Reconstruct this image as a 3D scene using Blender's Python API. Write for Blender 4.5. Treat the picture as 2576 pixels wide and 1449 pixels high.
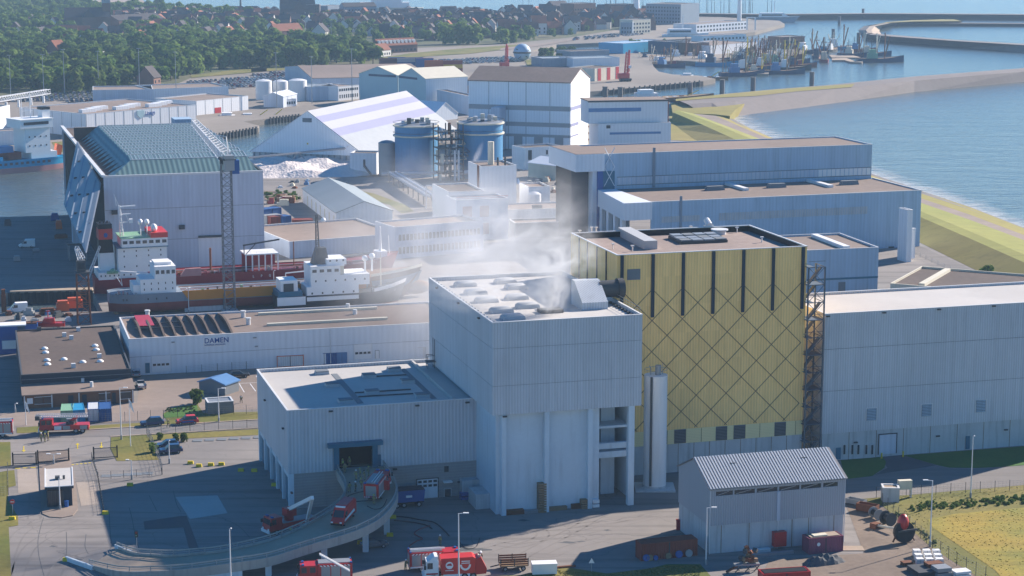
import bpy,math,random
import numpy as np
from mathutils import Vector,Matrix
from mathutils.geometry import tessellate_polygon
R=math.radians
rnd=random.Random(11)
for o in list(bpy.data.objects):
    bpy.data.objects.remove(o)
SC=bpy.context.scene
COL=SC.collection

# ---------------- camera (70 mm lens on a drone 98 m up, tilted 10.3 degrees down) ----------------
TH,HC,FPX=R(10.3),98.0,5009.0
cam=bpy.data.cameras.new('camera')
cam.sensor_width=36.0
cam.lens=36.0*FPX/2576.0
cam.clip_start=1.0
cam.clip_end=40000.0
camo=bpy.data.objects.new('camera',cam)
COL.objects.link(camo)
camo.location=(0,0,HC)
camo.rotation_euler=(R(90)-TH,0,0)
SC.camera=camo

# ---------------- sky and sun ----------------
SUN_AZ,SUN_EL=51.5,27.4  # azimuth from +Y towards +X
W=bpy.data.worlds.new('World')
SC.world=W
W.use_nodes=True
wn=W.node_tree
bg=wn.nodes['Background']
sky=wn.nodes.new('ShaderNodeTexSky')
sky.sky_type='NISHITA'
sky.sun_disc=False
sky.sun_elevation=R(SUN_EL)
sky.sun_rotation=R(SUN_AZ)
sky.altitude=0
sky.air_density=1.0
sky.dust_density=0.0
sky.ozone_density=5.0
hsv=wn.nodes.new('ShaderNodeHueSaturation');hsv.inputs['Saturation'].default_value=1.27
wn.links.new(sky.outputs[0],hsv.inputs['Color']);wn.links.new(hsv.outputs[0],bg.inputs[0])
bg.inputs[1].default_value=0.075
sd=Vector((math.sin(R(SUN_AZ))*math.cos(R(SUN_EL)),math.cos(R(SUN_AZ))*math.cos(R(SUN_EL)),math.sin(R(SUN_EL))))
sun=bpy.data.lights.new('sun','SUN')
sun.energy=5.0
sun.angle=R(0.55)
sun.color=(1.0,0.88,0.76)
suno=bpy.data.objects.new('sun',sun)
COL.objects.link(suno)
suno.location=(300,300,300)
suno.rotation_euler=sd.to_track_quat('Z','Y').to_euler()
vs=SC.view_settings
vs.view_transform='Standard'
vs.look='None'
vs.exposure=1.08
vs.gamma=1.0
SC.render.resolution_x,SC.render.resolution_y=1024,576
cy=SC.cycles
cy.use_denoising=True
cy.max_bounces=6
cy.diffuse_bounces=3
cy.glossy_bounces=3
cy.transmission_bounces=4
cy.transparent_max_bounces=12
cy.volume_bounces=1
cy.volume_step_rate=1.0
cy.volume_max_steps=256
cy.caustics_reflective=False
cy.caustics_refractive=False

# ---------------- measuring: a point of the survey photograph to a point of the place at height z ----------------
CT,ST=math.cos(TH),math.sin(TH)
def at(x,y,z=0.0):
    v=(y-724.5)/FPX
    d=Vector(((x-1288.0)/FPX,CT-v*ST,-ST-v*CT))
    t=(z-HC)/d.z
    return Vector((d.x*t,d.y*t,z))
def ray(x,y):
    v=(y-724.5)/FPX
    return Vector(((x-1288.0)/FPX,CT-v*ST,-ST-v*CT))
def Zm(ox,oy,sc):
    return lambda x,y:((ox+x/sc)*.6708333,(oy+y/sc)*.6708333)
zA=Zm(950,1280,2.33667);zB=Zm(1550,980,2.33667);zC=Zm(2350,1000,2.07)
zD=Zm(2950,950,1.81124);zE=Zm(1500,1600,2.576);zF=Zm(2400,1600,2.5881)
zG=Zm(3000,1600,2.5881);zH=Zm(0,1560,2.415);zI=Zm(900,1560,2.415)
zJ=Zm(0,1050,2.576);zK=Zm(2100,480,2.576);zL=Zm(2840,480,2.415)
zM=Zm(0,420,2.576);zN=Zm(900,420,2.576);zO=Zm(1600,300,2.576);zP=Zm(300,700,1.84)
z0=Zm(0,0,2.576);z1=Zm(950,0,2.576);z2=Zm(1900,0,2.576);z3=Zm(2840,0,2.576)

# ---------------- mesh builder ----------------
class MB:
    def __init__(s):
        s.v=[];s.f=[];s.m=[];s.cm=0;s.M=None
    def _add(s,vs,fs):
        n=len(s.v)
        if s.M is not None:
            vs=[s.M@Vector(p)for p in vs]
        s.v.extend([tuple(p)for p in vs])
        for f in fs:
            s.f.append(tuple(i+n for i in f));s.m.append(s.cm)
        return s
    def mat(s,i):s.cm=i;return s
    def tr(s,M):s.M=M;return s
    def box(s,x0,x1,y0,y1,z0,z1):
        return s._add([(x0,y0,z0),(x1,y0,z0),(x1,y1,z0),(x0,y1,z0),(x0,y0,z1),(x1,y0,z1),(x1,y1,z1),(x0,y1,z1)],
                      [(0,3,2,1),(4,5,6,7),(0,1,5,4),(1,2,6,5),(2,3,7,6),(3,0,4,7)])
    def hexa(s,b,t):
        return s._add(list(b)+list(t),[(0,3,2,1),(4,5,6,7),(0,1,5,4),(1,2,6,5),(2,3,7,6),(3,0,4,7)])
    def quad(s,*p):
        return s._add(p,[tuple(range(len(p)))])
    def prism(s,poly,z0,z1):
        n=len(poly)
        t=tessellate_polygon([[Vector((p[0],p[1],0))for p in poly]])
        vs=[(p[0],p[1],z0)for p in poly]+[(p[0],p[1],z1)for p in poly]
        a=sum(poly[i][0]*poly[(i+1)%n][1]-poly[(i+1)%n][0]*poly[i][1]for i in range(n))
        fs=[]
        for tri in t:
            A,B,C=(Vector((poly[i][0],poly[i][1],0))for i in tri)
            if(B-A).cross(C-A).z<0:tri=tri[::-1]
            fs.append(tuple(i+n for i in tri));fs.append(tuple(reversed(tri)))
        for i in range(n):
            j=(i+1)%n
            fs.append((i,j,j+n,i+n)if a>0 else(j,i,i+n,j+n))
        return s._add(vs,fs)
    def sheet(s,poly,z):
        t=tessellate_polygon([[Vector((p[0],p[1],0))for p in poly]])
        fs=[]
        for tri in t:
            A,B,C=(Vector((poly[i][0],poly[i][1],0))for i in tri)
            fs.append(tuple(tri[::-1])if(B-A).cross(C-A).z<0 else tuple(tri))
        return s._add([(p[0],p[1],z)for p in poly],fs)
    def extr(s,prof,axis,a0,a1):
        # closed profile (list of (p,q)) extruded along an axis: 'x' profile is (y,z), 'y' profile is (x,z)
        n=len(prof)
        f=(lambda a,p:(a,p[0],p[1]))if axis=='x' else(lambda a,p:(p[0],a,p[1]))
        vs=[f(a0,p)for p in prof]+[f(a1,p)for p in prof]
        fs=[tuple(range(n)),tuple(range(2*n-1,n-1,-1))]+[(i,i+n,(i+1)%n+n,(i+1)%n)for i in range(n)]
        return s._add(vs,fs)
    def cyl(s,p,q,r,n=12,r2=None,caps=True):
        p,q=Vector(p),Vector(q);r2=r if r2 is None else r2
        d=(q-p).normalized()
        u=d.orthogonal().normalized();w=d.cross(u)
        vs=[]
        for c,rr in((p,r),(q,r2)):
            for i in range(n):
                a=2*math.pi*i/n
                vs.append(c+(u*math.cos(a)+w*math.sin(a))*rr)
        fs=[(i,(i+1)%n,(i+1)%n+n,i+n)for i in range(n)]
        if caps:fs+=[tuple(range(n-1,-1,-1)),tuple(range(n,2*n))]
        return s._add(vs,fs)
    def bar(s,p,q,w,h=None):
        p,q=Vector(p),Vector(q);h=h or w
        d=(q-p).normalized()
        up=Vector((0,0,1))if abs(d.z)<.95 else Vector((0,1,0))
        u=d.cross(up).normalized()*w/2;k=u.cross(d).normalized()*h/2
        return s.hexa([p-u-k,p+u-k,q+u-k,q-u-k],[p-u+k,p+u+k,q+u+k,q-u+k])
    def tube(s,pts,r,n=6):
        for a,b in zip(pts,pts[1:]):s.cyl(a,b,r,n,caps=False)
        return s
    def loft(s,rows,close=False,caps=False):
        n=len(rows[0]);vs=[p for r in rows for p in r];fs=[]
        for i in range(len(rows)-1):
            for j in range(n if close else n-1):
                k=(j+1)%n
                fs.append((i*n+j,i*n+k,(i+1)*n+k,(i+1)*n+j))
        if caps:fs+=[tuple(range(n-1,-1,-1)),tuple(range((len(rows)-1)*n,len(rows)*n))]
        return s._add(vs,fs)
    def lathe(s,prof,c=(0,0),n=16):
        rows=[[(c[0]+r*math.cos(2*math.pi*i/n),c[1]+r*math.sin(2*math.pi*i/n),z)for i in range(n)]for r,z in prof]
        return s.loft(rows,close=True,caps=True)
    def ball(s,c,r,n=10,rz=None):
        rz=rz or r
        return s.lathe([(max(.01,r*math.cos(t)),c[2]+rz*math.sin(t))for t in[(-.5+i/7)*math.pi for i in range(8)]],(c[0],c[1]),n)
    def mesh(s,name,mats,smooth=False):
        me=bpy.data.meshes.new(name)
        me.from_pydata(s.v,[],s.f)
        if not isinstance(mats,(list,tuple)):mats=[mats]
        for m in mats:me.materials.append(m)
        if len(mats)>1:me.polygons.foreach_set('material_index',s.m)
        if smooth:
            me.polygons.foreach_set('use_smooth',[True]*len(s.f))
            me.set_sharp_from_angle(angle=R(40))
        me.validate();me.update()
        return me
    def build(s,name,mats,parent=None,label=None,cat=None,group=None,kind=None,smooth=False):
        return obj(name,s.mesh(name,mats,smooth),parent,label,cat,group,kind)

def tag(o,label=None,cat=None,group=None,kind=None):
    for k,v in(('label',label),('category',cat),('group',group),('kind',kind)):
        if v:o[k]=v
    return o
def obj(name,me,parent=None,label=None,cat=None,group=None,kind=None,loc=None,rot=None):
    o=bpy.data.objects.new(name,me);COL.objects.link(o)
    if parent is not None:o.parent=parent
    if loc is not None:o.location=loc
    if rot is not None:o.rotation_euler=(0,0,rot)
    return tag(o,label,cat,group,kind)
def thing(name,label,cat,loc=(0,0,0),rz=0.0,group=None):
    return obj(name,None,None,label,cat,group,None,loc,rz)
def kids(o):return CH.get(o,[])
def copy_tree(o,loc=None,rz=None,label=None,group=None,parent=None,children=None):
    c=o.copy();COL.objects.link(c)
    if parent is not None:c.parent=parent
    if loc is not None:c.location=loc
    if rz is not None:c.rotation_euler=(0,0,rz)
    if label:c['label']=label
    if group:c['group']=group
    for ch in list(o.children):copy_tree(ch,parent=c)
    return c

# ---------------- materials ----------------
def pm(name,col,rough=.75,var=.12,scale=.35,metal=0.0,stripe=None,streak=0.0,spec=.3,fine=0.0,col2=None,bump=0.0,rand=0.0,bands=None,panel=None):
    m=bpy.data.materials.new(name);m.use_nodes=True
    nt=m.node_tree;N=nt.nodes;L=nt.links
    b=N['Principled BSDF']
    b.inputs['Roughness'].default_value=rough
    b.inputs['Metallic'].default_value=metal
    b.inputs['Specular IOR Level'].default_value=spec
    tc=N.new('ShaderNodeTexCoord')
    def math_(op,a,bb=None):
        n=N.new('ShaderNodeMath');n.operation=op
        for i,q in enumerate((a,bb)):
            if q is None:continue
            if isinstance(q,(int,float)):n.inputs[i].default_value=q
            else:L.new(q,n.inputs[i])
        return n.outputs[0]
    def noise(sc,vec=None,detail=4.0):
        n=N.new('ShaderNodeTexNoise');n.inputs['Scale'].default_value=sc
        n.inputs['Detail'].default_value=detail
        L.new(vec or tc.outputs['Object'],n.inputs['Vector'])
        return n.outputs['Fac']
    val=None
    def mul(x):
        nonlocal val
        val=x if val is None else math_('MULTIPLY',val,x)
    nz=noise(scale)
    if var:mul(math_('ADD',math_('MULTIPLY',math_('SUBTRACT',nz,.5),2.6*var),1.0))
    if fine:mul(math_('ADD',math_('MULTIPLY',math_('SUBTRACT',noise(scale*9,detail=6),.5),2.6*fine),1.0))
    height=None
    sep=None
    if stripe or streak or bands or panel:
        sep=N.new('ShaderNodeSeparateXYZ');L.new(tc.outputs['Object'],sep.inputs[0])
    if stripe:
        spc,amt,bmp=stripe[:3]
        ax=stripe[3]if len(stripe)>3 else 'xy'
        cc={'xy':lambda:math_('ADD',sep.outputs[0],sep.outputs[1]),'x':lambda:sep.outputs[0],'y':lambda:sep.outputs[1],'z':lambda:sep.outputs[2]}[ax]()
        sn=math_('SINE',math_('MULTIPLY',cc,2*math.pi/spc))
        sq=math_('MULTIPLY',sn,1.0)
        mul(math_('ADD',math_('MULTIPLY',sq,amt),1.0-amt*.3))
        height=math_('MULTIPLY',sn,bmp)
    if bands:
        spc,amt=bands
        fr=math_('FRACT',math_('DIVIDE',sep.outputs[2],spc))
        mul(math_('SUBTRACT',1.0,math_('MULTIPLY',math_('LESS_THAN',fr,.05),amt)))
    if panel:
        w_,h_,amt_=panel
        cx=math_('FLOOR',math_('DIVIDE',math_('ADD',sep.outputs[0],sep.outputs[1]),w_));cz=math_('FLOOR',math_('DIVIDE',sep.outputs[2],h_))
        cv=N.new('ShaderNodeCombineXYZ');L.new(cx,cv.inputs[0]);L.new(cz,cv.inputs[1])
        wn_=N.new('ShaderNodeTexWhiteNoise');wn_.noise_dimensions='2D';L.new(cv.outputs[0],wn_.inputs[0])
        mul(math_('ADD',math_('MULTIPLY',wn_.outputs['Value'],2*amt_),1.0-amt_))
    if streak:
        mp=N.new('ShaderNodeMapping');mp.inputs['Scale'].default_value=(1.0,1.0,.08)
        L.new(tc.outputs['Object'],mp.inputs[0])
        st=noise(1.3,mp.outputs[0],5)
        rm=N.new('ShaderNodeMapRange');rm.inputs[1].default_value=.52;rm.inputs[2].default_value=.78
        L.new(st,rm.inputs[0])
        mul(math_('SUBTRACT',1.0,math_('MULTIPLY',rm.outputs[0],streak)))
    if rand:
        oi=N.new('ShaderNodeObjectInfo')
        mul(math_('ADD',math_('MULTIPLY',oi.outputs['Random'],2*rand),1.0-rand))
    rgb=N.new('ShaderNodeRGB');rgb.outputs[0].default_value=(*col,1)
    c=rgb.outputs[0]
    if col2:
        mx=N.new('ShaderNodeMix');mx.data_type='RGBA'
        rm=N.new('ShaderNodeMapRange');rm.inputs[1].default_value=.38;rm.inputs[2].default_value=.62
        L.new(noise(scale*.45,detail=7),rm.inputs[0]);L.new(rm.outputs[0],mx.inputs['Factor'])
        L.new(c,mx.inputs['A']);mx.inputs['B'].default_value=(*col2,1)
        c=mx.outputs['Result']
    if val is not None:
        hs=N.new('ShaderNodeHueSaturation');L.new(val,hs.inputs['Value']);L.new(c,hs.inputs['Color'])
        c=hs.outputs[0]
    L.new(c,b.inputs['Base Color'])
    if bump:
        hb=math_('MULTIPLY',noise(scale*6,detail=6),bump)
        height=hb if height is None else math_('ADD',height,hb)
    if height is not None:
        bp=N.new('ShaderNodeBump');bp.inputs['Strength'].default_value=1.0;bp.inputs['Distance'].default_value=1.0
        L.new(height,bp.inputs['Height']);L.new(bp.outputs[0],b.inputs['Normal'])
    return m

mt={}
def D(k,*a,**kw):mt[k]=pm(k,*a,**kw);return mt[k]
D('clad',(.52,.55,.59),.55,.10,.06,stripe=(.5,.09,.02),streak=.16,fine=.03,panel=(1.0,60,.045))
D('clad_low',(.50,.525,.57),.55,.10,.06,stripe=(.62,.10,.02),streak=.16,fine=.03,panel=(1.24,60,.045))
D('clad_plain',(.50,.55,.63),.55,.05,.04,stripe=(1.2,.035,.006),streak=.14,panel=(2.4,9.3,.05))
D('clad_blue',(.34,.47,.60),.55,.07,.04,stripe=(1.1,.04,.006),streak=.18,panel=(2.2,30,.06))
D('clad_far',(.80,.83,.86),.55,.06,.04,stripe=(1.3,.03,.006),streak=.10)  # white raised for shaded far walls, haze brightness put into the colour
D('clad_pale',(.68,.72,.77),.55,.05,.04,stripe=(1.3,.03,.006),streak=.10)
D('clad_white',(.72,.74,.77),.55,.05,.04,stripe=(1.5,.03,.006),streak=.08)
D('yellow',(.93,.61,.23),.5,.10,.07,stripe=(.55,.075,.02),streak=.14,fine=.03,panel=(1.1,5.2,.05))
D('yellow_pale',(.80,.68,.36),.5,.05,.1,stripe=(.3,.05,.01,'z'))
D('joint',(.19,.135,.075),.7)
D('navy',(.02,.035,.055),.6)
D('teal',(.03,.14,.22),.5)
D('concrete',(.46,.49,.51),.85,.12,.25,streak=.32,fine=.05)
D('concrete_pale',(.55,.64,.71),.8,.07,.2,streak=.16,fine=.04)
D('concrete_deck',(.36,.285,.215),.9,.12,.12,fine=.08)
D('block',(.30,.30,.30),.85,.07,.6,stripe=(.5,.06,.01,'z'),streak=.1)
D('brick',(.20,.10,.06),.9,.2,.8,fine=.1)
D('membrane',(.48,.465,.445),.8,.10,.10,fine=.06,col2=(.43,.415,.395),streak=.0)
D('membrane_grey',(.40,.42,.44),.8,.10,.12,fine=.05)
D('strip_grey',(.16,.18,.20),.8,.1)
D('gravel_roof',(.115,.086,.072),.95,.14,.10,fine=.25,col2=(.095,.072,.062))
D('gravel_boiler',(.30,.235,.205),.95,.14,.10,fine=.2,col2=(.24,.19,.17))
D('gravel_tan',(.24,.185,.155),.95,.14,.06,fine=.14,col2=(.20,.155,.13))
D('roof_slate',(.25,.30,.33),.7,.1,.1,stripe=(1.0,.05,.01))
D('trim',(.62,.63,.64),.5,.05)
D('trim_dark',(.05,.055,.06),.6,.05)
D('white',(.78,.78,.78),.45,.05)
D('cream',(.62,.58,.47),.7,.08,streak=.1)
D('glass',(.025,.035,.045),.12,0,spec=.6)
D('glass_blue',(.05,.12,.2),.15,0,spec=.6)
D('steel',(.30,.32,.34),.5,.1,metal=.4)
D('steel_white',(.62,.63,.65),.5,.05)
D('steel_dark',(.06,.065,.07),.6,.1)
D('rust',(.16,.06,.03),.9,.3,1.0,fine=.2)
D('red',(.42,.018,.022),.35,.05,spec=.5)
D('red_bright',(.55,.03,.025),.35,.05,spec=.5)
D('orange',(.62,.11,.02),.4,.06,spec=.5)
D('blue',(.02,.09,.30),.5,.08)
D('blue_pale',(.10,.22,.42),.5,.1)
D('cyan',(.03,.26,.46),.45,.08,streak=.12)
D('green_box',(.20,.38,.25),.6,.08)
D('purple',(.25,.07,.12),.6,.08,stripe=(.28,.10,.03))
D('container_red',(.24,.055,.035),.65,.12,.5,stripe=(.28,.12,.03),streak=.2)
D('tyre',(.015,.015,.016),.85,.1)
D('black',(.012,.013,.015),.5,.05)
D('hall_gloom',(.008,.008,.009),.9,0)  # near-black colour stands in for the unlit hall interiors
D('yellow_paint',(.62,.47,.02),.6,.12,3)
D('beige_suit',(.22,.17,.10),.9,.1,5)
D('hi_vis',(.40,.42,.10),.7,.05)
D('skin',(.42,.25,.18),.6,0)
D('wood',(.25,.17,.10),.8,.2,1.5)
D('hull_red',(.26,.032,.04),.5,.08,.15,streak=.12)
D('hull_black',(.03,.035,.04),.5,.12,.2)
D('hull_grey',(.20,.25,.31),.5,.1,.2,streak=.15)
D('hull_rust',(.22,.115,.055),.85,.25,.25,fine=.15)
D('hull_bottom',(.22,.06,.05),.8,.2,.2,fine=.1)
D('hull_orange',(.50,.20,.02),.5,.08,.2)
D('hull_cyan',(.015,.28,.50),.45,.08,.2,streak=.1)
D('hull_pink',(.42,.22,.22),.7,.15,.2)
D('hull_blue',(.02,.055,.12),.5,.15,.3)
D('rooftile',(.22,.075,.04),.85,.15,.4,rand=.25)
D('rooftile_dark',(.06,.05,.052),.85,.15,.4,rand=.3)
D('facade_brick',(.17,.095,.07),.9,.12,.3,rand=.25)
D('facade_white',(.60,.58,.55),.8,.08,.3,rand=.12)
D('bark',(.07,.05,.035),.9,.2)
D('salt',(.66,.60,.57),.95,.12,.15,fine=.15,bump=.5)
D('dirt',(.15,.115,.09),.95,.2,.12,fine=.22,col2=(.21,.165,.13))
D('sheet_pile',(.07,.065,.06),.9,.2,stripe=(1.6,.4,.05))
D('paving_stone',(.17,.145,.135),.9,.10,.04,fine=.1,col2=(.19,.165,.155),bands=None)
D('stone_dark',(.15,.135,.13),.95,.2,.1,fine=.2)
D('tank_blue',(.07,.24,.44),.5,.08,.1,streak=.18)
D('tank_white',(.68,.69,.70),.5,.06,.1,streak=.1)
D('teal_glass',(.13,.21,.215),.4,.10,.15,stripe=(1.45,.18,.03,'x'))
D('tent_white',(.37,.38,.41),.6,.05,.1)
D('lilac',(.24,.25,.39),.6,.06,.1)
D('pale_cyan',(.34,.49,.54),.55,.07,.08,streak=.1)
# ================= setting: water, land, dikes, roads, grass =================
WL=-3.0
HAZE=.0001
def ground_mat(name,col,col2,sc,marks=0.0,rough=.9,fine=.1,cracks=0.0):
    m=pm(name,col,rough,.10,sc,fine=fine,col2=col2,bump=.03)
    if marks or cracks:
        nt=m.node_tree;N=nt.nodes;L=nt.links;b=N['Principled BSDF']
        src=b.inputs['Base Color'].links[0].from_socket
        tc=N.new('ShaderNodeTexCoord')
        mp=N.new('ShaderNodeMapping');mp.inputs['Rotation'].default_value=(0,0,R(-16));mp.inputs['Scale'].default_value=(.02,.35,1)
        L.new(tc.outputs['Object'],mp.inputs[0])
        nz=N.new('ShaderNodeTexNoise');nz.inputs['Scale'].default_value=1.0;nz.inputs['Detail'].default_value=6;nz.inputs['Distortion'].default_value=.8
        L.new(mp.outputs[0],nz.inputs[0])
        rm=N.new('ShaderNodeMapRange');rm.inputs[1].default_value=.5;rm.inputs[2].default_value=.75;rm.inputs[3].default_value=1;rm.inputs[4].default_value=1-marks
        L.new(nz.outputs[0],rm.inputs[0])
        hs=N.new('ShaderNodeHueSaturation');L.new(src,hs.inputs['Color']);L.new(rm.outputs[0],hs.inputs['Value'])
        out=hs.outputs[0]
        if cracks:
            vo=N.new('ShaderNodeTexVoronoi');vo.feature='DISTANCE_TO_EDGE';vo.inputs['Scale'].default_value=.055
            dn=N.new('ShaderNodeTexNoise');dn.inputs['Scale'].default_value=.25;dn.inputs['Detail'].default_value=5
            L.new(tc.outputs['Object'],dn.inputs[0])
            mv=N.new('ShaderNodeVectorMath');mv.operation='MULTIPLY_ADD';mv.inputs[1].default_value=(5,5,0)
            L.new(dn.outputs['Color'],mv.inputs[0]);L.new(tc.outputs['Object'],mv.inputs[2]);L.new(mv.outputs[0],vo.inputs[0])
            lt=N.new('ShaderNodeMath');lt.operation='LESS_THAN';lt.inputs[1].default_value=.0035;L.new(vo.outputs['Distance'],lt.inputs[0])
            mx=N.new('ShaderNodeMix');mx.data_type='RGBA';mx.inputs['B'].default_value=(.06,.06,.065,1)
            ml=N.new('ShaderNodeMath');ml.operation='MULTIPLY';ml.inputs[1].default_value=cracks;L.new(lt.outputs[0],ml.inputs[0])
            L.new(ml.outputs[0],mx.inputs['Factor']);L.new(out,mx.inputs['A']);out=mx.outputs['Result']
        L.new(out,b.inputs['Base Color'])
    mt[name]=m
    return m
ground_mat('yard',(.245,.222,.205),(.20,.185,.175),.05,.42,fine=.09,cracks=.35)
ground_mat('land',(.26,.225,.19),(.20,.175,.15),.02,.15,fine=.1)
ground_mat('asphalt',(.195,.18,.17),(.165,.155,.15),.05,.3,fine=.06)
ground_mat('asphalt_dark',(.085,.09,.095),(.10,.105,.11),.1,.1)
ground_mat('pavers',(.27,.215,.18),(.23,.185,.155),.08,.12)
ground_mat('grass',(.10,.115,.018),(.185,.155,.035),.12,0,fine=.25)
ground_mat('grass_green',(.035,.115,.012),(.06,.145,.016),.15,0,fine=.2)
ground_mat('hay',(.31,.225,.032),(.19,.19,.03),.16,.3,fine=.3)
ground_mat('dike_grass',(.22,.195,.04),(.27,.215,.06),.02,.2,fine=.15)
ground_mat('dike_lush',(.22,.24,.045),(.27,.25,.06),.02,.2,fine=.15)

def water_mat():
    m=pm('water',(.075,.108,.118),.16,.10,.004,spec=.5,col2=(.09,.12,.125))
    nt=m.node_tree;N=nt.nodes;L=nt.links;b=N['Principled BSDF']
    tc=N.new('ShaderNodeTexCoord')
    hs=[]
    for sc,dist,st,rot in((.05,1.0,1.3,20),(.22,.5,.95,-15),(.7,.2,.34,30)):
        mp=N.new('ShaderNodeMapping');mp.inputs['Rotation'].default_value=(0,0,R(rot));mp.inputs['Scale'].default_value=(.55,1.5,1)
        L.new(tc.outputs['Object'],mp.inputs[0])
        nz=N.new('ShaderNodeTexNoise');nz.inputs['Scale'].default_value=sc;nz.inputs['Detail'].default_value=5;nz.inputs['Distortion'].default_value=dist*.4
        L.new(mp.outputs[0],nz.inputs[0])
        ml=N.new('ShaderNodeMath');ml.operation='MULTIPLY';ml.inputs[1].default_value=st;L.new(nz.outputs[0],ml.inputs[0])
        hs.append(ml.outputs[0])
    a1=N.new('ShaderNodeMath');L.new(hs[0],a1.inputs[0]);L.new(hs[1],a1.inputs[1])
    a2=N.new('ShaderNodeMath');L.new(a1.outputs[0],a2.inputs[0]);L.new(hs[2],a2.inputs[1])
    bp=N.new('ShaderNodeBump');bp.inputs['Strength'].default_value=.8;bp.inputs['Distance'].default_value=1.0
    L.new(a2.outputs[0],bp.inputs['Height']);L.new(bp.outputs[0],b.inputs['Normal'])
    return m
mt['water']=water_mat()
def foam_mat():
    m=pm('foam',(.75,.76,.77),.9,0,.1)
    nt=m.node_tree;N=nt.nodes;L=nt.links;b=N['Principled BSDF']
    tc=N.new('ShaderNodeTexCoord')
    mp=N.new('ShaderNodeMapping');mp.inputs['Rotation'].default_value=(0,0,R(58));mp.inputs['Scale'].default_value=(.10,.35,1)
    L.new(tc.outputs['Object'],mp.inputs[0])
    nz=N.new('ShaderNodeTexNoise');nz.inputs['Scale'].default_value=1.0;nz.inputs['Detail'].default_value=8;nz.inputs['Roughness'].default_value=.65
    L.new(mp.outputs[0],nz.inputs[0])
    uv=N.new('ShaderNodeAttribute');uv.attribute_name='edge'
    ad=N.new('ShaderNodeMath');ad.operation='ADD';L.new(nz.outputs[0],ad.inputs[0]);L.new(uv.outputs['Fac'],ad.inputs[1])
    rm=N.new('ShaderNodeMapRange');rm.inputs[1].default_value=.52;rm.inputs[2].default_value=1.0;rm.inputs[3].default_value=0;rm.inputs[4].default_value=.75
    L.new(ad.outputs[0],rm.inputs[0]);L.new(rm.outputs[0],b.inputs['Alpha'])
    return m
mt['foam']=foam_mat()

me=MB().quad((-6000,-150,WL),(6000,-150,WL),(6000,9500,WL),(-6000,9500,WL)).mesh('water',mt['water'])
obj('water',me,kind='structure',label='pale blue rippled sea and harbour water',cat='water')

def pxpoly(pts,z=0.0):return[tuple(at(x,y,z)[:2])for x,y in pts]
MAIN=[(-900,2600),(3600,2600),(3400,905),(2900,700),(2576,582),(2440,526),(2280,466),(2150,424),(1945,350),(1885,325),(1850,303),(1800,282),
        (1700,258),(1515,256),(1180,268),(1000,296),(800,345),(640,402),(560,422),(230,503),(170,541),(0,546),(-300,553),(-300,741),(25,737),(232,732),(258,783),(-300,790),(-300,930)]
FAR=[(-800,500),(-300,420),(0,402),(140,399),(190,388),(530,341),(648,321),(652,316),(612,306),(676,298),(755,289),(1130,259),(1513,228),(1768,204),
       (1800,198),(1757,190),(1691,187),(1657,180),(1644,167),(1640,156),(1702,152),(1767,155),(1850,147),(1943,138),(2023,127),(2026,120),(1900,107),(1660,114),
       (1480,124),(1330,130),(1400,112),(1620,103),(1760,95),(1900,80),(1974,60),(1960,52),(1800,42),(1600,33),(1272,28),(800,35),(671,31),(430,19),(375,12),(330,-20),(-900,-30)]
MB().prism(pxpoly(MAIN),-4.2,0).build('ground',mt['yard'],kind='structure',label='paved yard of the peninsula with shipyard and works',cat='ground')
MB().prism(pxpoly(FAR),-4.2,0).build('ground',mt['land'],kind='structure',label='far shore with town, quays and harbour yards',cat='ground')

def sheet(name,pts,m,lvl,label=None,cat=None,kind='structure'):
    return MB().sheet(pxpoly(pts),lvl).build(name,mt[m],kind=kind,label=label,cat=cat)
def raised(name,pts,m,z,label=None,cat=None,kind='structure'):
    return MB().prism(pxpoly(pts),.001,z).build(name,mt[m],kind=kind,label=label,cat=cat)
def Zp(zf,pts):return[zf(*p)for p in pts]

# --- road in front of the shipyard, verges, parking
sheet('road',[(-200,1090),(217,1083),(653,1057),(1000,1034),(1000,1053),(653,1076),(278,1098),(-200,1112)],'asphalt',.02,'grey asphalt road between shipyard and works','road')
raised('kerb',[(278,1098.4),(653,1076.4),(653,1077.6),(278,1099.8)],'concrete_deck',.12,'pale kerb along the lower edge of the road','kerb')
raised('kerb',[(217,1081),(653,1055),(653,1056.4),(217,1082.4)],'concrete_deck',.12,'pale kerb along the upper edge of the road','kerb')
sheet('grass',[(216,1072),(420,1060),(411,1040),(440,1024),(497,1018),(512,1040),(653,1036),(653,1054.6),(216,1080.5)],'grass',.05,'grass verge between the road and shipyard fence','grass','stuff')
sheet('grass',[(411,1044),(440,1026),(495,1020),(500,1046),(414,1052)],'grass_green',.09,'lush green grass patch beside the grey hut','grass','stuff')
sheet('grass',[(42,1076),(108,1072),(108,1086),(60,1090),(42,1090)],'grass',.05,'small grass verge behind the ladder truck','grass','stuff')
sheet('grass',[(279,1101),(369,1094),(400,1157),(294,1160),(278,1129)],'grass',.05,'dry grass plot with flagpoles beside the gate','grass','stuff')
sheet('grass',[(372,1095),(660,1079),(660,1094),(480,1103),(374,1110)],'grass',.05,'grass strip above the parking place','grass','stuff')
sheet('grass',[(-60,1114),(26,1112),(28,1172),(-60,1176)],'grass',.05,'grass plot at the fence beside the entry lane','grass','stuff')
sheet('grass',[(16,1185),(36,1183),(40,1222),(20,1227),(20,1258),(45,1300),(46,1322),(22,1326),(28,1449),(28,1500),(-80,1500),(-60,1200)],'grass',.05,'grass strip along the edge beside the no entry sign','grass','stuff')
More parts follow.
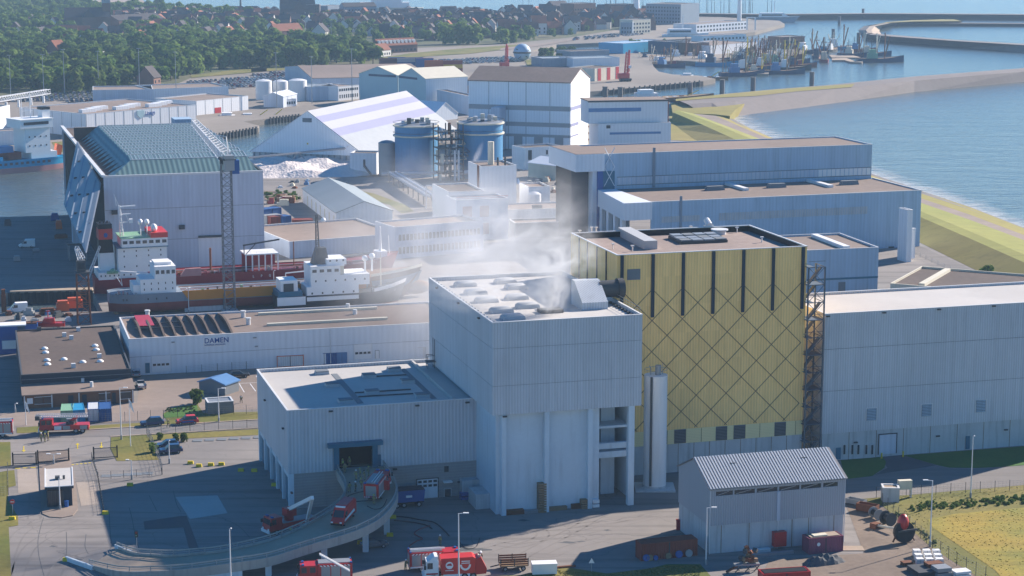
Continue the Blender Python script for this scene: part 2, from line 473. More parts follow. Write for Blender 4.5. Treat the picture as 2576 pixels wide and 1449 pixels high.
# patched asphalt in the loading yard
ground_mat('yard_light',(.43,.41,.39),(.37,.355,.34),.2,.2)
sheet('asphalt_patch',Zp(zH,[(1300,955),(1640,905),(1690,905),(1800,1200),(1715,1210),(1660,1010),(1310,1030)]),'asphalt_dark',.015,'dark T shaped asphalt patch in the loading yard','patch')
sheet('asphalt_patch',Zp(zH,[(1590,735),(1970,720),(2060,880),(1720,935)]),'yard_light',.03,'light square concrete patch in the loading yard','patch')
ground_mat('yard_lane',(.36,.30,.25),(.32,.27,.23),.2,.1)
sheet('lane_slab',Zp(zH,[(155,480),(325,475),(350,680),(165,700)]),'yard_lane',.02,'tan weighbridge slab left of the gatehouse','slab')
sheet('lane_slab',Zp(zH,[(690,600),(850,590),(900,800),(735,815)]),'yard_lane',.02,'tan weighbridge slab between gatehouse and fence','slab')
# yard behind shipyard office, parking with bays
sheet('pavers',[(-200,1035),(345,1014),(353,945),(655,925),(655,1030),(412,1035),(404,1056),(216,1066),(-200,1085)],'pavers',.012,'brown brick paved yard before the shipyard office','paving')
for a,b in(((2170,940),(2190,975)),((2310,1000),(2360,1085)),((2415,1000),(2470,1075)),((2310,1000),(2500,990)),((2475,925),(2490,950))):
    p,q=at(*zJ(*a)),at(*zJ(*b));n=Vector((-(q-p).y,(q-p).x,0)).normalized()*.09
    MB().quad(p-n+Vector((0,0,.02)),q-n+Vector((0,0,.02)),q+n+Vector((0,0,.02)),p+n+Vector((0,0,.02))).build('bay_marking',mt['white'],kind='structure')
# works lawn, service road, field
sheet('grass',Zp(zG,[(395,326),(800,296),(835,340),(820,400),(700,482),(440,512)]),'grass_green',.05,'shaded green lawn corner behind the small shed','grass','stuff')
sheet('grass',Zp(zG,[(1000,280),(2600,160),(2600,345),(1900,395),(1700,403),(1450,400),(1330,375)]),'grass_green',.05,'green lawn in front of the long grey hall','grass','stuff')
sheet('service_road',Zp(zG,[(430,520),(840,450),(1330,380),(1500,410),(1700,412),(2700,345),(2700,520),(1500,625),(440,715)]),'asphalt',.03,'grey service road past the lawn','road')
sheet('apron',Zp(zG,[(770,300),(980,272),(1330,375),(700,480),(850,400)]),'asphalt_dark',.02,'dark apron before the roller door of the long hall','apron')
sheet('dirt',Zp(zG,[(440,745),(560,735),(800,780),(1300,1190),(1790,1480),(1790,1700),(-500,1700),(-300,1300),(150,1260),(620,1230)]),'dirt',.02,'dirt yard behind the small shed','dirt','stuff')
sheet('grass',Zp(zG,[(500,712),(2700,525),(2700,1900),(1900,1900),(1740,1470),(1290,1185),(800,770)]),'grass',.04,'grass field beside the wire fence','grass','stuff')
sheet('hay_field',Zp(zG,[(1240,905),(1500,850),(2700,740),(2700,1900),(2300,1900),(1900,1400),(1290,985)]),'hay',.07,'mown yellow hay field in the corner','field','stuff')
sheet('grass',Zp(zE,[(800,1449),(1180,1435),(1480,1375),(1640,1365),(2000,1420),(2420,1370),(2576,1330),(2900,1330),(3050,1500),(2000,1800),(800,1800)]),'grass',.045,'dry grass strip before the red container','grass','stuff')

# --- sea dike, lofted along the shore
def strip(name,lines,m,label,cat='dike'):
    rows=[]
    for pts,z in lines:rows.append([at(x,y,z)for x,y in pts])
    b=MB().loft(rows)
    return b.build(name,mt[m],kind='structure',label=label,cat=cat)
SH=[(1845,303),(1885,325),(1945,351),(2105,409),(2280,472),(2440,524),(2576,577),(2900,708),(3300,880)]
PO=[(1800,291),(1860,317),(1925,345),(2090,411),(2279,486),(2440,540),(2576,591),(2900,722),(3300,895)]
PI=[(1745,286),(1835,320),(1905,347),(2080,418),(2279,497),(2440,553),(2576,604),(2900,738),(3300,914)]
CR=[(1704,277),(1795,310),(1870,341),(2040,416),(2281,517),(2440,582),(2576,640),(2900,775),(3300,960)]
CI=[(1694,283),(1770,315),(1830,342),(2000,418),(2285,533),(2440,600),(2576,660),(2900,800),(3300,990)]
TO=[(1688,305),(1710,325),(1745,350),(1930,440),(2300,603),(2440,672),(2576,737),(2900,900),(3300,1110)]
strip('dike',[(TO,.05),(CI,3.6)],'dike_grass','brown grass landward slope of the sea dike')
strip('dike',[(CI,3.6),(CR,3.9),(PI,2.3)],'dike_lush','bright green grass crest of the sea dike')
strip('path',[(PI,2.29),(PO,2.0)],'pavers','paved path along the seaward side of the dike','path')
strip('dike',[(PO,2.01),([(x,y-2.5)for x,y in SH],-.9)],'dike_grass','rough seaward edge of the dike')
strip('dike',[([(x,y-2.5)for x,y in SH],-.91),([(x-3,y-6)for x,y in SH],-4)],'stone_dark','dark stone toe of the dike in the surf')
RD=[(2200,574),(2302,624),(2440,688),(2576,750),(2900,910)]
MB().loft([[at(x-16,y+6.5,.04)for x,y in RD],[at(x+14,y-5.5,.04)for x,y in RD]]).build('dike_road',mt['asphalt'],kind='structure',label='narrow road along the foot of the dike',cat='road')
# surf
rows=[[at(x-6,y-2,WL+.12)for x,y in SH],[at(x+18,y-14,WL+.12)for x,y in SH],[at(x+48,y-36,WL+.12)for x,y in SH]]
fo=MB().loft(rows).build('surf_foam',mt['foam'],kind='stuff',label='white surf along the foot of the dike',cat='surf')
ea=fo.data.attributes.new('edge','FLOAT','POINT')
ea.data.foreach_set('value',[.30]*len(SH)+[.10]*len(SH)+[-.25]*len(SH))

# --- breakwaters
def dam(name,near,far,top_n,top_f,zt,mats,label):
    t=thing(name,label,'breakwater')
    MB().loft([[at(x,y,WL-1)for x,y in near],[at(x,y,zt)for x,y in top_n]]).build('slope',mt[mats[0]],t)
    MB().loft([[at(x,y,zt)for x,y in top_n],[at(x,y,zt)for x,y in top_f],[at(x,y,WL-1)for x,y in far]]).build('crest',mt[mats[1]],t)
    return t
dam('breakwater',[(1790,300),(1850,300),(1900,292),(2000,279),(2100,265),(2300,236),(2576,210),(2900,183)],
    [(1690,250),(1760,243),(1830,235),(1950,224),(2100,212),(2300,192),(2576,171),(2900,148)],
    [(1730,262),(1790,258),(1850,252),(1960,239),(2100,224),(2300,203),(2576,180),(2900,155)],
    [(1700,250),(1765,244),(1835,236),(1955,225),(2100,212.5),(2300,193),(2576,172),(2900,149)],3.4,('paving_stone','paving_stone'),'wide stone paved breakwater reaching into the sea')
MB().prism(pxpoly([(1688,260),(1760,250),(1850,241),(1890,240),(1872,262),(1850,276),(1836,292),(1800,288),(1745,286),(1692,284)],1.5),-3,1.55).build('dike',mt['dike_grass'],kind='structure',label='yellow green grass cap where breakwater meets dike',cat='dike')
strip('dike',[([(1700,254),(1800,246),(1902,241),(2000,230),(2142,219)],3.6),([(1700,249),(1800,239),(1902,229),(2000,221),(2150,211)],3.9)],'dike_grass','yellow grass along the breakwater crest')
dam('breakwater',[(2162,84),(2172,96),(2240,106),(2400,120),(2576,136),(2900,160)],[(2212,88),(2225,88),(2260,92),(2400,105),(2576,116),(2900,135)],
    [(2176,83),(2190,87),(2245,92),(2400,103),(2576,113.5),(2900,131)],[(2180,82),(2195,84),(2248,88),(2400,100),(2576,110),(2900,128)],3.0,('stone_dark','paving_stone'),'dark stone harbour mole with rounded head')
dam('breakwater',[(2160,86),(2156,76),(2170,66),(2222,58)],[(2222,88),(2215,78),(2222,68),(2260,60)],[(2185,85),(2178,76),(2188,66),(2232,58)],[(2196,85),(2192,76),(2200,66),(2240,58)],3.0,('paving_stone','concrete_deck'),'striped stone head linking the two moles')
dam('breakwater',[(2170,66),(2222,60),(2290,58),(2420,56)],[(2230,55),(2300,50),(2400,47),(2430,52)],[(2190,63),(2235,57),(2300,54),(2418,53)],[(2225,57),(2250,55),(2310,51),(2400,48.5)],2.0,('dike_grass','dike_grass'),'grass topped tongue behind the harbour mole')
dam('breakwater',[(2262,61),(2400,61.5),(2576,62.5),(2900,64)],[(2262,56),(2400,56.5),(2576,57.5),(2900,59)],[(2266,58),(2400,58.5),(2576,59.5),(2900,61)],[(2266,57),(2400,57.5),(2576,58.5),(2900,60)],.2,('stone_dark','stone_dark'),'low dark training wall behind the mole')
dam('breakwater',[(1260,30),(1600,36),(1940,41),(2200,39),(2576,42),(3000,45)],[(1260,26),(1600,31),(1940,35),(2200,32.5),(2576,35),(3000,38)],[(1260,27.5),(1600,32.5),(1940,36.5),(2200,34.5),(2576,37),(3000,40)],[(1260,26.5),(1600,31.3),(1940,35.3),(2200,33),(2576,35.4),(3000,38.4)],3.2,('stone_dark','paving_stone'),'long low outer dam along the horizon')
ground_mat('beach',(.32,.25,.19),(.26,.21,.17),.01,0)
sheet('beach',[(240,-10),(330,-20),(375,12),(430,19),(671,31),(800,35),(800,43),(600,36),(430,27),(300,18),(200,8)],'beach',.15,'sandy sea dike beyond the church','beach')
sheet('grass',[(380,14.5),(430,20),(671,32),(800,36),(1000,35),(1000,41),(800,43),(640,38),(520,32)],'dike_grass',.4,'green dike beyond the town','grass','stuff')
# ================= building helper =================
class B_:
    # a rectangular building: root Empty at its front left corner, local x along the front, local y to the back
    def __init__(s,name,label,cat,FL,FR,h,BL=None,L=None,Dp=None,ang=None,zb=0.0,group=None):
        p0=at(*FL,h)
        if ang is None:
            p1=at(*FR,h);ang=math.atan2(p1.y-p0.y,p1.x-p0.x)
        else:ang=R(ang)
        s.ax=Vector((math.cos(ang),math.sin(ang),0));s.ay=Vector((-math.sin(ang),math.cos(ang),0))
        if L is None:L=s._len(p0,s.ax,FR[0])
        if Dp is None:Dp=abs(s._len(p0,s.ay,None,BL[1]))
        s.L,s.D,s.h,s.ang=L,Dp,h,ang
        s.p=Vector((p0.x,p0.y,zb));s.zb=zb
        s.root=thing(name,label,cat,s.p,ang,group)if name else None
    def _len(s,p0,d,xt=None,yt=None):
        lo,hi=0.0,600.0
        def pr(q):
            q=q-Vector((0,0,HC));w=q.y*CT-q.z*ST;u=q.y*ST+q.z*CT
            return(1288+FPX*q.x/w,724.5-FPX*u/w)
        f0=pr(p0)
        for _ in range(50):
            m=(lo+hi)/2;q=pr(p0+d*m)
            if xt is not None:ok=abs(q[0]-f0[0])<abs(xt-f0[0])
            else:ok=abs(q[1]-f0[1])<abs(yt-f0[1])
            if ok:lo=m
            else:hi=m
        return m
    def F(s,x,y,v=0.0):  # photo point -> (u, z) on the front (or a plane v metres behind it)
        d=ray(x,y);o=s.p+s.ay*v
        t=(o-Vector((0,0,HC))).dot(s.ay)/d.dot(s.ay)
        q=Vector((0,0,HC))+d*t
        return(q-s.p).dot(s.ax),q.z-s.zb
    def S(s,x,y,u=0.0):  # photo point -> (v, z) on the left side
        d=ray(x,y);o=s.p+s.ax*u
        t=(o-Vector((0,0,HC))).dot(s.ax)/d.dot(s.ax)
        q=Vector((0,0,HC))+d*t
        return(q-s.p).dot(s.ay),q.z-s.zb
    def T(s,x,y,z=None):  # photo point -> (u, v) at height z
        q=at(x,y,(s.h if z is None else z)+s.zb)
        return(q-s.p).dot(s.ax),(q-s.p).dot(s.ay)
    def part(s,name,mb,m,parent=None,label=None,smooth=False):
        ms=[mt[k]for k in m]if isinstance(m,(list,tuple))else mt[m]
        o=mb.build(name,ms,parent or s.root,smooth=smooth)
        if label:o['label']=label
        return o
    def shell(s,z0,z1,m,t=.25,name='wall',u0=0,u1=None,v0=0,v1=None,sides='flbr',front_holes=()):
        # four wall slabs butted end to end
        u1=s.L if u1 is None else u1;v1=s.D if v1 is None else v1
        if 'f' in sides:
            b=MB()
            if not front_holes:b.box(u0,u1,v0,v0+t,z0,z1)
            else:
                xs=u0
                for a,c,za,zc in sorted(front_holes):
                    b.box(xs,a,v0,v0+t,z0,z1)
                    if za>z0+.01:b.box(a,c,v0,v0+t,z0,za)
                    if zc<z1-.01:b.box(a,c,v0,v0+t,zc,z1)
                    xs=c
                b.box(xs,u1,v0,v0+t,z0,z1)
            s.part(name,b,m)
        if 'b' in sides:s.part(name,MB().box(u0,u1,v1-t,v1,z0,z1),m)
        if 'l' in sides:s.part(name,MB().box(u0,u0+t,v0+t+.002,v1-t-.002,z0,z1),m)
        if 'r' in sides:s.part(name,MB().box(u1-t,u1,v0+t+.002,v1-t-.002,z0,z1),m)
    def roof(s,z,m,par=.5,pm_='trim',t=.3,u0=0,u1=None,v0=0,v1=None,sub=.5):
        u1=s.L if u1 is None else u1;v1=s.D if v1 is None else v1
        r=s.part('roof',MB().box(u0+t+.01,u1-t-.01,v0+t+.01,v1-t-.01,z-sub-.3,z-sub),m)
        for q in(MB().box(u0-.06,u1+.06,v0-.06,v0+t,z,z+.14),MB().box(u0-.06,u1+.06,v1-t,v1+.06,z,z+.14),
                  MB().box(u0-.06,u0+t,v0+t+.002,v1-t-.002,z,z+.14),MB().box(u1-t,u1+.06,v0+t+.002,v1-t-.002,z,z+.14)):
            s.part('coping',q,pm_,r)
        return r
    def win(s,r,m='glass',frame='trim',name='window',depth=.06,fw=.12):
        # r = photo rectangle (x0,y0,x1,y1) on the front
        u0,za=s.F(r[0],r[3]);u1,zc=s.F(r[2],r[1])
        za=max(za,.05)
        o=s.part(name,MB().box(u0,u1,-depth,-.005,za,zc),m)
        if frame:
            b=MB().box(u0-fw,u1+fw,-depth-.03,-.004,zc,zc+fw).box(u0-fw,u0,-depth-.03,-.004,za,zc).box(u1,u1+fw,-depth-.03,-.004,za,zc)
            s.part('frame',b,frame,o)
        return o
    def blind(s,pos,m='trim_dark'):  # small wall lamps, photo points on the front
        for x,y in pos:
            u,z=s.F(x,y);s.part('wall_light',MB().box(u-.35,u+.35,-.35,-.01,z-.12,z+.12),m)

def skylight(b,u,v,z,w,d,hh,parent,mats=('strip_grey','membrane_grey'),name='skylight'):
    k=b.part(name,MB().hexa([(u-w/2,v-d/2,z),(u+w/2,v-d/2,z),(u+w/2,v+d/2,z),(u-w/2,v+d/2,z)],
                               [(u-w/2+.15,v-d/2+.15,z+hh),(u+w/2-.15,v-d/2+.15,z+hh),(u+w/2-.15,v+d/2-.15,z+hh),(u-w/2+.15,v+d/2-.15,z+hh)]),mats[1],parent)
    b.part('cover',MB().box(u-w/2+.1,u+w/2-.1,v-d/2+.1,v+d/2-.1,z+hh+.002,z+hh+.12),mats[0],k)
    return k

# ================= the works =================
# --- tipping hall (low block)
H1=17.25
b=B_('tipping_hall','low grey ribbed tipping hall with open door at the ramp top','building',zA(295,612),zA(1940,515),H1,zA(40,250),L=33.2,ang=16)
TIP=b
u0,zd0=b.F(*zA(750,1110));u1,zd1=b.F(*zA(1040,905));zd0=6.4
zc=b.F(*zA(320,1165))[1]  # foot of the cladding
b.shell(zc,H1,'clad_low',front_holes=[(u0,u1,zc,zd1)])
b.shell(0,zc-.004,'block',t=.6,v0=.12,u0=.12,sides='fbr',front_holes=[(u0,u1,zd0,zc)])
b.part('door_frame',MB().box(u0-.9,u0,-.5,.3,zd0,zd1+.1).box(u1,u1+.9,-.5,.3,zd0,zd1+.1).box(u0-2.0,u1+1.7,-1.1,.3,zd1+.1,zd1+.85),'teal')
b.part('hall_floor',MB().box(1,b.L-1,.8,b.D-1,5.9,6.38),'hall_gloom')  # floor coloured near-black for the shade indoors
b.part('gloom_screen',MB().box(u0-6,u0-5.8,.8,24,6.4,15.5).box(u1+6,u1+6.2,.8,24,6.4,15.5).box(u0-6,u1+6.2,24,24.3,6.4,15.5).box(u0-6,u1+6.2,.8,24.3,15.2,15.4),'hall_gloom')  # near-black screens stand in for the gloom behind the doorway
a0,za0=b.F(*zA(1070,1130));a1,za1=b.F(*zA(1117,990))
b.part('side_door',MB().box(a0,a1,-.12,-.01,6.45,za1),'teal')
for i,(xa,ya,xc,yc)in enumerate([(1438,1395,1615,1200)]):
    ww=b.win((*zA(xa,yc),*zA(xc,ya)),'clad_pale','trim_dark','roller_door',.05,.18)
    uu0,zz0=b.F(*zA(1438,1395));uu1,zz1=b.F(*zA(1615,1200))
    for k in range(4):
        for j in range(2):
            cx=uu0+(uu1-uu0)*(.125+.25*k);cz=2.1+j*.75
            b.part('pane',MB().box(cx-.32,cx+.32,-.1,-.052,cz,cz+.42),'glass',ww)
b.win((*zA(1675,1290),*zA(1730,1385)),'trim_dark','trim','door',.05,.1)
b.part('door_canopy',MB().box(*[b.F(*zA(1660,1265))[0],b.F(*zA(1735,1265))[0]],-1.0,.05,2.75,2.95),'white')
b.part('louvre',MB().box(*[b.F(*zA(1675,1150))[0],b.F(*zA(1712,1150))[0]],.03,.11,b.F(*zA(1690,1145))[1],b.F(*zA(1690,1095))[1]),'trim_dark')
b.blind([zA(677,611),zA(1435,561),zA(1874,534),zA(1240,1118),zA(1805,1230)])
for x,y in((107,515),(268,762),(345,1326)):
    v,z=b.S(*zA(x,y));b.part('wall_light',MB().box(-.35,-.01,v-.35,v+.35,z-.12,z+.12),'trim_dark')
rf=b.roof(H1,'membrane',sub=.45)
zr=H1-.45
for x,y in((600,285),(690,392),(808,535),(1012,312),(1040,455),(1232,255),(1350,360),(1478,485)):
    u,v=b.T(*zA(x,y),zr);skylight(b,u,v,zr,2.6,1.9,.55,rf)
for(xa,ya),(xb,yb),w in(((712,285),(935,545),1.1),((1318,240),(1570,505),1.0)):
    ua,va=b.T(*zA(xa,ya),zr);ub,vb=b.T(*zA(xb,yb),zr)
    b.part('roof_walkway',MB().box((ua+ub)/2-w/2,(ua+ub)/2+w/2,min(va,vb),max(va,vb),zr+.004,zr+.05),'strip_grey',rf)
ua,va=b.T(*zA(1395,180),zr);ub,vb=b.T(*zA(1735,515),zr)
b.part('roof_upstand',MB().box((ua+ub)/2-.2,(ua+ub)/2+.2,max(.4,min(va,vb)),max(va,vb),zr+.003,zr+.5),'membrane',rf)
for(xa,ya),(xb,yb)in(((890,455),(1380,425)),((920,490),(1400,462)),((1080,310),(1340,297))):
    ua,va=b.T(*zA(xa,ya),zr);ub,vb=b.T(*zA(xb,yb),zr)
    b.part('cable_tray',MB().bar((ua,va,zr+.12),(ub,vb,zr+.12),.3,.18),'steel_dark',rf)
# dock doors on the left side between pillars
for k,(xa,xb)in enumerate(((118,150),(150,190),(190,235),(235,280),(280,318))):
    pass
nb=5
for k in range(nb+1):
    v=.35+(b.D-.8)*k/nb
    b.part('pillar',MB().box(.05,.95,v-.3,v+.5,0,zc-.004),'concrete_pale')
for k in range(nb):
    v=.9+(b.D-.8)*k/nb
    b.part('dock_door',MB().box(.55,.75,v,v+(b.D-.8)/nb-1.0,.02,5.0),'teal')
b.part('dock_beam',MB().box(.3,.9,.75,b.D-.75,5.02,zc-.01),'concrete_pale')

# --- bunker hall (tall block)
H2=33.3
b=B_('bunker_hall','tall grey ribbed bunker hall with smoking flat roof','building',zB(693,543),zB(2008,465),H2,zB(147,148),ang=16)
BUN=b
z2a=b.F(*zB(697,1352))[1]
j1,j2=b.F(*zB(700,768))[1],b.F(*zB(700,1098))[1]
for zz0,zz1 in((z2a,j2-.03),(j2+.03,j1-.03),(j1+.03,H2)):
    b.shell(zz0,zz1,'clad',name='cladding_panel')
b.shell(z2a+.1,H2-.2,'strip_grey',t=.1,u0=.08,v0=.08,u1=b.L-.08,v1=b.D-.08,name='wall_core')
b.part('soffit',MB().box(.3,b.L-.3,.3,b.D-.3,z2a+.1,z2a+.4),'concrete_pale')
# concrete base: wall set back, with pillars
setb=1.3
xr=b.F(*zE(1945,400))[0]
b.part('base_wall',MB().box(.9,xr,setb,setb+.5,0,z2a+.08),'concrete_pale')
b.part('base_wall',MB().box(.9,1.4,setb+.502,b.D-1,0,z2a+.08),'concrete_pale')
b.part('base_wall',MB().box(xr-.5,xr,setb+.502,14,0,z2a+.08),'concrete_pale')
for xa,xb in((985,1015),(1400,1440),(1818,1857),(2205,2262)):
    ua=b.F(*zE(xa,600))[0];ub=b.F(*zE(xb,600))[0]
    b.part('pillar',MB().box(ua,max(ub,ua+.8),.15,setb-.003 if xa<2000 else 1.2,0,z2a-.004),'concrete_pale')
ua=b.F(*zE(2108,500))[0];ub=b.F(*zE(2200,500))[0]
b.part('pillar',MB().box(ua-.5,ub+.3,8,9,0,z2a+.08),'concrete_pale')
for ya,yb in((150,205),(232,290)):
    zq0,zq1=b.F(*zE(2050,yb),4)[1],b.F(*zE(2050,ya),4)[1]
    b.part('floor_beam',MB().box(xr+.01,b.L-.6,3.6,4.4,zq0,zq1),'concrete_pale')
b.part('base_wall',MB().box(b.L-.55,b.L-.15,4.6,b.D-1,0,z2a+.08),'concrete_pale')
b.part('inner_wall',MB().box(xr+.01,b.L-.4,13,13.4,0,z2a+.08),'concrete')
for z in(8.6,13.2):
    b.part('mezzanine',MB().box(xr+.01,b.L-.6,4.41,12.9,z-.4,z),'concrete_pale')
b.part('inner_window',MB().box(xr+1.0,xr+3.2,12.9,12.99,14.2,17.0),'glass')
b.part('inner_window',MB().box(xr+1.0,xr+2.6,12.9,12.99,1,6.5),'glass')
b.part('inlet_box',MB().box(-2.2,.88,12,15,0,3.2),'concrete')
b.part('inlet_box',MB().box(-1.6,.88,5,10,0,2.6),'concrete')
rf=b.roof(H2,'membrane',sub=.55)
zr=H2-.55
for x,y in((455,215),(545,285),(640,355),(770,445),(870,505),(805,190),(905,330),(1000,405),(900,240)):
    u,v=b.T(*zB(x,y),zr)
    k=b.part('dome_skylight',MB().loft([[(u-2+a*.0,v-1.2,zr),(u+2,v-1.2,zr),(u+2,v+1.2,zr),(u-2,v+1.2,zr)]if a==0 else
                 [(u-2+a,v-1.2+a,zr+h_),(u+2-a,v-1.2+a,zr+h_),(u+2-a,v+1.2-a,zr+h_),(u-2+a,v+1.2-a,zr+h_)]for a,h_ in((0,0),(.1,.5),(.45,.85),(.9,1.0))],close=True,caps=True),'membrane_grey',rf,smooth=True)  # dome colour greyed to imitate the smoke veil over them
u,v=b.T(*zB(1200,445),zr)
b.part('smoke_hatch',MB().box(u-2,u+2,v-1.2,v+1.2,zr,zr+.6),'steel_dark',rf,'open dark smoke hatch')
for k in range(22):
    t_=k/21;u,v=.9,1.2+(b.D-2.4)*t_
    b.part('ballast_block',MB().box(u-.25,u+.25,v-.3,v+.3,zr+.002,zr+.35),'concrete',rf)
for k in range(9):
    v=1.2+k*1.6
    b.part('ballast_block',MB().box(b.L-1.2,b.L-.7,v-.3,v+.3,zr+.002,zr+.35),'steel_dark',rf)
ua,va=b.T(*zB(1480,430),zr);ub,vb=b.T(*zB(1700,415),zr)
w_=ub-ua;hz=4.4
hood=b.part('vent_hood',MB().extr([(va,zr),(va+6.2,zr),(va+6.2,zr+hz),(va+4.6,zr+hz),(va,zr+1.3)],'x',ua,ub),'clad',rf,'sloping ribbed metal hood with round duct')
b.part('duct',MB().cyl((ub-.3,va+4.6,zr+2.7),(ub+3.2,va+4.6,zr+2.7),1.5,20).cyl((ub+3.2,va+4.6,zr+2.7),(ub+4.3,va+4.6,zr+2.7),1.75,20),'steel_dark',hood,smooth=True)
b.part('roof_rail',MB().tube([(b.L-.1,1,H2+.15),(b.L-.1,1,H2+1.2),(b.L-.1,15,H2+1.2),(b.L-.1,15,H2+.15)],.04).tube([(b.L-.1,1,H2+.7),(b.L-.1,15,H2+.7)],.03),'steel',rf)
b.blind([zB(800,1358)])
for x,y in((212,232),(402,366),(580,496)):
    v,z=b.S(*zB(x,y));b.part('wall_light',MB().box(-.35,-.01,v-.35,v+.35,z-.12,z+.12),'trim_dark')
# roof access ladder between the halls
v,z=b.S(*zB(190,880));
b.part('access_cage',MB().tube([(-.3,v-.9,H1),(-.3,v-.9,H1+5.5)],.06).tube([(-.3,v+.3,H1),(-.3,v+.3,H1+5.5)],.06).tube([(-1.6,v-.9,H1),(-1.6,v-.9,H1+2.4),(-.3,v-.9,H1+2.4)],.06).tube([(-1.6,v+.3,H1),(-1.6,v+.3,H1+2.4),(-.3,v+.3,H1+2.4)],.06).box(-1.8,-.1,v-1.2,v+.6,H1+1.2,H1+1.3),'steel_dark')

# --- boiler house (yellow)
H3=40.6
b=B_('boiler_house','tall yellow boiler house with dark diamond pattern and fins','building',zK(550,1232),zK(2388,1145),H3,zK(105,1018),ang=16)
BOI=b
zy0=b.F(*zC(1385,1190))[1];zy1=b.F(*zC(1385,1300))[1]
b.shell(0,zy1-.006,'concrete',t=.5,v0=.15,u0=.1)
for k in range(1,12):b.part('wall_joint',MB().box(k*b.L/12-.04,k*b.L/12+.04,.11,.149,0,zy1-.01),'joint')
b.shell(zy1,zy0-.006,'yellow_pale',t=.3,v0=.06,u0=.05)
b.shell(zy0,H3,'yellow',t=.35)
for x0,x1 in((240,317),(370,458),(692,780),(830,918),(1147,1235)):
    ua,ub=b.F(*zC(x0,1300))[0],b.F(*zC(x1,1300))[0]
    k=b.part('louvre',MB().box(ua,ub,.0,.059,zy1+.05,zy0-.05),'strip_grey')
    for j in range(9):
        zz=zy1+.1+(zy0-zy1-.2)*j/9;b.part('slat',MB().box(ua+.05,ub-.05,-.06,-.002,zz,zz+.16),'steel_dark',k)
for x in(460,580,920,1033,1310):
    ua=b.F(*zC(x,1320))[0];b.part('panel_joint',MB().box(ua-.04,ua+.04,.02,.058,zy1+.05,zy0-.05),'joint')
fx=[b.F(*zK(x,1250))[0]for x in(598,897,1190,1482,1772,2060,2346)]
zf_b=b.F(*zC(668,365))[1]
for k,u in enumerate(fx):
    b.part('facade_fin',MB().box(u-.28,u+.28,-.3,-.004,zf_b,H3-.05),'navy')
# diamond joints: straight strips on a lattice hung from the fins
sp=(fx[-1]-fx[0])/6;half=sp/2
zt=b.F(*zC(680,150))[1]  # height where the diagonals start at the fins
dz=(b.F(*zC(905,135))[1]-b.F(*zC(905,375))[1])  # one diamond tall
zbot=zy0+.15
def seg(u0,z0,u1,z1):
    b.part('joint_strip',MB().bar((u0,-.03,z0),(u1,-.03,z1),.08,.16)if False else
           MB().hexa([(u0-.09,-.05,z0),(u0+.09,-.05,z0),(u0+.09,-.003,z0),(u0-.09,-.003,z0)],[(u1-.09,-.05,z1),(u1+.09,-.05,z1),(u1+.09,-.003,z1),(u1-.09,-.003,z1)]),'joint')
sl=(dz/2)/half
for k in range(-7,14):
    for s_ in(1,-1):
        ua,za=fx[max(0,min(6,k))],zt
        # lines start at fin k (or continue from beyond the sides)
        u_s=fx[0]+sp*k;z_s=zt
        u_e=u_s+s_*((z_s-zbot)/sl);z_e=zbot
        lo,hi=fx[0],fx[-1]
        def clip(u):return max(lo,min(hi,u))
        if(u_s<lo and u_e<lo)or(u_s>hi and u_e>hi):continue
        ca,cb=clip(u_s),clip(u_e)
        zc_=z_s-abs(ca-u_s)*sl;zd_=z_s-abs(cb-u_s)*sl
        if abs(ca-cb)>.1:seg(ca,zc_,cb,zd_)
ua,za=b.F(*zK(648,1480));ub,zb_=b.F(*zK(775,1360))
k=b.part('louvre',MB().box(ua,ub,-.1,-.004,za+.2,zb_),'strip_grey')
for x in(190,270,362,452):
    v=b.S(*zK(x,1150))[0]
    b.part('facade_fin',MB().box(-.2,-.004,v-.13,v+.13,25,H3-.05),'navy')
rf=b.roof(H3,'gravel_boiler',sub=1.0,pm_='trim')
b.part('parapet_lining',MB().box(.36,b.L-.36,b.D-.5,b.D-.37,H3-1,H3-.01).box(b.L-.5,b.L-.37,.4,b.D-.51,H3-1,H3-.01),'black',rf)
zr=H3-1
def rbox(P,name,m,hh,parent,dy=0):
    q=[b.T(*zK(x,y),zr)for x,y in P]
    return b.part(name,MB().hexa([(u,v,zr)for u,v in q],[(u,v,zr+hh)for u,v in q]),m,parent)
k=rbox([(815,1175),(940,1170),(680,1035),(560,1040)],'roof_duct','membrane_grey',1.6,rf)
k=rbox([(1170,1125),(1620,1105),(1480,1045),(1045,1065)],'solar_frame','steel_dark',.5,rf)
q=[b.T(*zK(x,y),zr)for x,y in((1170,1125),(1620,1105),(1480,1045),(1045,1065))]
for i in range(4):
    for j in range(3):
        def ip(s,t):
            p=[Vector((*c,0))for c in q];return p[0].lerp(p[1],s).lerp(p[3].lerp(p[2],s),t)
        c4=[ip((i+.06)/4,(j+.06)/3),ip((i+.94)/4,(j+.06)/3),ip((i+.94)/4,(j+.94)/3),ip((i+.06)/4,(j+.94)/3)]
        b.part('roof_light',MB().hexa([(p.x,p.y,zr+.51)for p in c4],[(p.x,p.y,zr+.75+.15*(j==2))for p in c4]),'steel' if(i+j)%3 else 'strip_grey',k)
u,v=b.T(*zK(1540,1025),zr)
b.part('roof_vent',MB().cyl((u,v,zr),(u,v,zr+.7),1.3,14).cyl((u,v,zr+.8),(u,v,zr+1.0),1.7,14),'trim',rf)
u,v=b.T(*zK(1435,1005),zr)
b.part('roof_vent',MB().box(u-.8,u+.8,v-.6,v+.6,zr,zr+1.4).cyl((u,v-.6,zr+1.4),(u,v+1.2,zr+2.2),.6,10),'trim',rf)
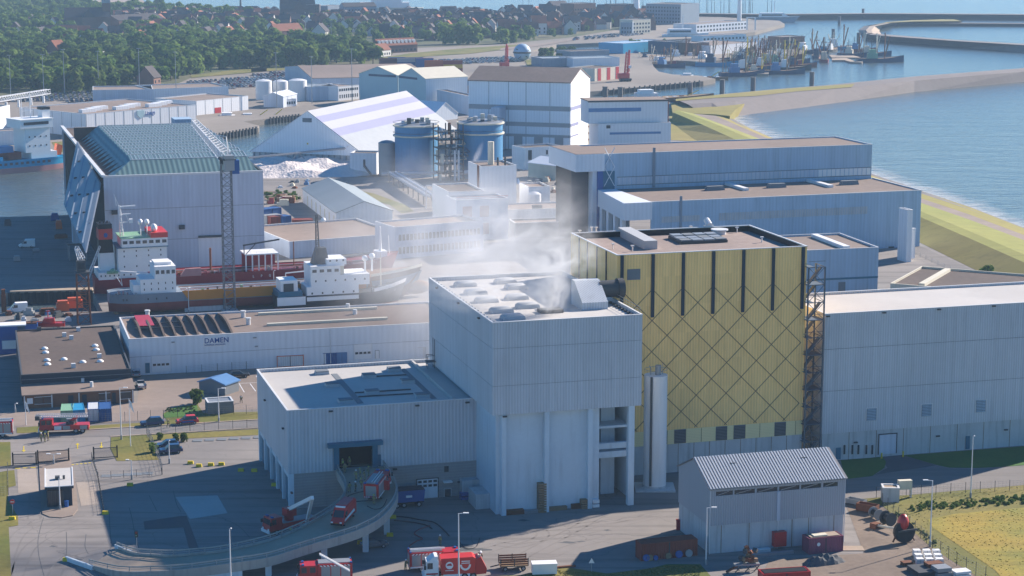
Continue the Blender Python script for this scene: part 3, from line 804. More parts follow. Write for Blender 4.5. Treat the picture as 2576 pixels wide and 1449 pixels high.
for x,y in((190,1040),(305,1010),(350,1010),(1710,1010),(1950,1105),(1265,1000),(510,1170),(700,1190)):
    u,v=b.T(*zK(x,y),zr);b.part('roof_post',MB().cyl((u,v,zr),(u,v,zr+.9),.12,6).box(u-.3,u+.3,v-.2,v+.2,zr+.9,zr+1.1),'trim',rf)

# --- silo beside the bunker hall
cb=at(*zF(140,590));rr=2.05
si=thing('silo','pale round steel silo in front of the yellow boiler house','silo',cb)
zt_=20.5
MB().lathe([(rr,.6),(rr,zt_),(rr-.08,zt_)],n=28).build('shell',mt['tank_white'],si,smooth=True)
MB().lathe([(rr-.2,zt_-.6),(rr-.2,zt_-.3),(.3,zt_-.1)],n=28).build('top',mt['concrete'],si)
MB().lathe([(rr+.1,0),(rr+.1,.6)],n=28).build('base',mt['concrete'],si)
MB().box(-3.5,3.5,-3.2,2.5,.0,.25).build('plinth',mt['concrete'],si)
MB().box(-.2,.2,-rr-.25,-rr+.05,.8,zt_).build('ladder_duct',mt['steel_dark'],si).location=(-.9,.15,0)
MB().cyl((.4,0,zt_-.2),(.4,0,zt_+1.7),.55,12).tube([(-.9,0,zt_),(-.9,0,zt_+1.2),(-1.2,0,zt_+1.6)],.08).tube([(1.2,.3,zt_-.2),(1.2,.3,zt_+2)],.05).build('filter',mt['steel'],si)
MB().tube([(rr*math.cos(a/10*6.28),rr*math.sin(a/10*6.28),zt_+1.0)for a in range(11)],.04).build('guard_rail',mt['steel'],si)

D('stair_steel',(.085,.115,.15),.6,.1)
# --- steel stair tower
b=B_('stair_tower','open steel stair tower beside the yellow boiler house','stair tower',zD(150,95),zD(262,95),37.0,None,Dp=4.0,ang=16)
us=[0,b.L]
for u in us:
    for v in(0,b.D):b.part('post',MB().box(u-.12,u+.12,v-.12,v+.12,0,37),'stair_steel')
nl=11
for k in range(nl):
    z=1.0+k*36/nl
    b.part('landing',MB().box(0,b.L,0,b.D,z+3.1,z+3.22)if k%2 else MB().box(0,1.3,0,b.D,z+3.1,z+3.22),'stair_steel')
    b.part('stair_flight',MB().bar((.4,.9+1.8*(k%2),z+.1),(b.L-.4,.9+1.8*(k%2),z+3.1),1.0,.18),'stair_steel')
    b.part('brace',MB().tube([(0,0,z),(b.L,0,z+3.2)],.06).tube([(b.L,0,z),(0,0,z+3.2)],.06).tube([(0,0,z+3.2),(b.L,0,z+3.2)],.09).tube([(0,-.02,z+4.3),(b.L,-.02,z+4.3)],.05).tube([(0,0,z+3.7),(0,b.D,z+3.7)],.05).tube([(0,0,z+3.2),(0,b.D,z+3.2)],.08).tube([(b.L,0,z+3.2),(b.L,b.D,z+3.2)],.08),'stair_steel')

# --- long hall on the right
H4=27.9
b=B_('turbine_hall','long grey ribbed hall with white roof beside the lawn','building',zD(262,415),zD(1612,337),H4,zD(368,285),L=62,ang=16)
HAL=b
zc=b.F(*zD(245,1228))[1]
for z_0,z_1 in((zc,b.F(*zD(250,940))[1]-.04),(b.F(*zD(250,940))[1]+.04,b.F(*zD(250,655))[1]-.04),(b.F(*zD(250,655))[1]+.04,H4)):
    b.shell(z_0,z_1,'clad',name='cladding_panel')
b.shell(zc+.05,H4-.2,'strip_grey',t=.1,u0=.08,v0=.08,u1=b.L-.08,v1=b.D-.08,name='wall_core')
b.shell(0,zc-.006,'concrete',t=.5,v0=.12,u0=.1,u1=b.L-.1)
for k in range(1,11):
    u=k*5.6;b.part('wall_joint',MB().box(u-.04,u+.04,.07,.119,0,zc-.05),'joint')
for x0,y0,x1,y1 in((540,1050,610,1137),(913,1022,985,1108),(1282,993,1352,1080)):
    w=b.win((*zD(x0,y0),*zD(x1,y1)),'strip_grey','trim','louvre',.08,.15)
    ua,za=b.F(*zD(x0,y1));ub,zb_=b.F(*zD(x1,y0))
    for j in range(8):b.part('slat',MB().box(ua+.1,ub-.1,-.16,-.082,za+(zb_-za)*(j+.2)/8,za+(zb_-za)*(j+.75)/8),'clad_blue',w)
b.win((*zD(625,1225),*zD(745,1367)),'clad_plain','trim_dark','roller_door',.05,.2)
b.win((*zD(333,1318),*zD(368,1400)),'teal',None,'door');b.win((*zD(1213,1240),*zD(1245,1330)),'teal',None,'door')
for x0 in(383,437,478,532,572):b.win((*zD(x0,1300),*zD(x0+17,1365)),'glass','trim','window',.03,.05)
b.blind([zD(278,427),zD(660,402),zD(1033,380),zD(1405,357),zD(1025,1240),zD(467,1283),zD(1487,1197)])
rf=b.roof(H4,'membrane',sub=.35)
for x in(625,770):
    u=b.F(*zD(x,1380))[0];
    MB().cyl((0,0,0),(0,0,1.1),.16,8).build('bollard',mt['yellow_paint'],None,'yellow bollard %s of the roller door of the long hall'%('left' if x<700 else 'right'),'bollard','bollards at the roller door').location=b.p+b.ax*u-b.ay*1.2

# --- small shed with ribbed roof
b=B_('salt_shed','small grey shed with pale ribbed roof and stained concrete base','shed',zF(683,605),zF(1993,495),10.7,None,Dp=14.0,ang=16)
SHD=b
D('shed_pan',(.20,.20,.21),.6,.1)
zr_=10.7;zcb=b.F(*zF(690,965))[1]
vr=7.0
zrid=b.F(*zF(555,308),vr)[1]
b.shell(0,zcb-.005,'concrete',t=.4,v0=.1,u0=.1,u1=b.L-.1,v1=b.D-.1)
zw0,zw1=b.F(*zF(740,675))[1],b.F(*zF(740,632))[1]
holes=[]
for x0,x1 in((738,902),(917,1117),(1134,1335),(1350,1548),(1563,1758),(1776,1920)):
    holes.append((b.F(*zF(x0,640))[0],b.F(*zF(x1,600))[0],zw0,zw1))
D('clad_shed',(.37,.39,.43),.55,.05,.05,stripe=(.4,.08,.02),streak=.06)
b.shell(zcb,zr_,'clad_shed',t=.2,front_holes=holes)
for a,c,q0,q1 in holes:
    b.part('window_band',MB().box(a,c,.15,.19,q0,q1),'glass')
    b.part('brace',MB().bar((a+.3,.1,q0+.1),(c-.6,.1,q1-.1),.08,.1),'steel')
for u_ in(0.0,b.L):
    b.part('gable',MB().extr([(0,zr_),(b.D,zr_),(vr,zrid)],'x',u_ if u_==0 else u_-.2,.2 if u_==0 else u_),'clad_shed')
for q in(((-.35,zr_-.12),(vr,zrid+.05)),((b.D+.35,zr_-.12),(vr,zrid+.05))):
    (va,za),(vb,zb_)=q
    k=b.part('roof',MB().hexa([(-.3,va,za),(b.L+.3,va,za),(b.L+.3,vb,zb_),(-.3,vb,zb_)],[(-.3,va,za+.15),(b.L+.3,va,za+.15),(b.L+.3,vb,zb_+.15),(-.3,vb,zb_+.15)]),'shed_pan')
    nrib=46
    mb=MB()
    for i in range(nrib):
        u=-.1+(b.L+.2)*i/nrib
        mb.hexa([(u,va,za+.151),(u+.26,va,za+.151),(u+.26,vb,zb_+.151),(u,vb,zb_+.151)],[(u+.03,va,za+.22),(u+.22,va,za+.24),(u+.22,vb,zb_+.24),(u+.03,vb,zb_+.22)])
    rb=b.part('ribs',mb,'trim',k);rb['kind']='stuff'
for x in(890,1580):
    u=b.F(*zF(x,320),vr-1.6)[0]
    b.part('roof_hatch',MB().box(u-.5,u+.5,vr-2.1,vr-1.1,zrid-1.6,zrid-.6),'trim_dark')
u=b.F(*zF(1340,800))[0]
b.part('downpipe',MB().box(u-.25,u+.25,-.25,-.01,zcb,zw0),'clad_plain');b.part('downpipe',MB().cyl((u,-.12,0),(u,-.12,zcb),.08,8),'trim')
for u_ in(0,b.L):b.part('corner_trim',MB().box(u_-.06,u_+.06,-.06,-.002,0,zr_),'trim')
u,z=b.F(*zF(1340,1170));b.part('fire_cabinet',MB().box(u-1.1,u+1.0,-1.0,.05,.5,2.9),'red')
for x0 in(790,1060,1475,1635,1880):
    u=b.F(*zF(x0,1050))[0];b.part('wall_joint',MB().box(u-.04,u+.04,.05,.099,0,zcb-.05),'joint')
# ================= ramp =================
D('ramp_concrete',(.36,.345,.32),.9,.1,.2,streak=.3,fine=.08)
OUT=[((225,1424),.12),((305,1441),.9),((390,1441),1.4),((472,1435),1.9),((570,1422),2.4),((671,1407),2.9),((740,1386),3.4),((798,1368),3.9),((860,1350),4.3),((909,1332.6),4.7),((953.7,1307.6),5.1),((987,1271.5),5.5),((996.8,1241),5.8),((992.6,1218.7),6.0),((978.7,1193.7),6.2),((958,1166),6.36)]
INN=[((294,1380),.12),((336,1395),.8),((385,1399),1.2),((430.5,1400.6),1.6),((492,1396),2.0),((555.6,1389.5),2.4),((622,1376),2.85),((687,1359),3.2),((730,1342),3.55),((770.4,1324),3.9),((831.5,1288),4.6),((864.8,1257.6),5.1),((870.4,1227),5.5),((860.6,1204.8),5.9),((852,1190),6.2),((846,1172),6.36)]
OUT=[(p,z*(6.4/6.36))for p,z in OUT];INN=[(p,z*(6.4/6.36))for p,z in INN]
po=[at(*p,z)for p,z in OUT];pi_=[at(*p,z)for p,z in INN]
def dense(P,n=48):
    # Catmull-Rom resample
    Q=[P[0]]+P+[P[-1]];out=[]
    N=len(P)-1
    for k in range(n+1):
        t=k/n*N;i=min(int(t),N-1);f=t-i
        a,b_,c,d=Q[i],Q[i+1],Q[i+2],Q[i+3]
        out.append(.5*((2*b_)+(-a+c)*f+(2*a-5*b_+4*c-d)*f*f+(-a+3*b_-3*c+d)*f**3))
    return out
po,pi_=dense(po),dense(pi_)
ra=thing('access_ramp','curved concrete access ramp rising to the open hall door','ramp',(0,0,0))
dn=Vector((0,0,1.0))
MB().loft([[a,b_]for a,b_ in zip(po,pi_)]).build('deck',mt['concrete_deck'],ra)
def fascia(P,sgn,name):
    o=[(P[min(i+1,len(P)-1)]-P[max(i-1,0)])for i in range(len(P))]
    nn=[Vector((d.y,-d.x,0)).normalized()*sgn for d in o]
    up=Vector((0,0,.35))
    rows=[[p+up*0-Vector((0,0,min(1.1,p.z+.0))),p+n*.3-Vector((0,0,min(1.1,p.z))),p+n*.3+up,p+up-n*.0,p]for p,n in zip(P,nn)]
    MB().loft(rows).build(name,mt['ramp_concrete'],ra)
    # parapet kerb and railing
    k=MB()
    for p,q in zip(P,P[1:]):k.bar(p+Vector((0,0,1.02)),q+Vector((0,0,1.02)),.12,.2)
    k.build('guard_rail',mt['ramp_concrete'],ra)
    k=MB()
    for p,q in zip(P,P[1:]):k.bar(p+Vector((0,0,.68)),q+Vector((0,0,.68)),.06,.08)
    k.build('guard_rail',mt['steel'],ra)
    for i in range(0,len(P),2):
        MB().box(-.06,.06,-.06,.06,.3,1.15).build('rail_post',mt['steel'],ra).location=P[i]
fascia(po,1,'edge_beam');fascia(pi_,-1,'edge_beam')
MB().loft([[a-dn if a.z>1 else Vector((a.x,a.y,.01)),b_-dn if b_.z>1 else Vector((b_.x,b_.y,.01))]for a,b_ in zip(po,pi_)]).build('soffit',mt['concrete'],ra)
# retaining walls where the ramp is low
for P in(po,pi_):
    k=MB()
    for p,q in zip(P[:14],P[1:15]):k.quad(Vector((p.x,p.y,0)),Vector((q.x,q.y,0)),q-Vector((0,0,.3)),p-Vector((0,0,.3)))
    k.build('retaining_wall',mt['concrete_pale'],ra)
for(x,y),zt_ in(((920,1387),3.4),((973,1343),4.0),((816,1420),2.9),((676,1447),1.9),((905,1330),3.4),((940,1300),4.0),((790,1375),2.6)):
    p=at(x,y);MB().box(-.45,.45,-.45,.45,0,zt_+.8).build('column',mt['concrete_pale'],ra).location=p
# low guide walls at the foot, yellow ends
for a,b_,zz in((zH(600,1310),zH(840,1395),.7),(zH(1045,1200),zH(1190,1255),.7)):
    p,q=at(*a),at(*b_);MB().bar(p+Vector((0,0,zz/2)),q+Vector((0,0,zz/2)),.35,zz).build('guide_wall',mt['concrete_pale'],ra)
# --- concrete blocks painted yellow
for i,(zf,x,y,lab)in enumerate(((zH,600,1305,'yellow marker block at the foot of the ramp guide wall'),(zH,955,880,'yellow block at the end of the yard fence'),(zH,110,930,'yellow block on the grass below the no entry sign'),
        (zH,1725,425,'yellow block, first of the row along the parking place'),(zH,1802,452,'yellow block, second of the row along the parking place'),(zH,1910,442,'yellow block, third of the row along the parking place'),(zH,2005,437,'yellow block, last of the row along the parking place'),
        (zH,1178,625,'yellow block just inside the shaded yard edge'),(zH,2182,492,'yellow block in shade beside the hall corner'),(zH,2303,496,'yellow block in shade closest to the hall corner'),(zI,312,625,'yellow block beside a dock door of the tipping hall'),(zI,1358,1080,'yellow block at the foot of a ramp column'),(zI,1090,1150,'yellow block below the ramp deck'),(zI,1385,918,'yellow block among the hoses beside the ramp'))):
    p=at(*zf(x,y+8))
    MB().hexa([(-.55,-.3,0),(.55,-.3,0),(.55,.3,0),(-.55,.3,0)],[(-.5,-.22,.55),(.5,-.22,.55),(.5,.22,.55),(-.5,.22,.55)]).build('marker_block',mt['yellow_paint'],None,lab,'block','yellow concrete blocks').location=p
# ================= generic buildings from two base points =================
def gb(name,label,cat,P0,P1,dep,h,rh=0.0,axis='x',wall='clad_pale',roof='gravel_tan',trim='trim',over=.3,zb=0.0,group=None,world=False,eave=False,par=.4):
    # P0,P1: front edge left/right (photo points at ground, or at eave height with eave=True)
    a,c=(P0,P1)if world else(at(*P0,zb+(h if eave else 0)),at(*P1,zb+(h if eave else 0)))
    a=Vector((a.x,a.y,zb));c=Vector((c.x,c.y,zb))
    ang=math.atan2(c.y-a.y,c.x-a.x);L=(c-a).length
    b=B_.__new__(B_)
    b.ax=Vector((math.cos(ang),math.sin(ang),0));b.ay=Vector((-math.sin(ang),math.cos(ang),0))
    b.L,b.D,b.h,b.ang,b.p,b.zb=L,dep,h,ang,a,zb
    b.root=thing(name,label,cat,a,ang,group)
    b.shell(0,h,wall,t=.2)
    if rh==0:
        b.rf=b.roof(h,roof,pm_=trim,sub=par)
    elif axis=='x':
        for u in(0.0,L-.2):b.part('gable',MB().extr([(0.01,h),(dep-.01,h),(dep/2,h+rh)],'x',u,u+.2),wall)
        for s_ in(0,1):
            va,vb=(-over,dep/2)if s_==0 else(dep+over,dep/2)
            za=h-over*rh/(dep/2)
            b.rf=b.part('roof',MB().hexa([(-over,va,za),(L+over,va,za),(L+over,vb,h+rh),(-over,vb,h+rh)],[(-over,va,za+.25),(L+over,va,za+.25),(L+over,vb,h+rh+.25),(-over,vb,h+rh+.25)]),roof)
    else:
        for v in(0.0,dep-.2):b.part('gable',MB().extr([(0.01,h),(L-.01,h),(L/2,h+rh)],'y',v,v+.2),wall)
        for s_ in(0,1):
            ua,ub=(-over,L/2)if s_==0 else(L+over,L/2)
            za=h-over*rh/(L/2)
            b.rf=b.part('roof',MB().hexa([(ua,-over,za),(ub,-over,h+rh),(ub,dep+over,h+rh),(ua,dep+over,za)],[(ua,-over,za+.25),(ub,-over,h+rh+.25),(ub,dep+over,h+rh+.25),(ua,dep+over,za+.25)]),roof)
    return b
def wrow(b,n,u0,u1,z0,z1,face='f',m='glass',frac=.6,name='window',th=.08):
    st=(u1-u0)/n
    for i in range(n):
        a=u0+st*i+st*(1-frac)/2;c=a+st*frac
        if face=='f':b.part(name,MB().box(a,c,-th,-.005,z0,z1),m)
        elif face=='l':b.part(name,MB().box(-th,-.005,a,c,z0,z1),m)
        else:b.part(name,MB().box(b.L+.005,b.L+th,a,c,z0,z1),m)
def lettering(txt,b,u,z,size,m,name='lettering',ext=.03,v=-.06,sx=1.0,parent=None,bold=.012):
    cu=bpy.data.curves.new('txt','FONT');cu.body=txt;cu.size=size;cu.extrude=ext;cu.offset=bold*size
    o=bpy.data.objects.new('txt',cu);COL.objects.link(o)
    dg=bpy.context.evaluated_depsgraph_get()
    me=bpy.data.meshes.new_from_object(o.evaluated_get(dg));bpy.data.objects.remove(o)
    me.materials.clear();me.materials.append(mt[m])
    k=obj(name,me,parent or(b.root if isinstance(b,B_)else b));k.location=(u,v,z);k.rotation_euler=(R(90),0,0);k.scale=(sx,1,1)
    return k

# --- ship repair hall with lettering
b=B_('repair_hall','long white repair hall with blue lettering and brown roof','building',zJ(1245,575),zJ(2576,503),8.2,zJ(1155,365),L=74)
REP=b
b.shell(0,4.15,'clad_pale');b.shell(4.2,8.2,'clad_pale',name='cladding_panel')
b.part('base_trim',MB().box(0,b.L,-.05,.1,4.15,4.2),'strip_grey')
rf=b.roof(8.2,'gravel_tan',sub=.25)
for k in range(9):
    ua,va=b.T(*zJ(1360+109*k,558-4.9*k),8.0);
    P=[]
    for t in range(7):
        f=t/6;vv=.5+(b.D-1.0)*f;P.append((ua-1.6*f*0,vv,7.96+1.0*math.sin(math.pi*f)))
    mb=MB()
    for p,q in zip(P,P[1:]):
        mb.hexa([(p[0],p[1],7.9),(p[0]+.45,p[1],7.9),(q[0]+.45,q[1],7.9),(q[0],q[1],7.9)],[(p[0],p[1],p[2]+.25),(p[0]+.45,p[1],p[2]+.25),(q[0]+.45,q[1],q[2]+.25),(q[0],q[1],q[2]+.25)])
    b.part('roof_rib',mb,'gravel_roof',rf)
for x0,y0,x1,y1 in((650,792,945,774),(672,819,972,801)):
    ua,va=b.T(x0,y0,8.0);ub,vb=b.T(x1,y1,8.0)
    b.part('skylight',MB().box(ua,ub,va-.5,va+.5,7.96,8.5),'cream',rf)
for x,y in((2350,360),(2400,430),(1425,355)):
    u,v=b.T(*zJ(x,y),8.0);b.part('roof_vent',MB().cyl((u,v,7.95),(u,v,9.3),.5,12).cyl((u,v,9.3),(u,v,9.6),.65,12),'trim',rf)
for x,y in((875,775),(893,790)):
    u,v=b.T(x,y,8.0);b.part('roof_vent',MB().cyl((u,v,7.95),(u,v,9.1),.5,12),'trim',rf)
p0,p1=b.T(*zJ(1345,475),8.3),b.T(*zJ(1495,470),8.3);p2=b.T(*zJ(1340,370),8.3)
b.part('roof_panel',MB().box(p0[0],p1[0],p0[1],p2[1],8.9,9.05),'red',rf,'red sheet lying on steel beams on the roof')
for y0,y1 in((440,412),(480,462)):
    ua,va=b.T(*zJ(1300,y0),8.6);ub,vb=b.T(*zJ(1780,y1),8.6);b.part('roof_beam',MB().bar((ua,va,8.85),(ub,vb,8.85),.25),'steel_dark',rf)
b.part('sign_board',MB().box(*[b.F(*zJ(1965,600))[0],b.F(*zJ(2168,600))[0]],-.08,-.01,b.F(*zJ(2060,640))[1],b.F(*zJ(2060,555))[1]),'white')
u_=b.F(*zJ(1972,600));lettering('DAMEN',b,u_[0],b.F(*zJ(2060,606))[1],1.62,'blue',v=-.12,sx=.98)
lettering('SHIPREPAIR HARLINGEN',b,u_[0],b.F(*zJ(2060,632))[1],.50,'blue',v=-.12,sx=.86)
for X,zz in((zJ,((1470,725,1645,890),)),(zA,((885,20,1035,158),))):
    for r in zz:
        w=b.win((*X(r[0],r[1]),*X(r[2],r[3])),'white','trim','roller_door',.05,.15)
        ua,_=b.F(*X(r[0],r[3]));ub,_=b.F(*X(r[2],r[3]));
        for k in range(4):c=ua+(ub-ua)*(.14+.24*k);b.part('pane',MB().box(c-.35,c+.35,-.1,-.052,1.9,2.4),'glass',w)
b.win((*zJ(1405,800),*zJ(1445,900)),'teal','trim','door',.05,.1);b.win((*zA(1070,80),*zA(1100,150)),'white','strip_grey','door',.05,.1)
u=b.F(*zA(675,40))[0];b.part('downpipe',MB().cyl((u,-.1,0),(u,-.1,8),.1,8),'trim')
b.blind([zJ(1670,600),zJ(2460,555),zJ(2475,640)],'steel')

# --- shipyard office
b=B_('shipyard_office','low office with brown gravel roof and dark fascia','building',zJ(205,922),zJ(1265,862),5.6,zJ(145,490))
OFF=b
b.shell(0,5.6,'navy');b.part('fascia_line',MB().box(0,b.L,-.05,-.003,4.6,4.66),'steel')
rf=b.roof(5.6,'gravel_roof',sub=.15,pm_='steel_dark')
for x,y in((432,665),(440,703),(455,777),(460,817),(618,768),(800,795),(918,638),(930,676),(968,788)):
    u,v=b.T(*zJ(x,y),5.5);k=b.part('dome_skylight',MB().ball((u,v,5.5),.75,10,.5),'white',rf,smooth=True)
for x,y in((377,490),(758,492),(622,545),(690,572),(710,845),(960,750)):
    u,v=b.T(*zJ(x,y),5.5);b.part('roof_vent',MB().box(u-.45,u+.45,v-.4,v+.4,5.45,6.4),'trim' if x>600 else 'steel_dark',rf)
pv=b.T(*zJ(245,1245),0);vf=pv[1]
zl=2.9
b.part('lean_to_roof',MB().hexa([(-.2,vf-.5,zl-.1),(b.L+.2,vf-.5,zl-.1),(b.L+.2,-.01,3.5),(-.2,-.01,3.5)],[(-.2,vf-.5,zl+.1),(b.L+.2,vf-.5,zl+.1),(b.L+.2,-.01,3.7),(-.2,-.01,3.7)]),'gravel_tan')
b.part('front_wall',MB().box(.1,b.L-.1,vf,vf+.25,0,zl-.15),'brick')
for k,x in enumerate((335,425,660,795,960,1085,1165)):
    w=(80,75,50,45,105,35,100)[k]
    ua=b.F(*zJ(x,1180),vf)[0];ub=b.F(*zJ(x+w,1180),vf)[0];dr=w<60
    o=b.part('door' if dr else 'window',MB().box(ua,ub,vf-.08,vf-.005,.05 if dr else .9,2.3),'navy' if dr else 'glass')
    if not dr:b.part('frame',MB().box(ua-.08,ub+.08,vf-.12,vf-.004,2.3,2.42).box(ua-.08,ub+.08,vf-.14,vf-.004,.8,.9),'trim',o)
b.part('notice_board',MB().box(b.F(*zJ(262,1180),vf)[0],b.F(*zJ(318,1180),vf)[0],vf-.1,vf-.005,1.0,2.2),'white')
for k in range(5):
    u=.3+(b.L-.6)*k/4;b.part('pillar',MB().box(u-.12,u+.12,vf-.35,vf-.1,0,zl-.12),'trim')
for x,y in((800,990),(885,1022)):
    u,v=b.T(*zJ(x,y),3.5);b.part('roof_vent',MB().cyl((u,v,3.2),(u,v,4.4),.35,10),'trim')
# blue sign tower beside the office
p=at(*zJ(110,705));sg=thing('sign_tower','blue sign tower with white cap behind the shipyard office','sign',p,R(14))
MB().box(-2.6,1.6,-1.0,1.0,0,6.5).build('panel',mt['blue'],sg);MB().box(-2.7,3.6,-1.1,3.0,6.5,6.8).build('cap',mt['white'],sg)
MB().box(-2.0,1.2,-1.06,-1.005,1.2,3.2).build('lettering',mt['white'],sg);MB().box(1.62,3.4,1.0,2.9,4.5,6.49).build('cabin',mt['glass_blue'],sg)

# --- sheds in the shipyard yard
b=gb('yard_shed','small dark shed with rounded blue roof','shed',zJ(1925,1085),zJ(2175,1118),5.0,2.3,1.0,'y','strip_grey','blue_pale')
b=gb('yard_hut','grey flat roofed double hut in the yard beside the bush','shed',zJ(2010,1300),zJ(2258,1283),4.2,2.4,0,'x','strip_grey','steel',par=.03)

# --- large grey shipbuilding hall with terraced glass roof
H5=28.0
b=B_('ship_hall','huge grey ship hall with terraced green glass roof and tilted door','building',zM(1000,635),zM(2540,580),H5,zM(785,150))
SHP=b
b.shell(0,H5,'clad_plain',sides='fbr',t=.5)
for z in(9.5,18.6):b.part('wall_joint',MB().box(.1,b.L-.1,-.03,-.003,z,z+.1),'strip_grey')
b.part('gate_lintel',MB().box(*[b.F(*zM(1915,1205))[0],b.F(*zM(2145,1205))[0]],-.6,-.004,b.F(*zM(1915,1215))[1],b.F(*zM(1915,1195))[1]),'steel_dark')
b.part('gate',MB().box(*[b.F(*zM(1915,1205))[0],b.F(*zM(2145,1205))[0]],-.15,-.004,.05,b.F(*zM(1915,1216))[1]),'clad_white')
for x,y in((1105,967),(1755,1110)):
    u,z=b.F(*zM(x,y));b.part('wall_unit',MB().box(u-.8,u+.8,-.8,-.01,z-.6,z+.6),'steel_dark')
b.part('gloom_screen',MB().box(.6,.8,1,b.D-1,0,H5-2),'hall_gloom')  # near-black screen in the open side stands in for interior shade
b.part('coping',MB().box(-.3,b.L+.1,-.15,.5,H5,H5+.5),'trim');b.part('coping',MB().box(-.5,.6,.5,b.D+.2,H5,H5+.7),'trim')
b.part('coping',MB().box(b.L-.5,b.L+.2,.5,b.D+.2,H5,H5+.5),'steel_dark')
rf=b.part('roof',MB().box(.61,b.L-.51,.51,b.D,H5-.8,H5-.3),'gravel_roof')
zt_=4.0
vz=[b.T(*zM(1100,y),H5+zt_-.3)[1]for y in(470,440,410,382,354,327,301,277,253,230,208,187,167,150)]
uL,e,z=2.2,6.5,H5-.3
v_=vz[0]
k=b.part('roof_tooth',MB()._add([(uL,.8,z),(b.L-1.0,.8,z),(b.L-3.0,v_,z+zt_),(uL+e,v_,z+zt_),(b.L-1.0,v_,z),(uL,v_,z)],[(0,1,2,3),(1,4,2),(0,3,5),(2,4,5,3)]),'teal_glass',rf)
b.part('ridge_cap',MB().box(uL+e,b.L-3,v_-.1,v_+.12,z+zt_,z+zt_+.15),'trim',k)
for i in range(len(vz)-1):
    v0,v1=vz[i]+.13,vz[i+1]
    k=b.part('roof_tooth',MB()._add([(uL+e,v0,z+zt_-.25),(b.L-3.0,v0,z+zt_-.25),(b.L-3.0,v1-.15,z+zt_+.75),(uL+e,v1-.15,z+zt_+.75),(uL,(v0+v1)/2,z+.1),(uL+e,v1-.1,z+zt_-.3),(b.L-3,v1-.1,z+zt_-.3),(b.L-1,(v0+v1)/2,z)],
                             [(0,1,2,3),(0,3,4),(3,5,4),(1,7,2),(2,7,6),(2,6,5,3)]),'teal_glass',rf)
    b.part('ridge_cap',MB().box(uL+e,b.L-3,v1-.3,v1-.1,z+zt_+.75,z+zt_+.9),'trim',k)
    nm=MB()
    for q in range(0,34):
        u_=uL+e+.7+(b.L-11.5)*q/34
        nm.hexa([(u_,v0,z+zt_-.24),(u_+.12,v0,z+zt_-.24),(u_+.12,v1-.15,z+zt_+.76),(u_,v1-.15,z+zt_+.76)],[(u_,v0,z+zt_-.14),(u_+.12,v0,z+zt_-.14),(u_+.12,v1-.15,z+zt_+.86),(u_,v1-.15,z+zt_+.86)])
    g_=b.part('glazing_bars',nm,'clad_plain',k);g_['kind']='stuff'
b.part('roof_hood',MB().box(b.L-7,b.L-.6,b.D-9,b.D,H5-.3,H5+2.6),'clad_blue',rf)
b.part('roof_band',MB().box(.8,b.L-8,vz[-1]+.3,vz[-1]+1.5,H5-.3,H5+4.0),'gravel_roof',rf)
# tilted door: hinged high on the left side, swung out
hv0,hz0=b.S(*zM(760,285));hv1,hz1=b.S(*zM(985,690))
ub_=-11.0
bv0,bz0=b.S(*zM(625,890),ub_);bv1,bz1=b.S(*zM(838,1360),ub_)
dt=.5
dr=b.part('tilting_door',MB().hexa([(ub_,bv1,max(.5,bz1)),(ub_-.3,bv1,max(.5,bz1)),(ub_-.3,bv0,max(.5,bz0)),(ub_,bv0,max(.5,bz0))],[(-.15,hv1,hz1),(-.6,hv1,hz1),(-.6,hv0,hz0),(-.15,hv0,hz0)]),'steel')
for k in range(4):
    f=(k+.5)/4
    def dp(s,t):
        p=Vector((ub_-.3,bv1,max(.5,bz1))).lerp(Vector((ub_-.3,bv0,max(.5,bz0))),s);q=Vector((-.6,hv1,hz1)).lerp(Vector((-.6,hv0,hz0)),s);return p.lerp(q,t)
    b.part('door_rib',MB().bar(dp(f,.04)+Vector((-.12,0,0)),dp(f,.96)+Vector((-.12,0,0)),.5,.12),'hull_grey',dr)
for k in range(9):
    f=.08+.1*k;b.part('door_lamp',MB().box(-.4,.4,-.3,.3,-.3,.3),'steel_dark',dr).location=dp(.25+.25*(k%3),.1+.09*k)+Vector((-.3,0,0))
for f in(.06,.94):b.part('door_strut',MB().bar(dp(f,.35),(-.4,hv0+(hv1-hv0)*f*0+2,3),.3),'steel_dark',dr)
# stair tower of the hall
p=at(*zM(760,1420));tw=thing('dock_control_cabin','blue grey control cabin on legs beside the tilted hall door','cabin',p,R(16))
MB().box(-3.2,2.6,-2.5,2.5,4.6,5.0).build('platform',mt['steel_dark'],tw);MB().box(-1.6,1.6,-1.5,1.8,5.0,13.5).build('cabin',mt['clad_blue'],tw)
MB().box(-1.8,1.8,-1.7,2.0,13.5,13.8).build('roof',mt['steel_dark'],tw);MB().box(.4,1.7,-2.4,-1.5,5.0,8.5).build('stair_box',mt['clad_pale'],tw)
MB().hexa([(-1.8,0,13.8),(-.9,0,13.8),(-.9,2,13.8),(-1.8,2,13.8)],[(-2.3,2,17),(-1.4,2,17),(-1.4,4,17),(-2.3,4,17)]).build('duct',mt['clad_white'],tw)
for x in(-2.8,2.2):
    for y in(-2.1,2.1):MB().box(x-.2,x+.2,y-.2,y+.2,0,4.6).build('leg',mt['steel'],tw)

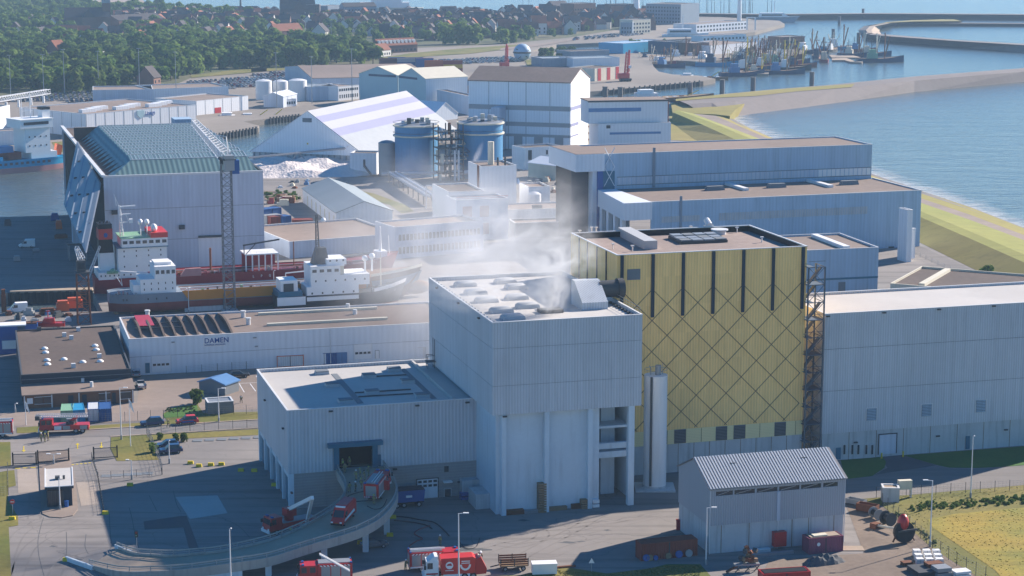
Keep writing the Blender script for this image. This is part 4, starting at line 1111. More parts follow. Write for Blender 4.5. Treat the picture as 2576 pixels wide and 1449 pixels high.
# --- tower crane
cb_=at(578,784)
cr=thing('tower_crane','tall grey lattice tower crane with white jib over the slipway','crane',cb_,R(16))
def lattice(mb,p,q,w0,w1,n,r,dgr=.6):
    p,q=Vector(p),Vector(q);d=(q-p).normalized();u=d.orthogonal().normalized()
    if abs(d.z)<.9:u=d.cross(Vector((0,0,1))).normalized()
    else:u=Vector((1,0,0))
    w=d.cross(u).normalized();last=None
    for i in range(n+1):
        f=i/n;c=p.lerp(q,f);s=(w0+(w1-w0)*f)/2
        ring=[c+u*s+w*s,c-u*s+w*s,c-u*s-w*s,c+u*s-w*s]
        for k in range(4):mb.cyl(ring[k],ring[(k+1)%4],r*dgr,4,caps=False)
        if last:
            for k in range(4):
                mb.cyl(last[k],ring[k],r,5,caps=False)
                mb.cyl(last[k],ring[(k+1)%4],r*dgr,4,caps=False)
        last=ring
    return mb
ht=38.5
D('mast_steel',(.13,.14,.16),.6,.1)
lattice(MB(),(0,0,0),(0,0,ht),2.7,2.5,20,.14).build('mast',mt['mast_steel'],cr)
MB().box(-2,2,-2,2,0,.6).build('base',mt['concrete'],cr)
MB().cyl((0,0,ht),(0,0,ht+1),1.6,16).box(-1.8,1.8,-1.8,1.8,ht+1,ht+1.4).build('slew_ring',mt['steel_dark'],cr)
tip=Matrix.Rotation(-R(16),3,'Z')@(at(488,308,44)-cb_)
lattice(MB(),(0,0,ht+1.6),tip,2.6,1.5,16,.14).build('jib',mt['steel_white'],cr)
dj=Vector((tip.x,tip.y,0)).normalized();sd_=Vector((dj.y,-dj.x,0))
back=-dj*6
MB().hexa(*[[Vector((0,0,z))+sd_*a*1.6+dj*c for a,c in((-1,-6),(1,-6),(1,1),(-1,1))]for z in(ht+1.4,ht+1.7)]).build('counter_jib',mt['steel_dark'],cr)
MB().hexa(*[[Vector((0,0,z))+sd_*a*1.2+dj*c for a,c in((-1,-6),(1,-6),(1,-3.2),(-1,-3.2))]for z in(ht-1.2,ht+2.6)]).build('counterweight',mt['steel'],cr)
MB().box(1.4,3.2,-1.6,.6,ht-2.6,ht+.9).build('cab',mt['blue'],cr)
MB().tube([Vector((0,0,ht+1.7))+back*.6,Vector((0,0,ht+7))+back*.2,tip*.55+Vector((0,0,ht*.45+1.5))],.1).tube([Vector((0,0,ht+7))+back*.2,Vector((0,0,ht+1.7))+sd_],.12).build('tie_bar',mt['steel_white'],cr)

# --- portal crane leg / gantry by the slipway (dark lattice)
pc=at(212,815);g=thing('gantry_tower','rusty lattice gantry tower beside the grey stern','crane',pc,R(16))
lattice(MB(),(0,0,0),(0,0,13),3.2,2.8,5,.16).build('mast',mt['rust'],g);MB().box(-1.8,1.8,-1.8,1.8,13,13.4).build('platform',mt['steel_dark'],g)
MB().box(-1.4,.8,-1.2,1.2,13.4,16.2).build('cabin',mt['steel_dark'],g);MB().box(-1.0,.6,-1.25,-1.2,14.2,15.6).build('window',mt['glass'],g)
lattice(MB(),(0,0,16.2),(-1,3,19),1.4,.8,3,.1).build('jib',mt['steel_white'],g)
# ================= ships =================
def hull(mb_side,L,beam,zk,zd,bow=12.0,stern=4.0,sheer=2.0,n=26,flare=1.0,half=False):
    # stations from stern (x=0) to bow (x=L); returns rows of (x,y,z) from keel to deck on both sides
    rows=[]
    for i in range(n+1):
        x=L*i/n
        f=min(1.0,.62+.38*min(1,x/stern))*(1-max(0.0,(x-(L-bow))/bow)**2.0)
        f=max(f,.02)
        zt=zd+sheer*max(0,(x-(L-bow*1.6))/(bow*1.6))**1.6
        w=beam/2*f
        wk=beam/2*max(.02,.8*min(1,(x+.5)/(stern*2.2)))*(1-max(0.0,(x-(L-bow*1.25))/(bow*1.25))**1.3)
        rk=max(0.0,(x-(L-bow))/bow)
        xo=-rk*bow*.28
        P=[]
        for s_ in(-1,1):
            side=[(x+xo,s_*wk*.75,zk),(x+xo*.8,s_*wk,zk+.9),(x+xo*.45,s_*(wk*.45+w*.55),zk+(zt-zk)*.45),(x,s_*w,zt)]
            P.append(side)
        rows.append(P[0][::-1]+P[1])
    return rows
def ship_hull(t,L,beam,zk,zd,zsplit,m_up,m_low,**kw):
    rows=hull(None,L,beam,zk,zd,**kw)
    up=MB();lo=MB()
    # clip each section at zsplit
    def cut(sec):
        # sec: 8 points: left deck..keel, right keel..deck
        L_,R_=sec[:4],sec[4:][::-1]
        out=[]
        for S in(L_,R_):
            for a,b_ in zip(S,S[1:]):
                if a[2]>=zsplit>=b_[2]:
                    f=(a[2]-zsplit)/(a[2]-b_[2]+1e-9);q=tuple(a[i]+(b_[i]-a[i])*f for i in range(3));break
            else:q=S[-1]
            out.append(([p for p in S if p[2]>zsplit],q,[p for p in S if p[2]<=zsplit]))
        return out
    def res(pts,n=4):
        d=[0]
        for a,b_ in zip(pts,pts[1:]):d.append(d[-1]+(Vector(a)-Vector(b_)).length)
        out=[]
        for i in range(n):
            s=d[-1]*i/(n-1)
            for k in range(len(pts)-1):
                if d[k+1]>=s-1e-9:
                    f=(s-d[k])/max(1e-9,d[k+1]-d[k]);out.append(tuple(pts[k][j]+(pts[k+1][j]-pts[k][j])*f for j in range(3)));break
        return out
    ul,ur,bt=[],[],[]
    for sec in rows:
        (u1,q1,l1),(u2,q2,l2)=cut(sec)
        ul.append(res(u1+[q1]));ur.append(res(u2+[q2]))
        bt.append(res([q1]+l1,4)+res([q2]+l2,4)[::-1])
    up.loft(ul);up.loft([r[::-1]for r in ur])
    for e in(0,len(ul)-1):up.quad(*(ul[e]+ur[e][::-1]))
    lo.loft(bt);lo.quad(*bt[0]);lo.quad(*bt[-1])
    h=up.build('hull',mt[m_up],t,smooth=True);lo.build('hull_bottom',mt[m_low],t,smooth=True)
    dk=MB().loft([[Vector(a[0])-Vector((0,0,.5)),Vector(c[0])-Vector((0,0,.5))]for a,c in zip(ul,ur)])
    return h,dk
def house(t,x0,x1,y0,y1,z0,z1,m='white',wins=0,wz=None,parent=None,name='deckhouse',wside=True,wh=.7,ww=.55):
    k=MB().box(x0,x1,y0,y1,z0,z1).build(name,mt[m],parent or t)
    if wins:
        for z in(wz or[z0+1.3]):
            for i in range(wins):
                x=x0+(x1-x0)*(i+.5)/wins
                MB().box(x-ww/2,x+ww/2,y0-.06,y0-.003,z,z+wh).build('window',mt['glass'],k)
    return k
def rail(pts,t,m='steel_white',z=1.0):
    mb=MB()
    for zz in(z*.5,z):mb.tube([(p[0],p[1],p[2]+zz)for p in pts],.035,4)
    for p in pts:mb.cyl(p,(p[0],p[1],p[2]+z),.035,4,caps=False)
    mb.build('railing',mt[m],t)
def along(a,b_,n):return[tuple(a[i]+(b_[i]-a[i])*k/n for i in range(3))for k in range(n+1)]

SA=math.atan2(at(1002,703).y-at(235,748).y,at(1002,703).x-at(235,748).x)
# --- red gas tanker (rear)
p0,p1=at(237,742),at(1003,699)
SA=math.atan2(p1.y-p0.y,p1.x-p0.x);Ls=(p1-p0).length
s1=thing('gas_tanker','red hulled gas tanker with tall white bridge and black funnel on the slip','ship',p0,SA)
s1.scale=(.53,.9,.65);Ls/=.53
h_,dk=ship_hull(s1,Ls,13.5,.6,8.0,1.0,'hull_red','hull_red',bow=24,stern=8,sheer=4)
dk.build('deck',mt['hull_red'],s1)
house(s1,1.5,12.5,-6.4,6,7.6,10.6,'white',5);house(s1,12.5,26,-6.0,6,7.6,10.0,'white',4)
k=house(s1,11.5,38*.95,-5.8,5.5,10.0,20.5,'white',4,[12.2,16.5,18.6])
k=house(s1,13.5,36.5,-6.3,6.3,20.6,24.2,'white',7,[22.0],name='bridge',wh=1.3,ww=2.2)
MB().box(28,36.7,-6.5,6.5,24.2,26.3).build('bridge_front',mt['red_bright'],k);MB().box(13,28,-6.4,6.4,24.2,24.5).build('bridge_deck',mt['green_box'],k)
MB().box(11,36.8,-6.5,6.5,20.3,20.6).build('bridge_wing',mt['teal'],k)
for x,y,z,r in((24,-2,30.2,1.25),(27.3,-2,30,1.3),(30.5,-3.5,27.8,1.7)):
    o=MB().ball((x,y,z),r,12).build('radar_dome',mt['white'],k,smooth=True);MB().cyl((x,y,24.5),(x,y,z-r*.8),.25,6).build('dome_post',mt['white'],o)
rail(along((14,-6.2,24.5),(28,-6.2,24.5),7),k)
f=MB().hexa([(3,-2.5,10.6),(10.4,-2.5,10.6),(10.4,2.5,10.6),(3,2.5,10.6)],[(3,-2.5,18),(10.0,-2.5,18),(10.0,2.5,18),(3,2.5,18)]).build('funnel',mt['white'],s1)
MB().hexa([(2.9,-2.6,18),(10.1,-2.6,18),(10.1,2.6,18),(2.9,2.6,18)],[(2.9,-2.6,23.6),(9.6,-2.6,23.6),(9.6,2.6,23.6),(2.9,2.6,23.6)]).build('funnel_band',mt['black'],f)
MB().box(2.8,9.8,-2.7,2.7,23.6,28.0).build('funnel_band',mt['red'],f);MB().box(2.8,9.6,-2.7,2.7,28.0,30.0).build('funnel_top',mt['black'],f)
MB().cyl((6.3,-2.75,25.4),(6.3,-2.72,25.4),1.0,16).build('funnel_emblem',mt['blue'],f)
for x in(4.2,6,7.8):MB().cyl((x,0,30),(x,0,30.9),.4,8).build('exhaust_pipe',mt['black'],f)
ms=lattice(MB(),(14.8,-1,24.5),(14,-1,37),1.5,.9,6,.14).build('mast',mt['white'],s1)
MB().bar((12,-1,41),(12.5,-1,37),.3).bar((13.5,-1.2,36.6),(22,-1.2,36.9),.5,.5).bar((14,-1.2,33.4),(19.5,-1.2,33.6),.4).bar((19,-1.2,29.5),(17,-1.2,33.4),.25).bar((11.5,-1,42),(14,-1,36.5),.25).bar((14,-1,30),(18,-1,30.2),.3).box(18.6,20.4,-1.6,-.6,29.8,31.4).build('radar',mt['white'],ms)
lattice(MB(),(-3.5,-3,7.8),(3.2,-3,21),1.2,.7,7,.14).build('davit',mt['steel_white'],s1)
MB().ball((8.5,-6.6,11.2),1.5,10,1.1).box(5.5,11,-7.2,-6.3,10.2,11.2).build('lifeboat',mt['green_box'],s1)
# break of the hull with a pink block, cargo gear, deck frames
MB().hexa([(42,-6.9,7.4),(53,-6.9,7.4),(53,-5.8,7.4),(42,-5.8,7.4)],[(45,-6.9,10.6),(53,-6.9,10.6),(53,-5.8,10.6),(45,-5.8,10.6)]).build('bulwark',mt['hull_pink'],s1)
for i in range(26):
    x=rnd.uniform(40,Ls-14);h1=rnd.uniform(.6,2.2);w1=rnd.uniform(.5,1.6)
    MB().box(x,x+w1,-5,-5+w1,7.5,7.5+h1).build('deck_fitting',mt[rnd.choice(['hull_red','rust','hull_pink','steel'])],s1)
for i in range(4):MB().tube([(40,-4+i*.7,8.3+.2*i),(Ls-16,-4+i*.7,8.5+.2*i)],.22).build('deck_pipe',mt[('hull_pink','hull_red','rust','steel')[i]],s1)
MB().cyl((59,-3,7.5),(59,-3,18),.55,10).build('kingpost',mt['rust'],s1);MB().cyl((114*.9,-3,7.5),(114*.9,-3,19),.3,8).build('kingpost',mt['rust'],s1)
fr=MB().box(76.5,94,-5,4,14.4,14.9).build('frame_house',mt['white'],s1)
for k in range(6):MB().box(76.5+3.35*k,77.1+3.35*k,-5.2,-4.7,7.6,14.4).build('frame_post',mt['white'],fr)
MB().box(76.5,94,1,1.3,7.6,14.4).build('frame_wall',mt['hull_red'],fr)
MB().tube([(76,-4.8,18.6),(76,-4.8,14.9)],.25).bar((75.5,-4.8,18.8),(94.5,-4.8,20.6),.5,.6).bar((77,-4.8,15),(82,-4.8,19.2),.3).build('frame_gantry',mt['steel_dark'],fr)
rail(along((76.5,-5,14.9),(94,-5,14.9),6),fr)
rail(along((44,-6.7,8.2),(Ls-15,-6.7,8.4),22),s1)
fm=MB().cyl((Ls-10,0,10),(Ls-10,0,23),.9,10,.35).box(Ls-13,Ls-7,-2,2,8.5,12.5).build('foremast',mt['white'],s1)
MB().tube([(Ls-5,0,11),(Ls-5.5,0,19)],.15).build('jackstaff',mt['white'],s1)
for q in range(3):lettering('LPG'[q],s1,79.5+4.2*q,5.4,1.5,'white',v=-6.95)

# --- grey and orange tanker
p0,p1=at(274,789),at(1062,744)
SA2=math.atan2(p1.y-p0.y,p1.x-p0.x);Ls=(p1-p0).length
s2=thing('orange_tanker','small tanker with grey stern, orange side and rusty bulbous bow on the slip','ship',p0,SA2)
s2.scale=(.43,.9,.74);Ls/=.43
h_,dk=ship_hull(s2,Ls,12,.8,7.6,4.2,'hull_grey','hull_bottom',bow=28,stern=7,sheer=2.0)
dk.build('deck',mt['hull_grey'],s2)
x0,x1=42.0,74.0
MB().hexa([(46,-6.12,4.6),(Ls*.8,-6.12,4.6),(Ls*.8,-5.9,4.6),(46,-5.9,4.6)],[(42,-6.12,7.9),(Ls*.8,-6.12,8.3),(Ls*.8,-5.9,8.3),(42,-5.9,7.9)]).build('side_band',mt['hull_orange'],s2)
MB().hexa([(Ls-40,-6.15,1),(Ls-14,-3.6,1),(Ls-14,3.6,1),(Ls-40,6.15,1)],[(Ls-36,-6.2,9.4),(Ls-.5,-.6,10.9),(Ls-.5,.6,10.9),(Ls-36,6.2,9.4)]).build('bow_plating',mt['hull_rust'],s2,smooth=True)
o=MB().ball((0,0,0),2.6,14).build('bulb',mt['hull_rust'],s2,smooth=True);o.location=(Ls-4,0,3.4);o.scale=(3.6,.85,1)
MB().loft([[Vector((Ls-36+36*t,-6.2*(1-t*t)-.2,9.4+1.6*t)),Vector((Ls-36+36*t,-6.2*(1-t*t)-.2,10.4+1.6*t))]for t in[i/8 for i in range(9)]]).build('bow_rim',mt['cream'],s2)
house(s2,14,20,-4.5,4.5,7.2,10.5,'white');k=house(s2,18,39,-5.3,5,7.2,12.5,'white',5,[8.6,10.6]);k=house(s2,26.5,39,-5.6,5.6,12.5,16.8,'white',4,[14.2],name='bridge',wh=1.3,ww=2.0)
rail(along((26.5,-5.5,16.8),(39,-5.5,16.8),5),k);MB().box(27,37,-3,3,16.8,17.8).build('wheelhouse_top',mt['white'],k)
MB().bar((7,-2,15),(24,-2,13.8),.6,.5).bar((7,-2,15),(8,-2,10),.3).bar((5,-1,13),(8,-2,10),.3).build('deck_crane',mt['steel_white'],s2)
for i in range(46):
    x=rnd.uniform(2,15)if i<14 else rnd.uniform(42,Ls*.78);h1=rnd.uniform(.4,1.5);w1=rnd.uniform(.4,1.6)
    MB().box(x,x+w1,-4.5,-4.5+w1,7,7.2+h1).build('deck_fitting',mt[rnd.choice(['steel','steel_white','rust','green_box','hull_pink','steel_dark'])],s2)
for i in range(5):MB().tube([(42,-4+i*1.2,8.1),(Ls*.8,-4+i*1.2,8.5)],.2).build('deck_pipe',mt[('hull_pink','steel','steel_white','rust','steel')[i]],s2)
rail(along((42,-5.9,8.0),(Ls*.78,-5.9,8.3),16),s2);rail(along((1,-4.6,7.6),(14,-5.5,7.6),5),s2)
for x in(7.5,9.5,22,27,33):MB().box(x-.3,x+.3,-5.95 if x<20 else-6.03,-5.5,5.4,6.0).build('porthole',mt['glass'],s2)
MB().tube([(Ls*.55,-2,9),(Ls*.55,-2,11.4),(Ls*.55+18,-2,12),(Ls*.55+18,-2,8.8)],.25).build('pipe_arch',mt['white'],s2)
for i in range(20):MB().box(3+i*9,5+i*9,-2,2,0,.85).build('keel_block',mt['wood'],s2)

# --- white and black coaster in front
p0,p1=at(690,781),at(1022,763)
Ls=(p1-p0).length
s3=thing('coaster','white coaster with black hull and long white deckhouse on the slip','ship',p0,SA2)
s3.scale=(.74,.9,.68);Ls/=.74
h_,dk=ship_hull(s3,Ls,10,.8,6.2,1.2,'hull_black','hull_bottom',bow=10,stern=3,sheer=2.4)
dk.build('deck',mt['steel_dark'],s3)
MB().loft([[Vector((Ls-13+13*t,-5*(1-t*t)-.15,6.3+2.2*t)),Vector((Ls-13+13.4*t,-5*(1-t*t)-.3,7.7+2.4*t))]for t in[i/8 for i in range(9)]]).build('bulwark',mt['white'],s3)
house(s3,10.5,29,-4.9,4.9,4.0,9.4,'white',5,[6.6]);house(s3,12,33,-4.8,4.8,9.4,13.5,'white',6,[11.2])
k=house(s3,12,22.5,-4.9,4.9,13.5,17.0,'white',4,[14.9],name='bridge',wh=1.1,ww=1.5);MB().box(12,24,-5,5,17.0,17.3).build('bridge_roof',mt['white'],k)
house(s3,18,25,-4,4,17.3,19.5,'white',3);house(s3,20,24,-4.3,0,13.6,16.8,'cream')
f=MB().hexa([(13.5,-2,17.3),(19.5,-2,17.3),(19.5,2,17.3),(13.5,2,17.3)],[(15.2,-1.3,23.5),(18.5,-1.3,23.5),(18.5,1.3,23.5),(15.2,1.3,23.5)]).build('funnel',mt['steel_dark'],s3)
ms=lattice(MB(),(15.8,0,23),(15.6,0,36),1.1,.6,8,.12).build('mast',mt['steel_dark'],s3);MB().ball((18,0,34),.9,10).build('radar_dome',mt['white'],ms,smooth=True)
for x,z in((31.5,18.6),(34,19.4)):o=MB().ball((x+1,-1,z),1.15,12).build('radar_dome',mt['white'],s3,smooth=True);MB().cyl((x+1,-1,13.5),(x+1,-1,z-.9),.35,8).build('dome_post',mt['white'],o)
MB().cyl((Ls-9,0,7.5),(Ls-9,0,20),.25,8,.12).build('foremast',mt['cream'],s3)
house(s3,.5,9,-4.6,4.6,5,8.0,'teal');MB().box(0,10,-5,-4.7,2.8,6).build('stern_bulwark',mt['white'],s3);house(s3,1.5,7.5,-4,3,8.0,12.2,'white');MB().box(2.5,6,-4.3,-4.0,6,11).build('winch',mt['steel_dark'],s3)
for i in range(14):
    x=rnd.uniform(34,Ls-5);MB().box(x,x+.9,-3.4,-2.4,6,7.2+rnd.random()).build('deck_fitting',mt[rnd.choice(['steel','steel_white','steel_dark'])],s3)
rail(along((12,-4.9,13.5),(33,-4.9,13.5),8),s3)
for i in range(7):MB().box(3+i*5,4.4+i*5,-2,2,0,.85).build('keel_block',mt['wood'],s3)

# --- cyan cargo ship in the left basin
pb=at(157,421,WL);pa=at(-190,452,WL)
an=math.atan2(pa.y-pb.y,pa.x-pb.x)
s4=thing('cargo_ship','bright blue cargo ship with white deckhouse moored in the basin','ship',pb-Vector((0,0,0)),an)
Ls=(pa-pb).length
h_,dk=ship_hull(s4,Ls,13,-4,5.6,2.4,'hull_cyan','hull_pink',bow=12,stern=6,sheer=1)
dk.build('deck',mt['hull_cyan'],s4)
house(s4,5,17,-5,5,5,8,'white');
def blk(x0,x1,z0,z1,name='deckhouse',m='white',y0=-5,y1=5):return MB().box(x0,x1,y0,y1,z0,z1).build(name,mt[m],s4)
k=blk(8,19.5,8,18.2)
for z in(10.5,14.2):
    for i in range(4):MB().box(9.5+2.6*i,10.1+2.6*i,5.0,5.06,z,z+.6).build('window',mt['glass'],k)
k=blk(7,22,18.2,21.6,'bridge','white',-6,6);MB().box(9,20.5,6.0,6.07,19.6,20.8).build('window',mt['glass'],k)
MB().box(6.8,22.2,-6.2,6.2,21.6,22).build('bridge_roof',mt['white'],k)
f=blk(6,9.5,22,25.2,'funnel','white',-2,2);MB().box(5.9,9.6,-2.1,2.1,25.2,26.3).build('funnel_top',mt['black'],f)
MB().cyl((14,0,22),(14,0,33),.18,6).cyl((18,0,22),(18,0,31),.15,6).bar((12,0,29),(16,0,29),.15).bar((13,0,25),(17.5,0,25),.2).build('mast',mt['white'],s4)
MB().box(21,27,-4,4,5.5,8.5).build('deck_container',mt['container_red'],s4);MB().box(24,31,-3,3,8.5,11).build('deck_container',mt['blue_pale'],s4)
MB().box(30,Ls-12,-5,5,5.4,7.0).build('hatch_cover',mt['hull_cyan'],s4)
for i in range(18):MB().box(9+i*2.5,10.3+i*2.5,6.5,6.56,3.6,4.6).build('bulwark_opening',mt['navy'],s4)
MB().hexa([(2.6,2,6),(5.2,2,6),(5.2,4,6),(2.6,4,6)],[(1.6,2,9.8),(4.2,2,10.8),(4.2,4,10.8),(1.6,4,9.8)]).build('lifeboat',mt['orange'],s4)
# ================= right hand grey yacht hall =================
H6=33.0
up0=zK(545,240)
b=B_('yacht_hall','large blue grey two step hall with brown flat roofs by the dike','building',zK(425,253),zL(1040,150),28.5,None,Dp=26)
YH=b;hu=28.5
zlow=b.F(*zL(1040,455))[1]  # where the upper wall meets the lower roof
b.shell(zlow-8,hu,'clad_blue',t=.4)
rf=b.roof(hu,'gravel_tan',sub=.25)
zb0,zb1=b.F(*zK(555,550))[1],b.F(*zK(555,480))[1]
nb_=56;ua,ub=b.F(*zK(555,520))[0],b.F(*zL(1025,400))[0]
us_=b.F(*zL(522,400))[0]
for k in range(nb_):
    u=ua+(ub-ua)*k/nb_;b.part('window',MB().box(u+.12,u+(ub-ua)/nb_-.12,-.1,-.004,zb0,zb1),'white' if u>us_ else 'clad_plain')
b.part('window_band',MB().box(ua-.2,ub+.2,-.05,-.003,zb0-.25,zb0-.05).box(ua-.2,ub+.2,-.05,-.003,zb1+.05,zb1+.25),'strip_grey')
u=b.F(*zK(905,400))[0];b.part('ladder',MB().box(u-.4,u+.4,-.35,-.01,zlow,hu+1.5),'hull_grey')
# portal with dark opening on the left end
ul=b.T(*zK(185,180),hu)[0]
b.part('portal_beam',MB().box(-9.5,-.01,-.6,b.D-.5,hu-5.2,hu+.2),'clad_pale')
b.part('portal_roof',MB().box(-9.3,-.01,-.4,b.D-.7,hu+.21,hu+.3),'gravel_tan')
b.part('portal_pillar',MB().box(-3.6,-.6,.2,4,0,hu-5.21),'clad_pale')
b.part('portal_pillar',MB().box(-2.2,-.4,-.5,.19,0,hu-5.21),'blue')
b.part('gate',MB().box(-7.2,-6.8,5,b.D-1,0,hu-5.21),'black');b.part('gate',MB().box(-9.2,-3.6,4.01,4.4,0,hu-5.21),'navy')
b.part('portal_bracing',MB().box(-.39,3.5,-.3,-.01,zlow,hu-5.3),'teal').data
b.part('cross_brace',MB().tube([(0,-.4,zlow+1),(3.4,-.4,zlow+7)],.12).tube([(3.4,-.4,zlow+1),(0,-.4,zlow+7)],.12).tube([(0,-.4,zlow+7),(3.4,-.4,zlow+13)],.12).tube([(3.4,-.4,zlow+7),(0,-.4,zlow+13)],.12),'clad_pale')
# lower step
pl=at(*zK(880,718),zlow);vL=(pl-b.p).dot(b.ay);uL_=(pl-b.p).dot(b.ax)
pr=at(*zL(1345,530),zlow);uR=(pr-b.p).dot(b.ax)
b.shell(0,zlow,'clad_blue',u0=uL_,u1=uR,v0=vL,v1=2,t=.4,sides='fr')
b.part('lower_roof',MB().box(-1.5,uR-.4,vL+.4,-.02,zlow-.5,zlow-.15),'gravel_tan')
b.part('coping',MB().box(uL_,uR+.1,vL-.05,vL+.4,zlow,zlow+.2),'trim');b.part('coping',MB().box(uR-.4,uR+.1,vL+.41,0,zlow,zlow+.2),'trim')
b.part('canopy_beam',MB().hexa([(-2.4,-1.5,zlow-5),(uL_-9,vL-1,zlow-5),(uL_-.02,vL-1,zlow-5),(uL_-.02,-1.5,zlow-5)],[(-2.4,-1.5,zlow+.2),(uL_-9,vL-1,zlow+.2),(uL_-.02,vL-1,zlow+.2),(uL_-.02,-1.5,zlow+.2)]),'clad_pale')
for k in range(4):
    f=(k+.5)/4
    x=-2+(uL_-8+2)*f;y=-1+(vL+1)*f
    b.part('portal_pillar',MB().box(x,x+1.2,y,y+2.0,0,zlow-5.01),'clad_white');b.part('gate',MB().box(x+1.3,x+2.2,y-.5,y+.3,0,zlow-5.01),'strip_grey')
def wrect(x0,y0,x1,y1,zf,n,m='concrete'):
    q0,w0=b.F(*zf(x0,y1),vL);q1,w1=b.F(*zf(x1,y0),vL)
    for k in range(n):
        a=q0+(q1-q0)*k/n;b.part('window',MB().box(a+.06,a+(q1-q0)/n-.06,vL-.1,vL-.004,w0,w1),m)
wrect(980,840,1350,915,zK,14)
q0,w0=b.F(*zK(1535,895),vL);q1,w1=b.F(*zL(998,708),vL)
w1=b.F(*zK(1535,822),vL)[1]
for k in range(60):
    a=q0+(q1-q0)*k/60;b.part('window',MB().box(a+.08,a+(q1-q0)/60-.08,vL-.1,vL-.004,w0,w1),'concrete')
wu,wz_=b.F(*zL(1185,1148),vL);wu2,wz2=b.F(*zL(1238,1072),vL);b.part('window',MB().box(wu,wu2,vL-.1,vL-.004,wz_,wz2),'glass')
wu,wz_=b.F(*zL(1175,1370),vL);wu2,wz2=b.F(*zL(1295,1222),vL);b.part('gate',MB().box(wu,wu2,vL-.1,vL-.004,.05,wz2),'blue')
u=b.F(*zK(1165,800),vL)[0];b.part('ladder',MB().box(u-.35,u+.35,vL-.35,vL-.01,0,zlow+1.5),'hull_grey')
zl_=zlow-.15
for zf,x,y,w,d,m in((zK,1495,600,6,2.2,'strip_grey'),(zK,2090,575,6,2.2,'strip_grey'),(zL,830,512,6,2.2,'strip_grey')):
    q=at(*zf(x,y),zl_);u,v=(q-b.p).dot(b.ax),(q-b.p).dot(b.ay);b.part('roof_unit',MB().hexa([(u-w/2,v-d/2,zl_),(u+w/2,v-d/2,zl_),(u+w/2,v+d/2,zl_),(u-w/2,v+d/2,zl_)],[(u-w/2+.3,v-d/2+.3,zl_+1.3),(u+w/2-.3,v-d/2+.3,zl_+1.3),(u+w/2-.3,v+d/2-.3,zl_+1.3),(u-w/2+.3,v+d/2-.3,zl_+1.3)]),m)
for(zf,xa,ya,xb_,yb_)in((zK,1600,545,1800,605),(zL,455,482,655,540)):
    qa,qb=at(*zf(xa,ya),zl_),at(*zf(xb_,yb_),zl_);ua,va=(qa-b.p).dot(b.ax),(qa-b.p).dot(b.ay);vb=(qb-b.p).dot(b.ay)
    b.part('skylight',MB().box(ua-.9,ua+.9,vb,min(va,-.5),zl_,zl_+.8),'white')
# --- annex in front of the yacht hall
b=gb('yacht_hall_annex','lower blue grey annex with brown roof before the yacht hall','building',zL(455,1110),zL(1100,1083),26,13.5,0,'x','clad_blue','gravel_tan',eave=True)
rf=b.rf
ua,va=b.T(*zL(425,965),13.1);ub,vb=b.T(*zL(720,1060),13.1)
b.part('skylight',MB().box(ub-1.3,ub+.5,1.5,b.D-2,13.1,14.0),'white',rf)
b.part('wall_band',MB().box(0,b.L,-.12,-.004,5.3,5.8),'teal');u=b.F(*zL(765,1420))[0];b.part('door',MB().box(u-1,u+1,-.1,-.004,.05,4.6),'strip_grey')
# --- cream building behind the white roof
b=gb('cream_store','low cream building with dark roof behind the long hall','building',zL(1205,1410),zL(2300,1500),30,5.5,0,'x','cream','gravel_roof',trim='cream',eave=True)
ua,va=b.T(*zL(1420,1310),5.4);
b.part('skylight',MB().box(7,8.6,2,b.D-2,5.1,5.9),'cream',b.rf)
# small white tower and green containers by the dike road
b=gb('pump_tower','narrow white annex tower at the corner of the yacht hall','building',zL(1345,1215),zL(1392,1212),5,15.5,0,'x','clad_white','membrane')
b=gb('pump_tower','short white annex at the corner of the yacht hall','building',zL(1394,1185),zL(1425,1180),5,9,0,'x','clad_white','membrane')

# ================= white hall, striped hall, tent, tanks =================
b=B_('fertiliser_hall','tall white hall with brown pitched roof and grey wall bands','building',z1(2078,778),z2(616,803),30.0,None,Dp=34)
FH=b
pe=at(*z2(915,757),30.0);b.D=(pe-b.p).dot(b.ay)
b.shell(0,30,'clad_far',t=.3)
zr_=b.F(*z2(765,665),b.D/2)[1]
for u in(0.0,b.L-.3):b.part('gable',MB().extr([(.01,30),(b.D-.01,30),(b.D/2,zr_)],'x',u,u+.3),'clad_far' if u==0 else 'clad_white')
for va in(-.4,b.D+.4):b.part('roof',MB().hexa([(-.3,va,29.9),(b.L+.3,va,29.9),(b.L+.3,b.D/2,zr_),(-.3,b.D/2,zr_)],[(-.3,va,30.3),(b.L+.3,va,30.3),(b.L+.3,b.D/2,zr_+.4),(-.3,b.D/2,zr_+.4)]),'gravel_tan')
b.part('lit_side_face',MB().box(b.L+.002,b.L+.12,.3,b.D-.3,0,29.9),'clad_white')  # sunlit end carries its own white, apart from the shaded walls
for y0,y1 in((245,290),(405,445),(520,545)):
    za,zc_=b.F(*zO(900,y1))[1],b.F(*zO(900,y0))[1]
    b.part('wall_band',MB().box(.1,b.L-.1,-.08,-.004,za,zc_),'steel');
    b.part('wall_band',MB().box(b.L+.122,b.L+.2,.3,b.D*(.95,.4,.4)[(245,405,520).index(y0)],za+.3,zc_-.2),'lilac')
for x in(600,790,960,1190):
    u=b.F(*zO(x,300))[0];b.part('wall_joint',MB().box(u-.12,u+.12,-.1,-.003,0,30),'steel')
for k in range(3):b.part('door',MB().box(b.L*(.45+.2*k),b.L*(.45+.2*k)+4,-.15,-.004,.05,6),'steel')
b.part('lean_annex',MB().box(b.L*.28,b.L*.37,-8,-.01,0,19),'clad_plain')

